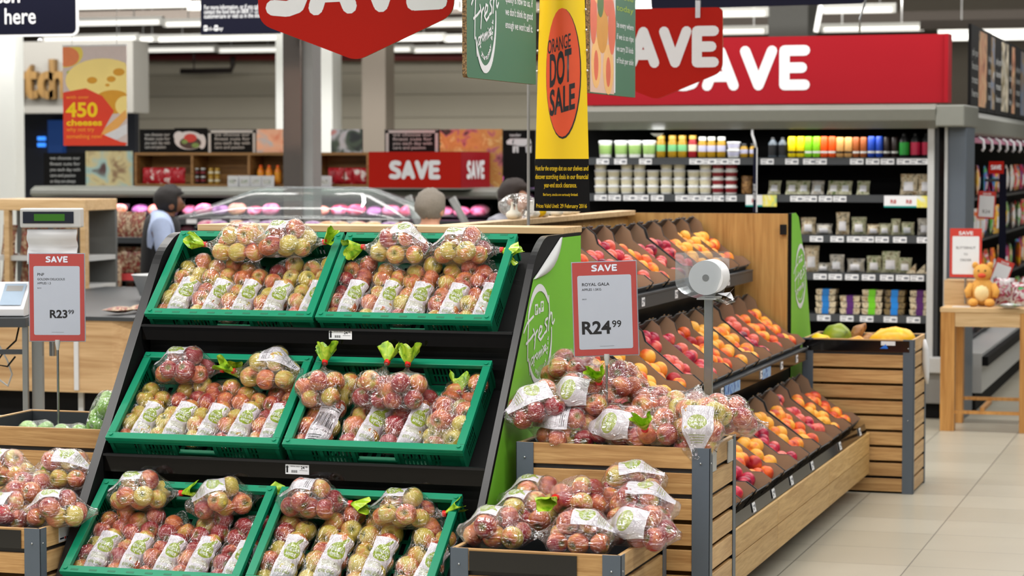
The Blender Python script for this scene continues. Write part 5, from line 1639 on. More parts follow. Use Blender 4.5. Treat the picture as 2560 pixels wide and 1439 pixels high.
A = P(2472, 434, Y=16.8); t = MB(); w_, h = .10, .085; t.box(0, w_, 0, .01, 0, h, 0); put_save(t, frame((0, -.001, 0), (1, 0, 0), (0, 0, 1)), .014, .028, .032, .07, 1, .0008); o = t.build('shelf_flag', [M['red'], W_]); o.location = A
tag(o, 'tiny red save flag at the top of the navy strip in the right aisle', 'sign')

# ------------------------------------------------------------------ oak table with sweets
A = P(2352, 768, Y=14.72); tz = A.z
tb = thing('oak_table', 'square oak side table with chunky legs at the corner of the right aisle', 'table', (A.x, 14.72, 0))
tw_ = .56; lg_ = .085
MB().box(-.004, tw_ + .004, -.004, tw_ + .004, tz - .028, tz).build('table_top', M['oak_light'], tb, bevel=.003)
for (x, y) in ((0, 0), (tw_ - lg_, 0), (0, tw_ - lg_), (tw_ - lg_, tw_ - lg_)):
    MB().box(x, x + lg_, y, y + lg_, 0, tz - .028).build('leg', M['table_wood'], tb, bevel=.002)
for (x0, x1, y0, y1) in ((lg_, tw_ - lg_, .005, .03), (lg_, tw_ - lg_, tw_ - .03, tw_ - .005), (.005, .03, lg_, tw_ - lg_), (tw_ - .03, tw_ - .005, lg_, tw_ - lg_)):
    MB().box(x0, x1, y0, y1, tz - .115, tz - .028).build('apron', M['oak_light'], tb, bevel=.001)
MB().box(lg_, tw_ - lg_, .03, .055, .105, .125).build('stretcher', M['table_wood'], tb); MB().box(lg_, tw_ - lg_, tw_ - .06, tw_ - .03, .145, .165).build('stretcher', M['table_wood'], tb)
MB().box(tw_ * .42, tw_ * .47, .055, tw_ - .06, .125, .145).build('cross_rail', M['table_wood'], tb)
bx = MB(); q0, q1 = P(2360, 700, Y=15.0), P(2440, 762, Y=15.0); bx.box(q0.x, q1.x, 15.0, 15.22, tz, q0.z); tag(bx.build('wooden_box', M['oak_light']), 'plain pale wooden box at the back of the oak table under the save card', 'box')
# plush toy: cream belly, seated
pt_ = thing('plush_toy', 'seated tan and cream plush toy on the oak table', 'toy', (P(2455, 760, Y=14.9).x, 14.92, tz))
fur = mat('plush_tan', (214, 156, 72), .9, var=.12, scale=90, bump=.5); crm = mat('plush_cream', (238, 214, 160), .9, bump=.5, scale=90)
m_ = MB(); m_.ball((0, 0, .09), (.075, .062, .09)); m_.ball((0, -.005, .205), (.058, .05, .055)); m_.ball((-.045, .0, .25), (.02, .014, .022)); m_.ball((.045, 0, .25), (.02, .014, .022)); m_.tube([(-.06, -.01, .13), (-.085, -.03, .09), (-.08, -.05, .06)], [.026, .024, .018], 10); m_.tube([(.06, -.01, .13), (.085, -.03, .09), (.08, -.05, .06)], [.026, .024, .018], 10); m_.ball((-.05, -.06, .025), (.032, .04, .025)); m_.ball((.05, -.06, .025), (.032, .04, .025)); m_.build('body', fur, pt_)
MB().ball((0, -.022, .085), (.055, .048, .062)).build('belly', crm, pt_)
MB().ball((0, -.045, .190), (.026, .022, .016)).build('muzzle', mat('plush_red', (206, 70, 40), .8), pt_)
MB().ball((-.02, -.048, .22), .006).ball((.02, -.048, .22), .006).build('eyes', M['black_gloss'], pt_)
sw = palette('sweet_bag_maroon', [(110, 14, 50), (190, 190, 190), (150, 30, 70), (60, 150, 90)], 24, .2)
for j, (dx, dy, h, rz) in enumerate(((.33, .30, .17, 10), (.43, .20, .15, -14), (.50, .34, .18, 20))):
    o = pillow('sweet_bag', .13, h, .06, sw, None); o.location = (A.x + dx + .02, 14.72 + dy, tz + .001); o.rotation_euler = (R(-10), 0, R(rz))
    tag(o, '%s shiny maroon sweet bag right of the plush toy on the oak table' % ordinal(j), 'sweet bag', 'maroon sweet bags on the oak table')
o = pillow('sweet_bag', .16, .14, .03, palette('sweet_bag_silver', [(200, 200, 204), (150, 160, 160), (90, 130, 60)], 20, .2), None); o.location = (A.x + .40, 14.76, tz + .012); o.rotation_euler = (R(84), 0, .2); o.location.y = 14.78
tag(o, 'flat silver sweet bag lying at the front right of the oak table', 'sweet bag')
q = P(2400, 757, Y=14.8); o = MB().box(-.045, .06, -.03, .03, 0, .004).build('leaflet', M['white_metal']); o.location = (q.x, 14.80, tz); tag(o, 'flat white leaflet at the front left of the oak table', 'leaflet')
# ------------------------------------------------------------------ hanging signs
WX = (1, 0, 0); WZ = (0, 0, 1)
def wires(t, pts, top=3.85):
    for x, z in pts:
        MB().cyl((x, 0, z), (x, 0, top - t.location.z), .0018, n=5).build('hanging_wire', M['mid_grey'], t)


def save_arrow(px0, pxt, pxr, ytip, ytop_h, Y, label, letters, rot=0.0):
    """red downward pointing board with SAVE"""
    A, B, T = P(px0, ytip, Y=Y), P(pxr, ytip, Y=Y), P(pxt, ytip, Y=Y)
    w_ = B.x - A.x; cx = w_ / 2
    h, drop = w_ * ytop_h, w_ * .20
    t = thing('save_sign', label, 'sign', (A.x + cx, Y, T.z), (0, rot, 0))
    pts = round_poly([(-cx, drop), (0, 0), (cx, drop), (cx, h), (-cx, h)], [w_ * .07, w_ * .05, w_ * .07, w_ * .05, w_ * .05], 6)
    m_ = MB(); F = frame((0, 0, 0), WX, WZ)
    m_.prism([(a, 0, b_) for a, b_ in pts], (0, .008, 0), 0, None, 2)
    put_save(m_, frame((0, -.0004, 0), WX, WZ), *letters(w_, h), mi=1, z=.0006, weight=.25)
    m_.build('board', [M['red'], M['white'], M['corrugate']], t)
    wires(t, ((-cx * .6, h), (cx * .6, h)))
    return t, w_, h


save_arrow(650, 905, 1139, 152, .66, 8.35, 'large red arrow shaped save sign hanging above the green crates', lambda w_, h: (-w_ * .46, w_ * .228, w_ * .30, w_ * .92), R(-1.6))
t2, w2, h2 = save_arrow(1476, 1642, 1806, 249, .67, 11.6, 'smaller red arrow shaped save sign hanging in front of the long red fascia', lambda w_, h: (-w_ * .435, w_ * .235, w_ * .30, w_ * .90))
cl = MB(); cl.box(-.012, .012, -.006, .012, h2 - .05, h2 + .035); cl.build('hanging_clip', M['silver'], t2).location = (w2 * .315, 0, 0)

# boards hung end-on, along the aisle: green promise board and peach board
q0 = P(1167, 193, D=8.0); GXs = q0.x
zl = q0.z; ya, yb_ = q0.y, P(1340, 214, X=GXs).y
gs = thing('promise_sign', 'green cardboard promise sign hanging end on beside the large save sign', 'sign', (GXs, ya, zl))
m_ = MB(); L_ = yb_ - ya; h = .62
pts = round_poly([(0, 0), (L_, 0), (L_, h), (0, h)], [.02, .005, .005, .02], 5)
m_.prism([(-.016, a, b_) for a, b_ in pts], (.016, 0, 0), 0, None, 3)
F = frame((.0002, 0, 0), (0, 1, 0), WZ)
yy = lambda x: P(x, 100, X=GXs).y - ya
zz = lambda y, x: P(x, y, X=GXs).z - zl
fresh_logo(m_, Matrix.Translation((0, yy(1176), zz(178, 1215))) @ frame((.0002, 0, 0), (0, 1, 0), WZ), yy(1256) - yy(1176), .385, 1, .0006)
for k_, tx in enumerate(('your money back', 'quality is how to us, if', "we don't think its good", "enough we won't sell it.")):
    put_text(m_, tx, F, yy(1263), zz(-22 + k_ * 32, 1290), .038, 1, .008, 'LEFT', .0006, width=yy(1331) - yy(1263))
m_.build('board', [M['sign_green'], M['white'], M['sign_green'], M['corrugate']], gs)
for y_ in (.1, L_ - .1): MB().cyl((-.008, y_, h), (-.008, y_, 3.85 - zl), .0018, n=5).build('hanging_wire', M['mid_grey'], gs)
q0 = P(1474, 232, D=9.3); GX2 = q0.x
ya2, yb2 = q0.y, P(1588, 238, X=GX2).y; L2 = yb2 - ya2
pg = thing('peach_sign', 'green board with a peach photograph hanging end on behind the yellow banner', 'sign', (GX2, ya2, q0.z))
m_ = MB(); m_.prism([(-.016, a, b_) for a, b_ in [(0, 0), (L2, 0), (L2, .6), (0, .6)]], (.016, 0, 0), 0, None, 3)
yy = lambda x: P(x, 100, X=GX2).y - ya2
F = frame((.0002, 0, 0), (0, 1, 0), WZ)
rect(m_, F, yy(1535), yy(1538), 0.01, .6, 1, .0008)
for k_, (tx, mi) in enumerate((('discover', 2), ('taste', 2), ('today', 2), ('be every where', 1), ('if we is so ripe', 1), ('we carry 20 kinds', 1), ('of fruit per aisle', 1))):
    put_text(m_, tx, F, yy(1541), .42 - k_ * .048 + (.02 if mi == 2 else 0), .034, mi, .008, 'LEFT', .0006, width=yy(1583) - yy(1541))
m_.build('board', [M['sign_green'], M['white'], M['lime'], M['corrugate']], pg)
m_ = MB(); rect(m_, F, .004, yy(1535), .004, .6, 0, .0006); 
pm = [mat('peach_print_a', (244, 190, 120), .4, var=.1), mat('peach_print_b', (226, 110, 80), .4, var=.2, scale=9), mat('peach_print_c', (214, 150, 60), .4, var=.15, scale=9), mat('leaf_print_flat', (84, 116, 60), .4)]
rnd = random.Random(4); wP = yy(1535)
k_ = 0
for (cx, cz, rx, rz, c, ro) in ((.25, .12, .2, .10, 0, .3), (.75, .10, .22, .10, 0, -.2), (.5, .26, .24, .10, 2, .1), (.9, .27, .16, .11, 1, .2), (.14, .30, .14, .11, 1, 0), (.3, .44, .22, .09, 0, .2), (.72, .43, .24, .12, 1, .3), (.5, .55, .26, .08, 2, 0), (.42, .36, .13, .06, 3, .8)):
    k_ += 1; disc(m_, F, wP * cx, cz, wP * rx, rz, 1 + c if c else 0 + 1, .0008 + k_ * .00008, 20, 0)
    if c == 0: disc(m_, F, wP * cx, cz - .01, wP * rx * .45, rz * .6, 2, .00095 + k_ * .00008, 16, 0)
m_.build('peach_photograph', [mat('peach_print_bg', (226, 190, 170), .4, var=.1, scale=8)] + pm, pg)
for y_ in (.06, L2 - .06): MB().cyl((-.008, y_, .6), (-.008, y_, 3.85 - q0.z), .0018, n=5).build('hanging_wire', M['mid_grey'], pg)

# yellow banner, a bowed sheet
Yb = 8.6
A, B = P(1335, 527, Y=Yb), P(1475, 527, Y=Yb)
wb_ = B.x - A.x
bn = thing('sale_banner', 'tall yellow and black orange dot sale banner hanging in the middle of the picture', 'banner', ((A.x + B.x) / 2, Yb, A.z))
hb_ = P(1400, -40, Y=Yb).z - A.z
zk = P(1400, 397, Y=Yb).z - A.z
def wid(z): return wb_ * (1 - .20 * z / (P(1400, 0, Y=Yb).z - A.z))
def bow(u, z): return -.030 * (1 - (2 * u / wid(z)) ** 2)
def skin(mb, z0, z1, mi, off=0.0, n=14, m_=14):
    vs = []
    for j in range(m_ + 1):
        z = z0 + (z1 - z0) * j / m_
        for i in range(n + 1):
            u = (i / n - .5) * wid(z); vs.append((u, bow(u, z) - off, z))
    mb.add(vs, [(j * (n + 1) + i, j * (n + 1) + i + 1, (j + 1) * (n + 1) + i + 1, (j + 1) * (n + 1) + i) for j in range(m_) for i in range(n)], mi, True)
m_ = MB(); skin(m_, 0, zk, 1); skin(m_, zk, hb_, 0)
flat = MB(); I4 = Matrix()
def fz_(y): return P(1405, y, Y=Yb).z - A.z
cxe = P(1411, 180, Y=Yb).x - bn.location.x
rx, rz_ = (P(1453, 180, Y=Yb).x - P(1370, 180, Y=Yb).x) / 2, (fz_(22) - fz_(343)) / 2
def ell(rx_, rz2, mi, z, dx=0, dz=0):
    v = [(cxe + dx, fz_(182) + dz, z)]; f = []; n = 32
    for q in range(1, 5):
        for k in range(n): v.append((cxe + dx + rx_ * q / 4 * math.cos(2 * PI * k / n), fz_(182) + dz + rz2 * q / 4 * math.sin(2 * PI * k / n), z))
    f += [(0, 1 + k, 1 + (k + 1) % n) for k in range(n)]
    for q in range(3): f += [(1 + q * n + k, 1 + (q + 1) * n + k, 1 + (q + 1) * n + (k + 1) % n, 1 + q * n + (k + 1) % n) for k in range(n)]
    flat.add(v, f, mi, True)
ell(rx * 1.04, rz_ * 1.015, 3, .0008, .0015, -.004); ell(rx, rz_, 2, .0012)
for tx, y, x0, x1, hh in (('ORANGE', 136, 1373, 1431, .072), ('DOT', 217, 1378, 1432, .165), ('SALE', 289, 1379, 1441, .130)):
    xa = P(x0, y, Y=Yb).x - bn.location.x; xb = P(x1, y, Y=Yb).x - bn.location.x
    put_text(flat, tx, I4, xa, fz_(y), hh, 3, .03 if tx != 'ORANGE' else .012, 'LEFT', .0018, width=xb - xa, shear=.30)
for tx, y, s in (('Hunt for the orange dot on our shelves and', 426, .026), ('discover scorching deals in our financial', 447, .026), ('year-end stock clearance.', 468, .026), ('But hurry, stocks are seriously limited.', 489, .014), ('Prices Valid Until: 29 February 2016', 519, .021)):
    put_text(flat, tx, I4, 0, fz_(y), s, 4, .002, 'CENTER', .0012, width=wb_ * (.94 if s > .022 else .62 if s < .02 else .9) * (.62 if 'year' in tx else 1))
for p in flat.v: m_.v.append(Vector((p.x, bow(p.x, p.y) - p.z, p.y)))
b0 = len(m_.v) - len(flat.v)
for f, mi in zip(flat.f, flat.m): m_.f.append([b0 + i for i in f]); m_.m.append(mi); m_.sm.append(True)
m_.build('sheet', [M['yellow'], M['black_matt'], M['orange_dot'], M['ink'], M['yellow']], bn)
m_ = MB(); m_.tube([(-wid(hb_) / 2, 0, hb_), (0, -.03, hb_), (wid(hb_) / 2, 0, hb_)], .006, 8); m_.build('top_bar', M['white_metal'], bn)
for x in (-wid(hb_) / 2, wid(hb_) / 2): MB().cyl((x, 0, hb_), (x, 0, 3.85 - A.z), .0018, n=5).build('hanging_wire', M['mid_grey'], bn)
tk_ = MB()
for k in range(5):
    z = .52 + k * .075
    if z < hb_:
        for s in (-1, 1): tk_.ball((s * (wid(z) / 2 + .003), 0, z), .004, 8, 6)
tk_.build('edge_clips', M['white'], bn)
# thin pole behind the banner
A, B = P(1321, 520, Y=9.6), P(1321, 200, Y=9.6)
pl = MB().cyl((0, 0, 0), (0, 0, 3.88 - A.z + .3), .0065, n=8).build('hanging_pole', M['mid_grey']); pl.location = (A.x, 9.6, A.z - .3)
tag(pl, 'thin grey pole dropping behind the left edge of the yellow banner', 'pole')

# navy signs
def navy_board(name, x0, y0, x1, y1, Y, label, lines, border=False, tilt=0.0, r=.02, cut=0):
    A, B = P(x0, y1, Y=Y), P(x1, y0, Y=Y); w_, h = B.x - A.x, B.z - A.z
    t = thing(name, label, 'sign', (A.x, Y, A.z), (0, tilt, 0))
    m_ = MB(); F = frame((0, -.0004, 0), WX, WZ)
    m_.prism([(a, 0, b_) for a, b_ in rounded(0, w_, 0, h, r)], (0, .012, 0), 1 if border else 0)
    if border: poly(m_, F, rounded(w_ * .012, w_ * .988, w_ * .012, h - w_ * .012, r * .8), 0, .0006)
    for tx, xx, yy_, sz, wd in lines:
        xa = P(xx, yy_, Y=Y).x - A.x; za = P(xx, yy_, Y=Y).z - A.z
        put_text(m_, tx, F, xa, za, sz, 1, .012, 'LEFT', .0012, width=wd * Y / 1.0 / FPX if wd else None)
    m_.build('board', [M['navy'], M['white']], t)
    wires(t, ((w_ * .2, h), (w_ * .8, h)))
    return t
nb_ = navy_board('navy_sign', -260, -170, 193, 97, 12.0, 'navy sign with a white border at the top left corner, lettered here', [('fresh', -48, 8, .125, 122), ('here', 10, 60, .125, 96)], True, r=.035)
q = P(100, 101, Y=11.98); o = MB().lathe([(.0, -.012), (.014, -.004), (.014, .004), (.006, .012)], 12).build('white_bauble', M['white']); o.location = q; o.parent = None
tag(o, 'small white knob under the navy sign at the top left corner', 'knob')
lines = [('quality brings you a special promise', 510, -12, .05, 175), ('For more information, or if you suffer', 510, 24, .045, 172), ('contact the food line on 0800 11 22 88', 510, 35, .045, 172), ('customercare or visit us in the store', 510, 46, .045, 172)]
n2 = navy_board('navy_sign', 502, -150, 700, 87, 15.5, 'navy sign with small white print hanging behind the large save sign', lines, False, r=.004)
lg = MB(); F = frame((0, 0, 0), WX, WZ); w_ = 62 * 15.5 / FPX
for k_, x in enumerate((0, .50)): poly(lg, F, rounded(w_ * x, w_ * (x + .17), -.005, .035, .006), 0, .001); put_text(lg, 'P', F, w_ * x + w_ * .085, .002, .032, 1, .02, 'CENTER', .0018)
put_text(lg, 'ick', F, w_ * .19, 0, .036, 0, .01, 'LEFT', .0012, width=w_ * .20); put_text(lg, 'n', F, w_ * .42, 0, .03, 0, .01, 'LEFT', .0012); put_text(lg, 'ay', F, w_ * .69, 0, .036, 0, .01, 'LEFT', .0012, width=w_ * .22)
lo = lg.build('printed_logo', [M['white'], M['navy']], n2); q = P(510, 76, Y=15.5); lo.location = (q.x - n2.location.x, -.002, q.z - n2.location.z)
A, B = P(1628, 24, Y=13.2), P(2160, 18, Y=13.2)
t = thing('navy_sign', 'lower edge of a long navy sign hanging above the red fascia', 'sign', (A.x, 13.2, A.z), (0, R(-.6), 0))
m_ = MB(); m_.prism([(a, 0, b_) for a, b_ in rounded(0, B.x - A.x, 0, .9, .02)], (0, .014, 0)); m_.build('board', M['navy'], t); wires(t, ((.2, .9), (.9, .9)))
A = P(2163, 0, Y=13.3); w_ = MB().tube([(0, 0, 0.9), (0.004, 0, 0.0), (-.028, 0, -.10), (-.03, 0, -.18)], .006, 6).build('sign_rod', M['silver']); w_.location = A
tag(w_, 'bent steel rod hanging at the right end of the long navy sign', 'rod')

# cheese poster
Yc = 14.5
A, B = P(159, 364, Y=Yc), P(316, 115, Y=Yc); w_, h = B.x - A.x, B.z - A.z
cp_ = thing('cheese_poster', 'hanging poster of yellow cheese with a red corner, lettered 450 cheeses', 'poster', (A.x, Yc, A.z))
m_ = MB(); m_.box(0, w_, 0, .004, 0, h, 0); F = frame((0, -.0002, 0), WX, WZ)
def pd(cx, cy, rx, ry, mi, z, clip=True, n=28, rot=0.0):
    pts = []
    for k in range(n):
        a, b_ = rx * math.cos(2 * PI * k / n), ry * math.sin(2 * PI * k / n)
        x, y = cx + a * math.cos(rot) - b_ * math.sin(rot), cy + a * math.sin(rot) + b_ * math.cos(rot)
        pts.append((min(max(x, 0), 1) * w_, min(max(y, 0), 1) * h))
    poly(m_, F, pts, mi, z)
pd(.02, .93, .30, .14, 2, .0004); pd(.06, .90, .20, .10, 3, .0006)       # fig
pd(.18, .74, .12, .03, 5, .0005)
pd(.62, .66, .58, .22, 1, .0008)                                          # cheese
for cx, cy, r in ((.46, .66, .08), (.76, .67, .07), (.88, .74, .09), (.70, .61, .035)): pd(cx, cy, r, r * .42, 4, .0010)
pd(.78, .44, .30, .12, 4, .0009); pd(.98, .40, .16, .10, 1, .0010)
poly(m_, F, [(w_ * .55, h * .12), (w_ * .98, h * .36), (w_ * 1.0, h * .28), (w_ * .7, h * .06)], 6, .0011)
poly(m_, F, [(w_ * .62, h * .10), (w_ * 1.0, h * .22), (w_ * 1.0, h * .12), (w_ * .78, h * .04)], 7, .0013)
poly(m_, F, [(w_ * .98, 0), (w_ * .98, .01), (w_ * .60, h * .12), (w_ * .80, h * .35), (w_ * .62, h * .50), (w_ * .36, h * .58), (0, h * .54), (0, 0)], 8, .0014)
pd(.80, .02, .2, .02, 8, .0015)
for tx, y, s, mi, wd in (('with over', .475, .05, 9, .36), ('450', .295, .20, 10, .50), ('cheeses', .205, .085, 10, .56), ('why not try', .145, .06, 9, .44), ('something new?', .075, .06, 9, .56)):
    put_text(m_, tx, F, w_ * .05, h * y, h * s, mi, .03 if mi == 10 else .006, 'LEFT', .0022, width=w_ * wd)
m_.build('print', [mat('poster_grey', (206, 192, 190), .4), mat('poster_cheese', (246, 224, 140), .4, var=.06, scale=6), mat('poster_fig', (226, 206, 90), .4), mat('poster_figred', (226, 130, 80), .4), mat('poster_hole', (216, 156, 40), .4), M['lime'], mat('poster_board', (230, 170, 90), .4), mat('poster_plate', (214, 216, 222), .4), mat('poster_red', (222, 62, 34), .4, var=.04), mat('poster_amber', (248, 160, 40), .4), M['yellow']], cp_)
m_ = MB(); m_.box(0, w_, -.004, .008, h, h + .012); m_.build('hanger_bar', M['white_metal'], cp_); wires(cp_, ((w_ * .15, h), (w_ * .85, h)))

# ------------------------------------------------------------------ A4 price signs on poles
def price_sign(cx_px, cy_px, w_px, h_px, D, zfoot, label, product, size, price, cents, roll=0.0, yaw=0.0, fine=True):
    q = P(cx_px, cy_px, D=D); w_, h = w_px * D / FPX, h_px * D / FPX
    t = thing('price_sign', label, 'price sign', (q.x, q.y, q.z - h / 2), (0, 0, YAW + yaw))
    m_ = MB(); F = Matrix.Rotation(roll, 4, 'Y') @ frame((-w_ / 2, -.0022, 0), WX, WZ)
    m_.box(-w_ / 2, w_ / 2, -.0015, .0015, 0, h, 0, M=Matrix.Rotation(roll, 4, 'Y'))
    poly(m_, F, [(w_ * .012, h * .008), (w_ * .988, h * .008), (w_ * .988, h * .992), (w_ * .012, h * .992)], 1, .0008)
    poly(m_, F, rounded(w_ * .085, w_ * .91, h * .075, h * .855, w_ * .03), 0, .0012)
    put_save(m_, F, w_ * .30, h * .895, h * .072, w_ * .40, 0, .0012, .22)
    put_text(m_, product[0], F, w_ * .15, h * .745, h * .045, 2, .012, 'LEFT', .0016, width=w_ * product[1])
    for q_, tx in enumerate(product[2:]): put_text(m_, tx, F, w_ * .15, h * (.695 - .045 * q_), h * .034, 2, .008, 'LEFT', .0016)
    put_text(m_, 'EACH', F, w_ * .15, h * .60, h * .018, 2, .004, 'LEFT', .0016)
    a, b_, s = size
    put_text(m_, price, F, w_ * a, h * b_, h * s, 2, .03, 'LEFT', .0016, sx=1.06); xs = [v.x * 1.06 for v in text_geo(price, .03)[0]]
    put_text(m_, cents, F, w_ * a + (max(xs) + .06) * h * s, h * (b_ + s * .34), h * s * .55, 2, .012, 'LEFT', .0016)
    rect(m_, F, w_ * .40, w_ * .62, h * .105, h * .108, 3, .0016)
    m_.build('card', [mat('card_white', (214, 218, 232), .35, var=.02), M['red_frame'], M['ink'], M['ink_grey']], t, bevel=0)
    m_ = MB(); m_.box(-w_ / 2 - .002, w_ / 2 + .002, -.0035, -.0026, -.001, h + .001, 0, M=Matrix.Rotation(roll, 4, 'Y')); m_.build('clear_sleeve', M['acrylic'], t)
    s_ = MB(); s_.lathe([(.004, -.03), (.009, -.004), (.009, .006)], 10); s_.build('socket', M['light_grey'], t)
    MB().cyl((0, .0, .0), (0, .0, zfoot - (q.z - h / 2)), .0042, n=10).build('pole', M['silver'], t)
    return t


price_sign(1517, 771, 163, 237, 7.33, .70, 'price sign R24.99 for royal gala apples on a pole in the tall oak crate', ('ROYAL GALA', .42, 'APPLES 1.5KG'), (.12, .24, .185), 'R24', '99', R(-1.9), 0)
price_sign(143, 743, 141, 221, 8.14, .64, 'price sign R23.99 for golden delicious apples on a pole in the tall left crate', ('PNP', .12, 'GOLDEN DELICIOUS', 'APPLES 1.5'), (.36, .27, .125), 'R23', '99', 0, R(-2))

# ------------------------------------------------------------------ bag roll dispenser on its pole
q = P(1772, 700, D=7.75)
dp = thing('bag_dispenser', 'clear acrylic dispenser with a white bag roll on a grey square pole', 'dispenser', (q.x, q.y, q.z), (0, 0, .03))
pxm = 7.75 / FPX
MB().box(-.0135, .0135, -.009, .009, -q.z, -42 * pxm).build('pole', M['silver'], dp, bevel=.001)
m_ = MB(); m_.cyl((0, -.055, 8 * pxm), (.0, .075, 8 * pxm), 43 * pxm, n=36); m_.build('bag_roll', mat('roll_white', (242, 242, 244), .4, var=.04, scale=80), dp)
m_ = MB(); m_.cyl((0, -.0565, 8 * pxm), (0, .078, 8 * pxm), 8.5 * pxm, n=18); m_.build('roll_core', M['mid_grey'], dp)
m_ = MB()
def cup(y):
    pts = [(-75, 70)] + [(-75, 20)] + [(-75 * math.cos(R(a)), -2 - 42 * math.sin(R(a)) + 0) for a in range(0, 90, 12)] + [(0, -44), (22, -44), (40, 10), (40, 70)]
    return [(a * pxm, y, b_ * pxm) for a, b_ in pts]
m_.prism(cup(-.068), (0, .003, 0)); m_.prism(cup(.085), (0, .003, 0))
c0, c1 = cup(-.065), cup(.085); n = len(c0) - 2
m_.add(c0[:n] + c1[:n], [(i, i + 1, n + i + 1, n + i) for i in range(n - 1)], 0, False)
m_.build('acrylic_cup', M['acrylic'], dp)
m_ = MB(); m_.box(-.03, .03, -.05, .07, -47 * pxm, -43 * pxm); m_.build('bracket', M['light_grey'], dp)
m_ = MB(); vs = [(.026, -.03, -.04), (.03, .06, -.045), (.06, -.02, -.05), (.062, .05, -.04), (.082, -.03, -.028), (.080, .05, -.020), (.076, -.02, -.06), (.078, .04, -.062)]
m_.add(vs, [(0, 2, 3, 1), (2, 4, 5, 3), (2, 6, 7, 3)], 0, True); m_.build('torn_bag_end', M['white_metal'], dp, sub=1)
MB().tube([(.02, -.02, -.055), (.06, -.01, -.072), (.085, .0, -.064)], .006, 8).build('tear_hook', M['acrylic'], dp)
# ------------------------------------------------------------------ meat chillers and deli at the back
DY = 17.6
dz = lambda y, Y=DY: P(700, y, Y=Y).z
DL, DR = P(84, 480, Y=DY).x, P(1246, 480, Y=DY).x
df = thing('meat_chiller', 'long open meat chiller under a grey canopy at the back of the shop', 'fridge', (DL, DY, 0)); L_ = DR - DL
cz0, cz1 = dz(494), dz(467)
m_ = MB(); m_.prism([(0, .7, cz1), (0, .02, cz1), (0, -.05, cz1 - .03), (0, -.06, cz0 + .02), (0, -.02, cz0), (0, .7, cz0 + .01)], (L_, 0, 0)); m_.build('canopy', M['canopy'], df, bevel=.006)
MB().box(0, L_, .68, .72, .1, cz0).build('back_panel', M['black_matt'], df)
for i, y in enumerate((548, 605, 680)):
    z = dz(y); m_ = MB(); m_.box(.05, L_, .0, .68, z - .02, z, 0); m_.box(.05, L_, -.012, .0, z - .045, z, 0)
    s = m_.build('shelf', M['dark_grey'], df)
    pt = MB(); pt.box(0, .09, -.002, 0, -.02, .014); pt0 = None
    for k in range(20):
        o = pt.build('price_ticket', M['white'], s) if pt0 is None else copy_obj(pt0, s); pt0 = o
        rnd = random.Random(k * 3 + i); o.location = (.2 + k * .17 + rnd.uniform(-.04, .04), -.013, z - .018)
b = MB(); b.box(0, L_, -.15, .7, 0, .5, 0); b.box(0, L_, -.2, -.14, .42, .52, 1); b.build('base', [M['mid_grey'], M['light_grey']], df)
area('meat_light', DL + L_ / 2, DY + .15, cz0 - .05, L_ * .9, .1, 6, (1, .55, .85))
# second chiller to the right
D2 = 19.5
E0, E1 = P(1228, 415, Y=D2).x, P(1480, 415, Y=D2).x
d2 = thing('meat_chiller', 'smaller meat chiller with purple light behind the yellow banner', 'fridge', (E0, D2, 0))
z0, z1 = P(1280, 430, Y=D2).z, P(1280, 400, Y=D2).z
MB().box(0, E1 - E0, -.06, .7, z0, z1).build('canopy', M['canopy'], d2, bevel=.01); MB().box(0, E1 - E0, .66, .7, .1, z0).build('back_panel', M['black_matt'], d2)
for y in (470, 515): z = P(1280, y, Y=D2).z; MB().box(0, E1 - E0, 0, .66, z - .02, z).build('shelf', M['dark_grey'], d2)
MB().box(0, E1 - E0, -.1, .7, 0, .5).build('base', M['mid_grey'], d2)
area('meat_light', (E0 + E1) / 2, D2 + .1, z0 - .04, .8, .1, 9, (.9, .4, 1))
meat = [palette('meat_pink', [(206, 90, 124), (226, 160, 176), (190, 40, 90)], 14), palette('meat_red', [(190, 30, 70), (230, 90, 120), (240, 210, 220)], 14), palette('meat_orange', [(240, 150, 90), (250, 200, 150), (220, 90, 80)], 14), palette('meat_violet', [(150, 90, 150), (196, 150, 196), (110, 50, 110)], 14)]
protos = []
for j in range(4):
    t = thing('meat_pack', '', ''); m_ = MB(); m_.prism([(-.08, 0, .006), (-.07, 0, 0), (.07, 0, 0), (.08, 0, .006), (.085, 0, .03), (-.085, 0, .03)], (0, .13, 0)); m_.build('tray', M['black'], t)
    b = MB(); b.ball((0, .065, .034), (.078, .06, .028), 14, 8); b.build('meat', meat[j], t); protos.append(t)
pu = [0] * 4
def meat_pack(loc, j, label, group, tilt=55, s=1.0, rz=0):
    o = protos[j] if pu[j] == 0 else dup(protos[j]); pu[j] += 1
    o.location = loc; o.rotation_euler = (R(tilt), 0, rz); o.scale = (s, s, s); return tag(o, label, 'meat pack', group)
shn = ('upper', 'middle', 'lower')
for i, y in enumerate((548, 605, 680)):
    z = dz(y)
    for k in range(26):
        rnd = random.Random(200 * i + k)
        x = DL + .12 + k * (L_ - .2) / 26
        if rnd.random() < .12: continue
        meat_pack((x, DY + .12 + rnd.uniform(0, .1), z + .004), rnd.choice((0, 0, 1, 2, 3)), '%s meat pack from the left on the %s shelf of the long meat chiller' % (ordinal(k), shn[i]), 'meat packs in the long chiller', rnd.uniform(40, 70), rnd.uniform(.85, 1.05))
for i, y in enumerate((470, 515)):
    for k in range(5):
        meat_pack((E0 + .09 + k * .18, D2 + .12, P(1280, y, Y=D2).z + .004), 3 if k % 2 else 0, '%s meat pack from the left on the %s shelf of the smaller chiller' % (ordinal(k), ('upper', 'lower')[i]), 'meat packs in the smaller chiller', 60, .95)

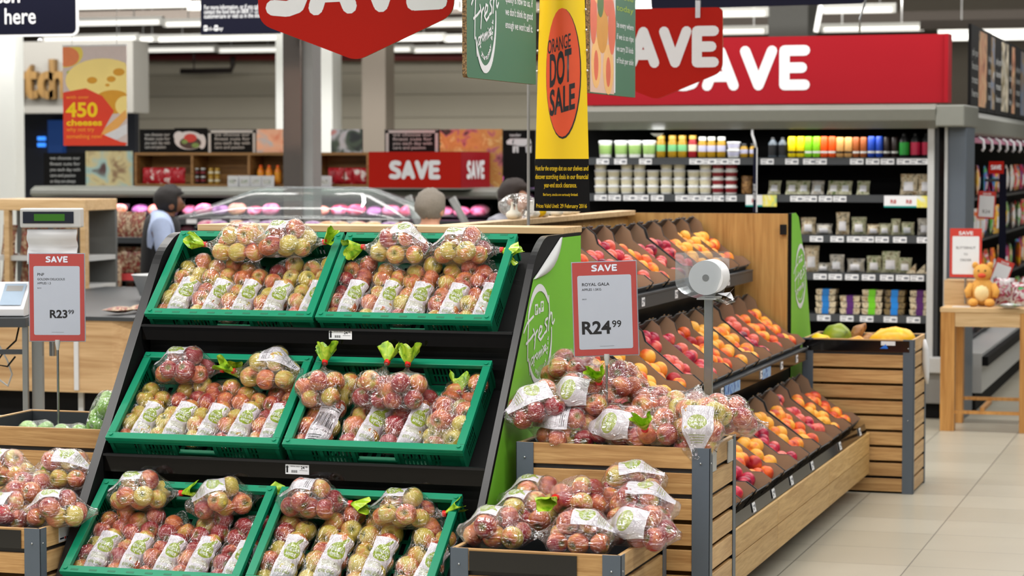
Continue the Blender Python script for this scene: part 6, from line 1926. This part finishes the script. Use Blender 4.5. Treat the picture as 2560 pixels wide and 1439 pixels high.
# wooden pigeonhole shelf on the canopy with its goods
SY = DY + .12
S0, S1 = P(336, 425, Y=SY).x, P(922, 425, Y=SY).x; sz0, sz1 = cz1 + .002, P(600, 381, Y=SY).z
ws = thing('pigeonhole_shelf', 'low oak shelf unit with open compartments standing on the chiller canopy', 'shelf', (S0, SY, sz0)); wl = S1 - S0; hh = sz1 - sz0
MB().box(0, wl, 0, .30, hh - .022, hh).build('top_board', M['oak_box'], ws); MB().box(0, wl, 0, .30, 0, .018).build('bottom_board', M['oak_box'], ws)
MB().box(0, wl, .285, .30, .018, hh - .022).build('back_board', M['oak_box'], ws)
for x in (336, 480, 622, 712, 783, 921): xx = min(max(P(x, 425, Y=SY).x - S0, .01), wl - .01); MB().box(xx - .011, xx + .011, 0, .285, .018, hh - .022).build('divider', M['oak_box'], ws)
redp = palette('red_packet', [(140, 14, 28), (176, 20, 36), (190, 30, 44), (236, 230, 226)], 16)
src = None
def shelf_item(x, mk, desc, cat, group, z=0.0):
    v = P(x, 450, Y=SY + .06); o = mk; o.location = (v.x, SY + .06, sz0 + .019 + z); return tag(o, desc, cat, group)
p0 = pillow('red_packet', .085, .13, .05, redp, None)
for j, x in enumerate((368, 386, 403, 421, 440, 452)): shelf_item(x, p0 if j == 0 else dup(p0), '%s red packet from the left in the first compartment of the oak shelf' % ordinal(j), 'packet', 'red packets in the oak shelf')
for j, x in enumerate((832, 848, 873, 894, 912)): shelf_item(x, dup(p0), '%s red packet from the left in the last compartment of the oak shelf' % ordinal(j), 'packet', 'red packets in the oak shelf')
j0 = jar('spice_jar', .062, .022, mats['dark'], mats['tubw'], mats['redb']); j1 = jar('spice_jar', .062, .022, mats['olive'], mats['gold'], mats['crm']); c0_ = c1_ = 0
for j, x in enumerate((492, 508, 528, 544)):
    for q in range(2):
        if j < 2: o = j0 if c0_ == 0 else dup(j0); c0_ += 1
        else: o = j1 if c1_ == 0 else dup(j1); c1_ += 1
        shelf_item(x, o, '%s jar of the %s stack of spice jars in the oak shelf' % (('lower', 'upper')[q], ordinal(j)), 'jar', 'spice jars in the oak shelf', q * .064)
b0_ = bottle('sauce_bottle', .15, .028, mc('sauce_orange', (230, 130, 20)), mats['ora'], mc('sauce_label', (240, 160, 40)))
for j, x in enumerate((652, 673, 695)): shelf_item(x, b0_ if j == 0 else dup(b0_), '%s orange sauce bottle from the left in the oak shelf' % ordinal(j), 'bottle', 'orange sauce bottles in the oak shelf')
# white cartons standing along the front of the canopy
ct = thing('white_carton', '', ''); MB().box(-.06, .06, 0, .06, 0, .115).build('carton', M['white_metal'], ct); m_ = MB(); rect(m_, frame((-.06, -.0005, 0), WX, WZ), .015, .10, .03, .075, 0, .0006); m_.build('carton_print', palette('carton_print', [(60, 110, 70), (214, 214, 210), (40, 44, 50)], 30), ct)
for j, x in enumerate((583, 612, 640, 668, 726, 752, 786, 812)):
    o = ct if j == 0 else dup(ct); v = P(x, 465, Y=DY + .04); o.location = (v.x, DY + .035, cz1 + .001); o.scale = (.75, .75, .75)
    tag(o, '%s white carton from the left along the front of the chiller canopy' % ordinal(j), 'carton', 'white cartons on the chiller canopy')

# picture boards standing on the canopy behind the shelf
BY = DY + .45
def back_board(x0, x1, kind, label, y0=323, y1=468):
    A, B = P(x0, y1, Y=BY), P(x1, y0, Y=BY); w_, h = B.x - A.x, B.z - cz1
    t = thing('picture_board', label, 'sign', (A.x, BY, cz1 + .001), group=None); F = frame((0, -.0004, 0), WX, WZ)
    MB().box(0, w_, 0, .02, 0, h).build('board', M['black_matt'], t)
    vis = P(700, 382, Y=BY).z - cz1
    if kind == 'text' or kind == 'framed' or kind == 'low':
        m_ = MB(); lo = .02 if kind == 'low' else vis + .01
        for k in range(4 if kind != 'low' else 6): put_text(m_, ('we choose our', 'finest cuts for', 'you each day with', 'care and passion', 'so they are always', 'tender and juicy')[k], F, w_ * .15, h - .055 - k * (.034 if kind != 'low' else .048), .036, 0, .008, 'LEFT', .001, width=w_ * (.72 if k < 3 else .6))
        if kind == 'framed':
            for a, b_, c, d in ((w_ * .02, w_ * .98, h - .030, h - .006), (w_ * .02, w_ * .075, vis - .05, h - .01), (w_ * .925, w_ * .98, vis - .05, h - .01)): rect(m_, F, a, b_, c, d, 0, .0008)
        m_.build('lettering', M['light_grey'], t)
    elif kind == 'cow':
        m_ = MB(); k = w_ / 1.0
        body = [(.22, .10), (.22, .34), (.30, .42), (.36, .55), (.62, .56), (.84, .54), (.88, .40), (.87, .10), (.79, .10), (.78, .26), (.66, .30), (.42, .28), (.34, .22), (.32, .10)]
        # split into convex pieces
        z0_ = vis - .02
        for pc in ([(.30, .30), (.86, .30), (.88, .42), (.84, .54), (.36, .55), (.28, .44)], [(.12, .36), (.30, .34), (.36, .55), (.20, .54), (.10, .46)], [(.30, .08), (.37, .08), (.40, .34), (.30, .34)], [(.42, .08), (.48, .08), (.48, .32), (.40, .32)], [(.72, .08), (.78, .08), (.80, .34), (.70, .34)], [(.82, .08), (.88, .08), (.88, .40), (.80, .36)]):
            poly(m_, F, [(a * w_, z0_ + b_ * w_ * .9) for a, b_ in pc], 0, .001)
        put_text(m_, 'tender', F, w_ * .2, h - .05, .035, 0, .008, 'LEFT', .001); m_.build('cow_print', M['white'], t)
    else:
        m_ = MB(); rect(m_, F, 0, w_, 0, h, 0, .0006)
        if 'sliced meat' in label:
            zc = (vis + h) / 2
            for k, (a, b_, rx, rz, c) in enumerate(((.46, .0, .46, .075, 1), (.14, .035, .16, .04, 1), (.86, -.01, .12, .06, 1), (.5, -.02, .34, .05, 2), (.50, .02, .20, .035, 3), (.32, -.01, .10, .018, 4), (.66, -.04, .12, .02, 4))): disc(m_, F, w_ * a, zc + b_, w_ * rx, rz, c, .0008 + k * .0002, 20)
            m_.build('picture', [M['black_matt'], mat('plate_white', (214, 214, 218), .4, var=.05), mat('pan_brown', (70, 50, 44), .5, var=.2), mat('meat_redpic', (200, 60, 50), .5, var=.15), mat('herb_green', (120, 150, 80), .5)], t)
        else: m_.build('picture', kind, t)
    return t
pal = lambda n, c, s=7: palette(n, c, s, .4)
back_board(350, 436, 'text', 'black text board at the left end above the oak shelf')
back_board(437, 516, pal('pic_meat', [(24, 22, 24), (200, 190, 190), (60, 50, 48), (180, 50, 50), (226, 226, 232), (30, 28, 30)]), 'picture of sliced meat above the first compartment of the oak shelf', y0=320)
back_board(519, 641, 'framed', 'black board in a pale frame above the second compartment')
back_board(642, 712, pal('pic_salmon', [(230, 150, 120), (240, 190, 160), (190, 200, 210)]), 'salmon coloured picture left of the steel clad column')
back_board(828, 905, pal('pic_fish', [(40, 50, 56), (70, 90, 80), (190, 200, 214), (200, 140, 140)]), 'dark fish picture between the white and beige columns')
back_board(962, 1098, 'framed', 'black board in a pale frame above the small red save box')
back_board(1100, 1256, pal('pic_platter', [(60, 40, 36), (190, 110, 120), (214, 160, 90), (206, 150, 80), (230, 200, 130), (60, 110, 60)], 9), 'picture of a meat platter above the small red save box')
back_board(1258, 1338, 'cow', 'black board with a white cow silhouette left of the yellow banner', y0=325)
A_ = P(120, 385, Y=BY)
back_board(110, 214, 'low', 'black text board standing left of the oak shelf on the canopy', y0=382)
back_board(215, 332, pal('pic_cheese', [(150, 120, 90), (214, 200, 150), (170, 200, 196), (90, 60, 60)], 6), 'picture of cheeses standing left of the oak shelf on the canopy', y0=378)
# small red save box
A, B = P(922, 469, Y=DY - .30), P(1152, 379, Y=DY - .30); w_, h = B.x - A.x, B.z - A.z
sb = thing('save_box', 'small red save box sign standing on the front of the chiller canopy', 'sign', (A.x, DY - .30 + .25, max(A.z, cz1)))
sb.location.y = DY - .30
m_ = MB(); m_.box(0, w_, 0, .72, 0, h, 0); m_.box(w_, w_ + .004, 0.0, .72, 0, h, 2)
put_save(m_, frame((0, -.0005, 0), WX, WZ), w_ * .225, h * .24, h * .52, w_ * .55, 1, .0006, .26)
put_save(m_, frame((w_ + .0045, 0, 0), (0, 1, 0), WZ), .72 * .18, h * .24, h * .52, .72 * .62, 1, .0006, .26)
m_.build('box', [M['red'], M['white'], M['red_deep']], sb)
MB().box(.0, w_ + .004, .0, .72, -.012, .0).build('foot_rail', M['canopy'], sb)

# ------------------------------------------------------------------ curved glass counter
GY = 15.0
G0, G1 = P(440, 530, Y=GY).x, P(1030, 530, Y=GY).x; gz0, gz1 = P(700, 545, Y=GY).z, P(700, 470, Y=GY).z
gc = thing('glass_counter', 'serving counter with a curved glass canopy in front of the meat chiller', 'counter', (G0, GY, 0)); gl = G1 - G0
arcp = [(1.0 * math.cos(R(a)), math.sin(R(a))) for a in range(20, 161, 10)]
def gpt(x, a):   # curved hood: ends sloping in
    t = x / gl
    e = min(1, min(t, 1 - t) / .27) ** .75
    return (x, .45 - .50 * math.cos(R(a)) , gz0 + (gz1 - gz0) * math.sin(R(a)) * e)
nxx = 28; vs = []; angs = list(range(0, 151, 10))
for i in range(nxx + 1):
    for a in angs: vs.append(gpt(gl * i / nxx, a))
k = len(angs)
m_ = MB(); m_.add(vs, [(i * k + j, (i + 1) * k + j, (i + 1) * k + j + 1, i * k + j + 1) for i in range(nxx) for j in range(k - 1)], 0, True); m_.build('curved_glass', M['glass'], gc)
m_ = MB()
m_.tube([gpt(gl * i / nxx, 90) for i in range(2, nxx - 1)], .004, 6); m_.tube([(0, -.05, gz0), (gl, -.05, gz0)], .006, 6); m_.build('hood_frame', M['silver'], gc)
bx_ = MB(); bx_.box(0, gl, 0, .9, 0, gz0 - .12, 0); bx_.box(0, gl, -.02, .92, gz0 - .13, gz0 - .10, 1); bx_.build('counter_body', [M['mid_grey'], M['silver']], gc)
area('counter_light', G0 + gl * .5, GY + .55, gz1 - .06, gl * .5, .1, 2.5, (1, .72, .92))
for k_ in range(14):
    rnd = random.Random(k_ + 900)
    meat_pack((G0 + .12 + k_ * (gl - .24) / 13, GY + .10 + rnd.uniform(0, .1), gz0 - .098), rnd.choice((3, 0, 3, 2)), '%s meat pack from the left under the curved glass' % ordinal(k_), 'meat packs under the curved glass', 20, .85)
br = MB(); br.tube([(0, 0, .05), (.012, 0, .03), (.014, 0, 0), (.0, 0, -.03)], [.004, .011, .012, .006], 8); o = br.build('hood_lamp', mat('lamp_white', (250, 250, 255), .3, emit=(255, 255, 255), es=3)); q = P(905, 505, Y=GY - .04); o.location = q
tag(o, 'small bright curved lamp on the right end of the glass hood', 'lamp')
# grey frames right of the counter
for j, (x0, y0, x1, y1) in enumerate(((1020, 490, 1046, 560), (1130, 495, 1165, 560))):
    A, B = P(x0, y0, Y=16.2), P(x1, y1, Y=16.2); o = MB().tube([(0, 0, 0), (B.x - A.x, 0, B.z - A.z), (B.x - A.x, 0, .01 - A.z)], .03, 8).build('grey_strut', M['mid_grey']); o.location = A; tag(o, ('left', 'right')[j] + ' slanting grey strut beside the grey haired shopper', 'strut')
gb = MB()
gb.lathe([(.003, 0), (.017, .002), (.025, .014), (.022, .026), (.008, .036), (.004, .055), (.005, .066)], 14)
gb = gb.build('garlic_bulb', mat('garlic_white', (226, 222, 208), .6, var=.06))
for j in range(11):
    rnd = random.Random(j + 50); o = gb if j == 0 else copy_obj(gb)
    o.location = (-3.0 + rnd.uniform(-.02, .03), 9.86 + j * .105, 1.3965); o.rotation_euler = (0, 0, rnd.uniform(0, 6)); s_ = rnd.uniform(.9, 1.25); o.scale = (s_, s_, s_)
    tag(o, '%s garlic bulb from the near end along the top rail of the peach stand' % ordinal(j), 'garlic', 'garlic bulbs on the peach stand rail')
lm = MB().ball((0, 0, .028), (.04, .03, .028), 14, 10).build('lemon', mat('lemon_yellow', (246, 206, 20), .45, var=.05)); lm.location = (-2.985, 10.22, 1.3965); tag(lm, 'yellow lemon among the garlic on the top rail of the peach stand', 'lemon')
o = MB().ball((0, 0, .055), (.09, .06, .055), 16, 10, jit=.06).build('clear_bag', M['film']); o.location = (-2.99, 9.93, 1.397); tag(o, 'clear bag over the nearest garlic bulbs, left of the yellow banner foot', 'plastic bag')
# ------------------------------------------------------------------ left side: packet displays, service bunker, scale
# pale wooden gondola at the left edge
Yg = 13.4
g0, g1 = P(-40, 600, Y=Yg).x, P(212, 600, Y=Yg).x; gt, gb_ = P(100, 498, Y=Yg).z, P(100, 526, Y=Yg).z
gd = thing('oak_gondola', 'pale oak framed shelf unit with packets at the left edge behind the scale', 'shelf', (g0, Yg, 0)); gw = g1 - g0
MB().box(0, gw, 0, .45, gb_, gt).build('top_board', M['oak_light'], gd, bevel=.004)
px_ = lambda x: P(x, 600, Y=Yg).x - g0
for x in (10, 200): MB().box(px_(x), px_(x) + .035, 0, .05, 0, gb_).build('upright', M['oak_light'], gd)
MB().box(0, gw, .42, .45, 0, gb_).build('back_panel', mat('back_grey', (96, 98, 96), .6), gd)
for y in (640, 712): z = P(100, y, Y=Yg).z; MB().box(0, gw, .02, .42, z - .03, z).build('shelf', M['light_grey'], gd)
bp_ = palette('biltong_packet', [(96, 62, 46), (196, 172, 144), (140, 110, 84), (130, 40, 40), (186, 156, 120)], 26)
bil = pillow('snack_packet', .12, .19, .04, bp_, None); first = [True]
def snack(loc, label, group, rx=0, rz=0, s=1.0):
    o = bil if first[0] else dup(bil); first[0] = False
    o.location = loc; o.rotation_euler = (rx, 0, rz); o.scale = (s, s, s); return tag(o, label, 'packet', group)
for i, y in enumerate((640, 712)):
    for k in range(4):
        snack((g0 + .10 + k * .14, Yg + .12, P(100, y, Y=Yg).z + .001), '%s snack packet from the left on the %s shelf of the oak gondola' % (ordinal(k), ('upper', 'lower')[i]), 'snack packets in the oak gondola', R(-8), R(k * 9 - 14))
# snack rack with hanging packets
Yk = 14.6
k0, k1 = P(190, 600, Y=Yk).x, P(372, 600, Y=Yk).x; zz_ = lambda y: P(280, y, Y=Yk).z
kd = thing('snack_rack', 'grey shelf rack with hanging snack packets beside the attendant', 'shelf', (k0, Yk, 0)); kw = k1 - k0
MB().box(0, kw, .34, .36, 0, zz_(590)).build('back_panel', M['black_matt'], kd)
for y, c in ((594, 'dark_grey'), (690, 'dark_grey'), (722, 'white_metal')):
    z = zz_(y); m_ = MB(); m_.box(0, kw, 0, .34, z - .012, z, 0); m_.box(0, kw, -.012, .002, z - .035, z + .004, 0); m_.build('shelf', M[c], kd)
MB().box(.0, kw, -.02, .34, 0, zz_(742)).build('base', mat('base_grey', (124, 120, 112), .5), kd)
m_ = MB(); m_.box(kw * .52, kw * .80, -.016, -.013, zz_(700), zz_(682)); m_.build('red_ticket', mat('ticket_red', (230, 80, 84), .5), kd)
for i, (yb, n) in enumerate(((682, 6), (722, 6), (594, 6))):
    for k in range(n):
        rnd = random.Random(k * 9 + i)
        snack((k0 + .06 + k * (kw - .1) / n, Yk + .05 + rnd.uniform(0, .05), zz_(yb) + .003 if i != 1 else zz_(724) + .004), '%s snack packet from the left on the %s shelf of the grey rack' % (ordinal(k), ('middle', 'lowest', 'upper')[i]), 'snack packets on the grey rack', R(-6), R(rnd.uniform(-20, 20)), .9 if i != 1 else .42 if False else .62)
snack((P(290, 745, Y=Yk).x, Yk - .06, zz_(738)), 'large snack packet hanging over the white edge of the grey rack', 'snack packets on the grey rack', 0, .1, 1.25)

# low service bunker with a laminate side running back into the shop
bxp = [P(205, 818, D=11.2), P(352, 782, D=12.6)]
X0 = P(213, 818, D=10.9).x
Y0, Y1 = P(110, 990, Z=.06).y, 14.3
bk = thing('service_bunker', 'low bunker with pale laminate side and packets on top, left of the black stand', 'bunker', (X0, 11.5, 0))
Wb = dict(parent=bk, world=True)
XB0 = P(92, 965, Y=11.0).x; XB1 = P(345, 900, Y=11.0).x; zt = P(280, 800, Y=11.0).z; zb_ = P(200, 972, Y=11.0).z
pan = MB(); prof = []
pts = [(XB0 - .9, 10.95), (XB1 - .12, 10.95), (XB1 - .03, 10.98), (XB1, 11.07), (XB1, 13.6)]
def wallstrip(mb, pts, z0, z1, mi=0):
    vs = []
    for i, (x, y) in enumerate(pts): vs += [(x, y, z0), (x, y, z1)]
    mb.add(vs, [(2 * i, 2 * i + 2, 2 * i + 3, 2 * i + 1) for i in range(len(pts) - 1)], mi)
lam = wood('laminate', (186, 146, 100), (220, 184, 138), 'X', .35)
pan.prism([(x, y, zb_) for x, y in pts + [(XB0 - .9, 13.6)]], (0, 0, zt - zb_)); pan.build('laminate_side', lam, **Wb)
m_ = MB(); m_.prism([(x, y, zb_ - .012) for x, y in [(a - .0, b - .004) for a, b in pts] + [(XB0 - .9, 13.6)]], (0, 0, .012)); m_.build('edge_trim', M['oak_light'], **Wb)
m_ = MB(); m_.box(XB0 - .9, XB1 - .14, 11.03, 13.6, 0, zb_ - .013); m_.build('plinth', M['black_matt'], **Wb)
q = P(190, 850, Y=10.94); MB().box(q.x - .012, q.x + .012, 10.938, 10.9495, zb_, zt).build('white_strip', M['white_metal'], **Wb)
q2 = P(203, 1005, Y=11.02); MB().box(q2.x - .014, q2.x + .014, 11.015, 11.0295, 0, zb_ - .013).build('plinth_strip', M['light_grey'], **Wb)
m_ = MB(); m_.box(XB0 - .9, XB1 + .004, 10.94, 13.6, zt, zt + .02); m_.build('top_rail', M['dark_grey'], **Wb)
for k in range(9):
    rnd = random.Random(k + 70)
    o = snack((XB1 - .08 - rnd.uniform(0, .12), 11.06 + k * .17, zt + .045), '%s packet from the near end lying on the service bunker' % ordinal(k), 'packets lying on the service bunker', R(-90), R(rnd.uniform(-40, 40)), .9)
# scale: read-out, slip, keypad and steel stand
D9 = 9.6
def at9(x, y): return P(x, y, D=D9)
sc = thing('shop_scale', 'shop weighing scale with a green read-out on a steel post and a wedge keypad', 'scale', tuple(at9(90, 800).xy) + (0,), (0, 0, YAW))
loc = lambda x, y: Vector(((x - 90) * D9 / FPX, 0, at9(90, y).z))
A, B = loc(56, 568), loc(207, 520)
m_ = MB(); m_.box(A.x, B.x, -.03, .05, A.z, B.z); m_.build('display_head', M['light_grey'], sc, bevel=.006)
A, B = loc(64, 557), loc(190, 528); m_ = MB(); m_.box(A.x, B.x, -.033, -.0305, A.z, B.z); m_.build('display_bezel', mat('bezel_navy', (24, 30, 44), .3), sc)
A, B = loc(92, 551), loc(168, 534); m_ = MB(); m_.box(A.x, B.x, -.0345, -.0332, A.z, B.z, 0)
m_.build('lcd', mat('lcd_green', (46, 92, 24), .3, emit=(46, 110, 20), es=.25), sc)
A, B = loc(72, 640), loc(196, 572); m_ = MB()
n = 10; vs = []
for j in range(n + 1):
    for i in range(2): vs.append(((A.x, B.x)[i] + .002 * math.sin(j * 1.7), -.012 - .012 * math.sin(j * .9), B.z + (A.z - B.z - .03) * j / n))
m_.add(vs, [(2 * j, 2 * j + 1, 2 * j + 3, 2 * j + 2) for j in range(n)], 0, True); m_.build('paper_slip', M['white_metal'], sc, solid=.001)
MB().cyl((loc(130, 0).x, .02, loc(0, 640).z - .4), (loc(130, 0).x, .02, loc(0, 566).z), .016, n=12).build('display_post', M['silver'], sc)
m_ = MB(); A, B = loc(-40, 786), loc(72, 706)
m_.prism([(A.x, -.10, A.z), (A.x, -.10, A.z + .03), (A.x, .06, B.z), (A.x, .08, B.z), (A.x, .08, A.z)], (B.x - A.x, 0, 0)); m_.build('keypad_wedge', M['white_metal'], sc, bevel=.004)
wd = Vector((0, .16, B.z - A.z - .03)).normalized(); Fk = frame((A.x, -.10, A.z + .03), (1, 0, 0), wd); hl = math.hypot(.16, B.z - A.z - .03)
m_ = MB(); rect(m_, Fk, (B.x - A.x) * .44, (B.x - A.x) * .92, hl * .1, hl * .9, 0, .0045); rect(m_, Fk, (B.x - A.x) * .50, (B.x - A.x) * .86, hl * .62, hl * .82, 1, .0050); m_.build('keypad', [mat('keypad_blue', (150, 168, 186), .3), M['mid_grey']], sc)
A, B = loc(-60, 812), loc(82, 788); m_ = MB(); m_.box(A.x, B.x, -.14, .2, A.z, B.z); m_.build('platform', M['dark_grey'], sc, bevel=.003)
for x in (-40, 70): MB().box(loc(x, 0).x, loc(x, 0).x + .02, -.12, -.09, .0, A.z).build('leg', M['silver'], sc)
MB().box(loc(86, 0).x, loc(112, 0).x, -.06, -.02, 0, loc(0, 800).z).build('steel_post', M['silver'], sc)
MB().box(loc(-40, 0).x, loc(70, 0).x, -.115, -.095, loc(0, 880).z, loc(0, 868).z).build('cross_bar', M['dark_grey'], sc)
MB().tube([loc(x, y) + Vector((0, -.04 + .01 * k, 0)) for k, (x, y) in enumerate(((-30, 830), (0, 860), (20, 900), (30, 935), (18, 965), (-5, 950), (-20, 910)))], .004, 6).build('cable', M['light_grey'], sc)
MB().tube([loc(x, y) + Vector((0, -.02, 0)) for x, y in ((50, 815), (42, 850), (10, 880), (-10, 910), (20, 915), (40, 890))], .004, 6).build('cable', M['black'], sc)
m_ = MB(); c0 = loc(-2, 1000); m_.lathe([(.05, 0), (.075, .03), (.082, .14), (.08, .22), (.07, .24)], 18); o = m_.build('waste_bin', mat('bin_grey', (176, 174, 168), .5, var=.05)); v = at9(18, 1010); o.location = (v.x, v.y, 0); o.scale = (1.2, 1.2, 2.6)
tag(o, 'pale grey bin standing under the weighing scale at the left edge', 'bin')
# steel bowl beside the attendant
o = MB().lathe([(.06, 0), (.09, .02), (.12, .10), (.125, .105)], 20).build('steel_bowl', M['light_grey']); q = P(402, 690, Y=12.4); o.location = (q.x, 12.4, zt + .0205); o.scale = (1.35, 1.35, 1.35)
tag(o, 'pale tapered bowl on the service bunker in front of the attendant', 'bowl')
# ------------------------------------------------------------------ people far back: one skinned body each, clothes and hair as parts
def skin_obj(name, chains, m_, parent, sub=2):
    """chains: lists of ((x,y,z), (rx,ry)); a chain whose first entry is an int starts from that vertex"""
    vs, es, rs = [], [], []
    for ch in chains:
        prev = None
        for e in ch:
            if isinstance(e, int): prev = e; continue
            vs.append(e[0]); rs.append(e[1] if isinstance(e[1], tuple) else (e[1], e[1])); i = len(vs) - 1
            if prev is not None: es.append((prev, i))
            prev = i
    me = bpy.data.meshes.new(name); me.from_pydata(vs, es, []); me.materials.append(m_)
    o = bpy.data.objects.new(name, me); C.objects.link(o); o.parent = parent
    sk = o.modifiers.new('skin', 'SKIN'); sk.use_smooth_shade = True
    for i, r in enumerate(rs): me.skin_vertices[0].data[i].radius = r
    me.skin_vertices[0].data[0].use_root = True
    s_ = o.modifiers.new('sub', 'SUBSURF'); s_.levels = sub; s_.render_levels = sub
    return o


def hand_chains(start, wrist, d, side):
    """palm and five fingers leaving vertex index start; d = pointing direction"""
    d = Vector(d).normalized(); s = Vector(side).normalized(); w_ = Vector(wrist); n = d.cross(s)
    palm = w_ + d * .075
    ch = [[start, (tuple(w_ + d * .03), (.022, .030)), (tuple(palm), (.018, .034))]]
    return ch, palm, d, s, n


def person(label, loc, rz, height, skin, top, hair, arms, extra=None, hair_len=.0, sleeve=None, vest=None, legs=None, lean=0.0, drop=0.0):
    k = height / (1.70 - drop)
    dp = drop
    t = thing('person', label, 'person', loc, (0, 0, rz)); t.scale = (k, k, k)
    hip, wst, chs, nk = (0, 0, .93), (0, .0 - lean * .3, 1.10), (0, -lean * .7, 1.32), (0, -lean - dp * .2, 1.43 - dp * .35)
    hd = (0, -lean - .02 - dp * .4, 1.55 - dp)
    ch = [[(hip, (.155, .115)), (wst, (.135, .105)), (chs, (.165, .115)), (nk, (.056, .056)), ((0, -lean - .015, 1.485 - dp * .7), (.060, .070)), (hd, (.074, .088)), ((0, -lean - .012 - dp * .4, 1.625 - dp), (.056, .066))]]
    n = 7
    for s in (-1, 1):
        ch.append([0, ((s * .09, 0, .86), (.088, .09)), ((s * .095, -.01, .50), (.062, .064)), ((s * .098, .01, .10), (.042, .044)), ((s * .098, -.10, .04), (.036, .03))]); n += 4
    hands = []
    for s in (-1, 1):
        sh, el, wr = arms[s]
        ch.append([2, (sh, (.058, .058)), (el, (.042, .042)), (wr, (.028, .028))]); n += 3
        d = (Vector(wr) - Vector(el)).normalized(); sd = d.orthogonal().normalized()
        pm = Vector(wr) + d * .07
        ch.append([n - 1, (tuple(pm), (.034, .020))]); n += 1; pi = n - 1
        for f, (off, ln, sp) in enumerate(((-.028, .065, -.25), (-.010, .078, -.08), (.010, .072, .08), (.027, .056, .24))):
            b = pm + sd * off + d * .02
            ch.append([pi, (tuple(b), (.010, .009)), (tuple(b + (d + sd * sp * .4) * ln * .55), (.0085, .008)), (tuple(b + (d * .8 + sd * sp + d.cross(sd) * .5) * ln), (.0075, .007))]); n += 3
        th = Vector(wr) + d * .035 - sd * .03
        ch.append([pi - 1, (tuple(th), (.012, .011)), (tuple(th + (d * .6 - sd * .8) * .045), (.009, .009))]); n += 2
    # nose
    ch.append([5, ((0, hd[1] - .098, 1.535 - dp), (.013, .012))]); n += 1
    skin_obj('body', ch, skin, t)
    hb = MB(); hb.ball((0, hd[1] + .018, 1.588 - dp), (.098, .112, .104), 22, 16, jit=.06, seed=int(height * 1000))
    # leave the face free
    for p in hb.v:
        if p.y < hd[1] - .03 and p.z < 1.61 - dp: p.y = hd[1] - .03 + (p.y - hd[1] + .03) * .15
    if hair_len: hb.ball((0, hd[1] + .06, 1.52 - dp), (.085, .065, .085 + hair_len), 16, 10, jit=.05)
    hb.build('hair', hair, t)
    f = MB()
    for s in (-1, 1):
        f.ball((s * .031, hd[1] - .083, 1.562 - dp), (.011, .006, .007), 8, 6, 0); f.box(s * .031 - .016, s * .031 + .016, hd[1] - .092, hd[1] - .084, 1.580 - dp, 1.585 - dp, 1)
    f.build('eyes', [M['black_gloss'], hair], t)
    f = MB(); f.ball((0, hd[1] - .083, 1.495 - dp), (.022, .008, .006), 10, 6); f.build('mouth', mat('lips', (150, 84, 76), .5), t)
    f = MB()
    for s in (-1, 1): f.ball((s * .078, hd[1] + .008, 1.545 - dp), (.012, .022, .032), 10, 8)
    f.build('ears', skin, t)
    # clothes
    tp = [[((0, 0, .90), (.170, .130)), ((0, -lean * .3, 1.10), (.152, .122)), ((0, -lean * .7, 1.32), (.182, .132)), ((0, -lean * .93, 1.435), (.075, .072))]]
    for s in (-1, 1):
        sh, el, wr = arms[s]; e = Vector(sh).lerp(Vector(el), .9)
        tp.append([2, (sh, (.072, .072)), (tuple(e), (.062, .062))])
    skin_obj('shirt', tp, top, t)
    if vest:
        skin_obj('vest', [[((0, 0, .84), (.185, .150)), ((0, -lean * .3, 1.10), (.172, .142)), ((0, -lean * .7, 1.33), (.198, .150)), ((0, -lean * .9, 1.41), (.12, .112))]], vest, t)
    tr = [[((0, 0, .95), (.172, .132)), ((0, 0, .88), (.17, .13))]]
    for s in (-1, 1): tr.append([1, ((s * .092, 0, .80), (.102, .104)), ((s * .096, -.01, .50), (.078, .08)), ((s * .098, .01, .10), (.062, .064))])
    skin_obj('trousers', tr, legs or M['black_matt'], t)
    sh_ = MB()
    for s in (-1, 1): sh_.ball((s * .098, -.06, .035), (.045, .12, .04), 12, 8)
    sh_.build('shoes', M['black_gloss'], t)
    return t


skd = mat('skin_brown', (120, 76, 52), .55); skl = mat('skin_light', (206, 152, 124), .55)
hang = {-1: ((-.19, 0, 1.36), (-.23, .02, 1.10), (-.22, -.08, .88)), 1: ((.19, 0, 1.36), (.23, .02, 1.10), (.22, -.08, .88))}
q = P(393, 600, D=15.6)
person('attendant with short black hair in a black vest over a pale blue shirt', (q.x, q.y, 0), R(118), 1.50, skd, mat('shirt_blue', (170, 186, 220), .7), mat('hair_black', (22, 16, 15), .7, var=.3, bump=.5, scale=120),
       {-1: ((-.19, -.02, 1.34), (-.21, -.04, 1.08), (-.16, -.22, .92)), 1: ((.19, -.02, 1.34), (.23, -.02, 1.08), (.18, -.20, .90))}, vest=mat('vest_black', (14, 14, 20), .7), lean=.05, hair_len=.0, drop=.085)
q = P(1073, 540, D=13.6)
person('shopper seen from behind with short grey hair and a pale blue top', (q.x, q.y, 0), YAW + PI - .5, 1.50, skl, mat('top_paleblue', (150, 186, 206), .7), mat('hair_grey', (134, 126, 116), .8, var=.35, scale=160, bump=.7), hang, drop=.03)
q = P(1270, 540, D=14.6)
person('dark haired shopper in a grey top looking to the right, left of the yellow banner', (q.x, q.y, 0), R(80), 1.55, skl, mat('top_grey', (150, 150, 160), .7), mat('hair_brown', (40, 28, 24), .75, var=.3, bump=.5, scale=120), hang, hair_len=.02, lean=.03, drop=.03)
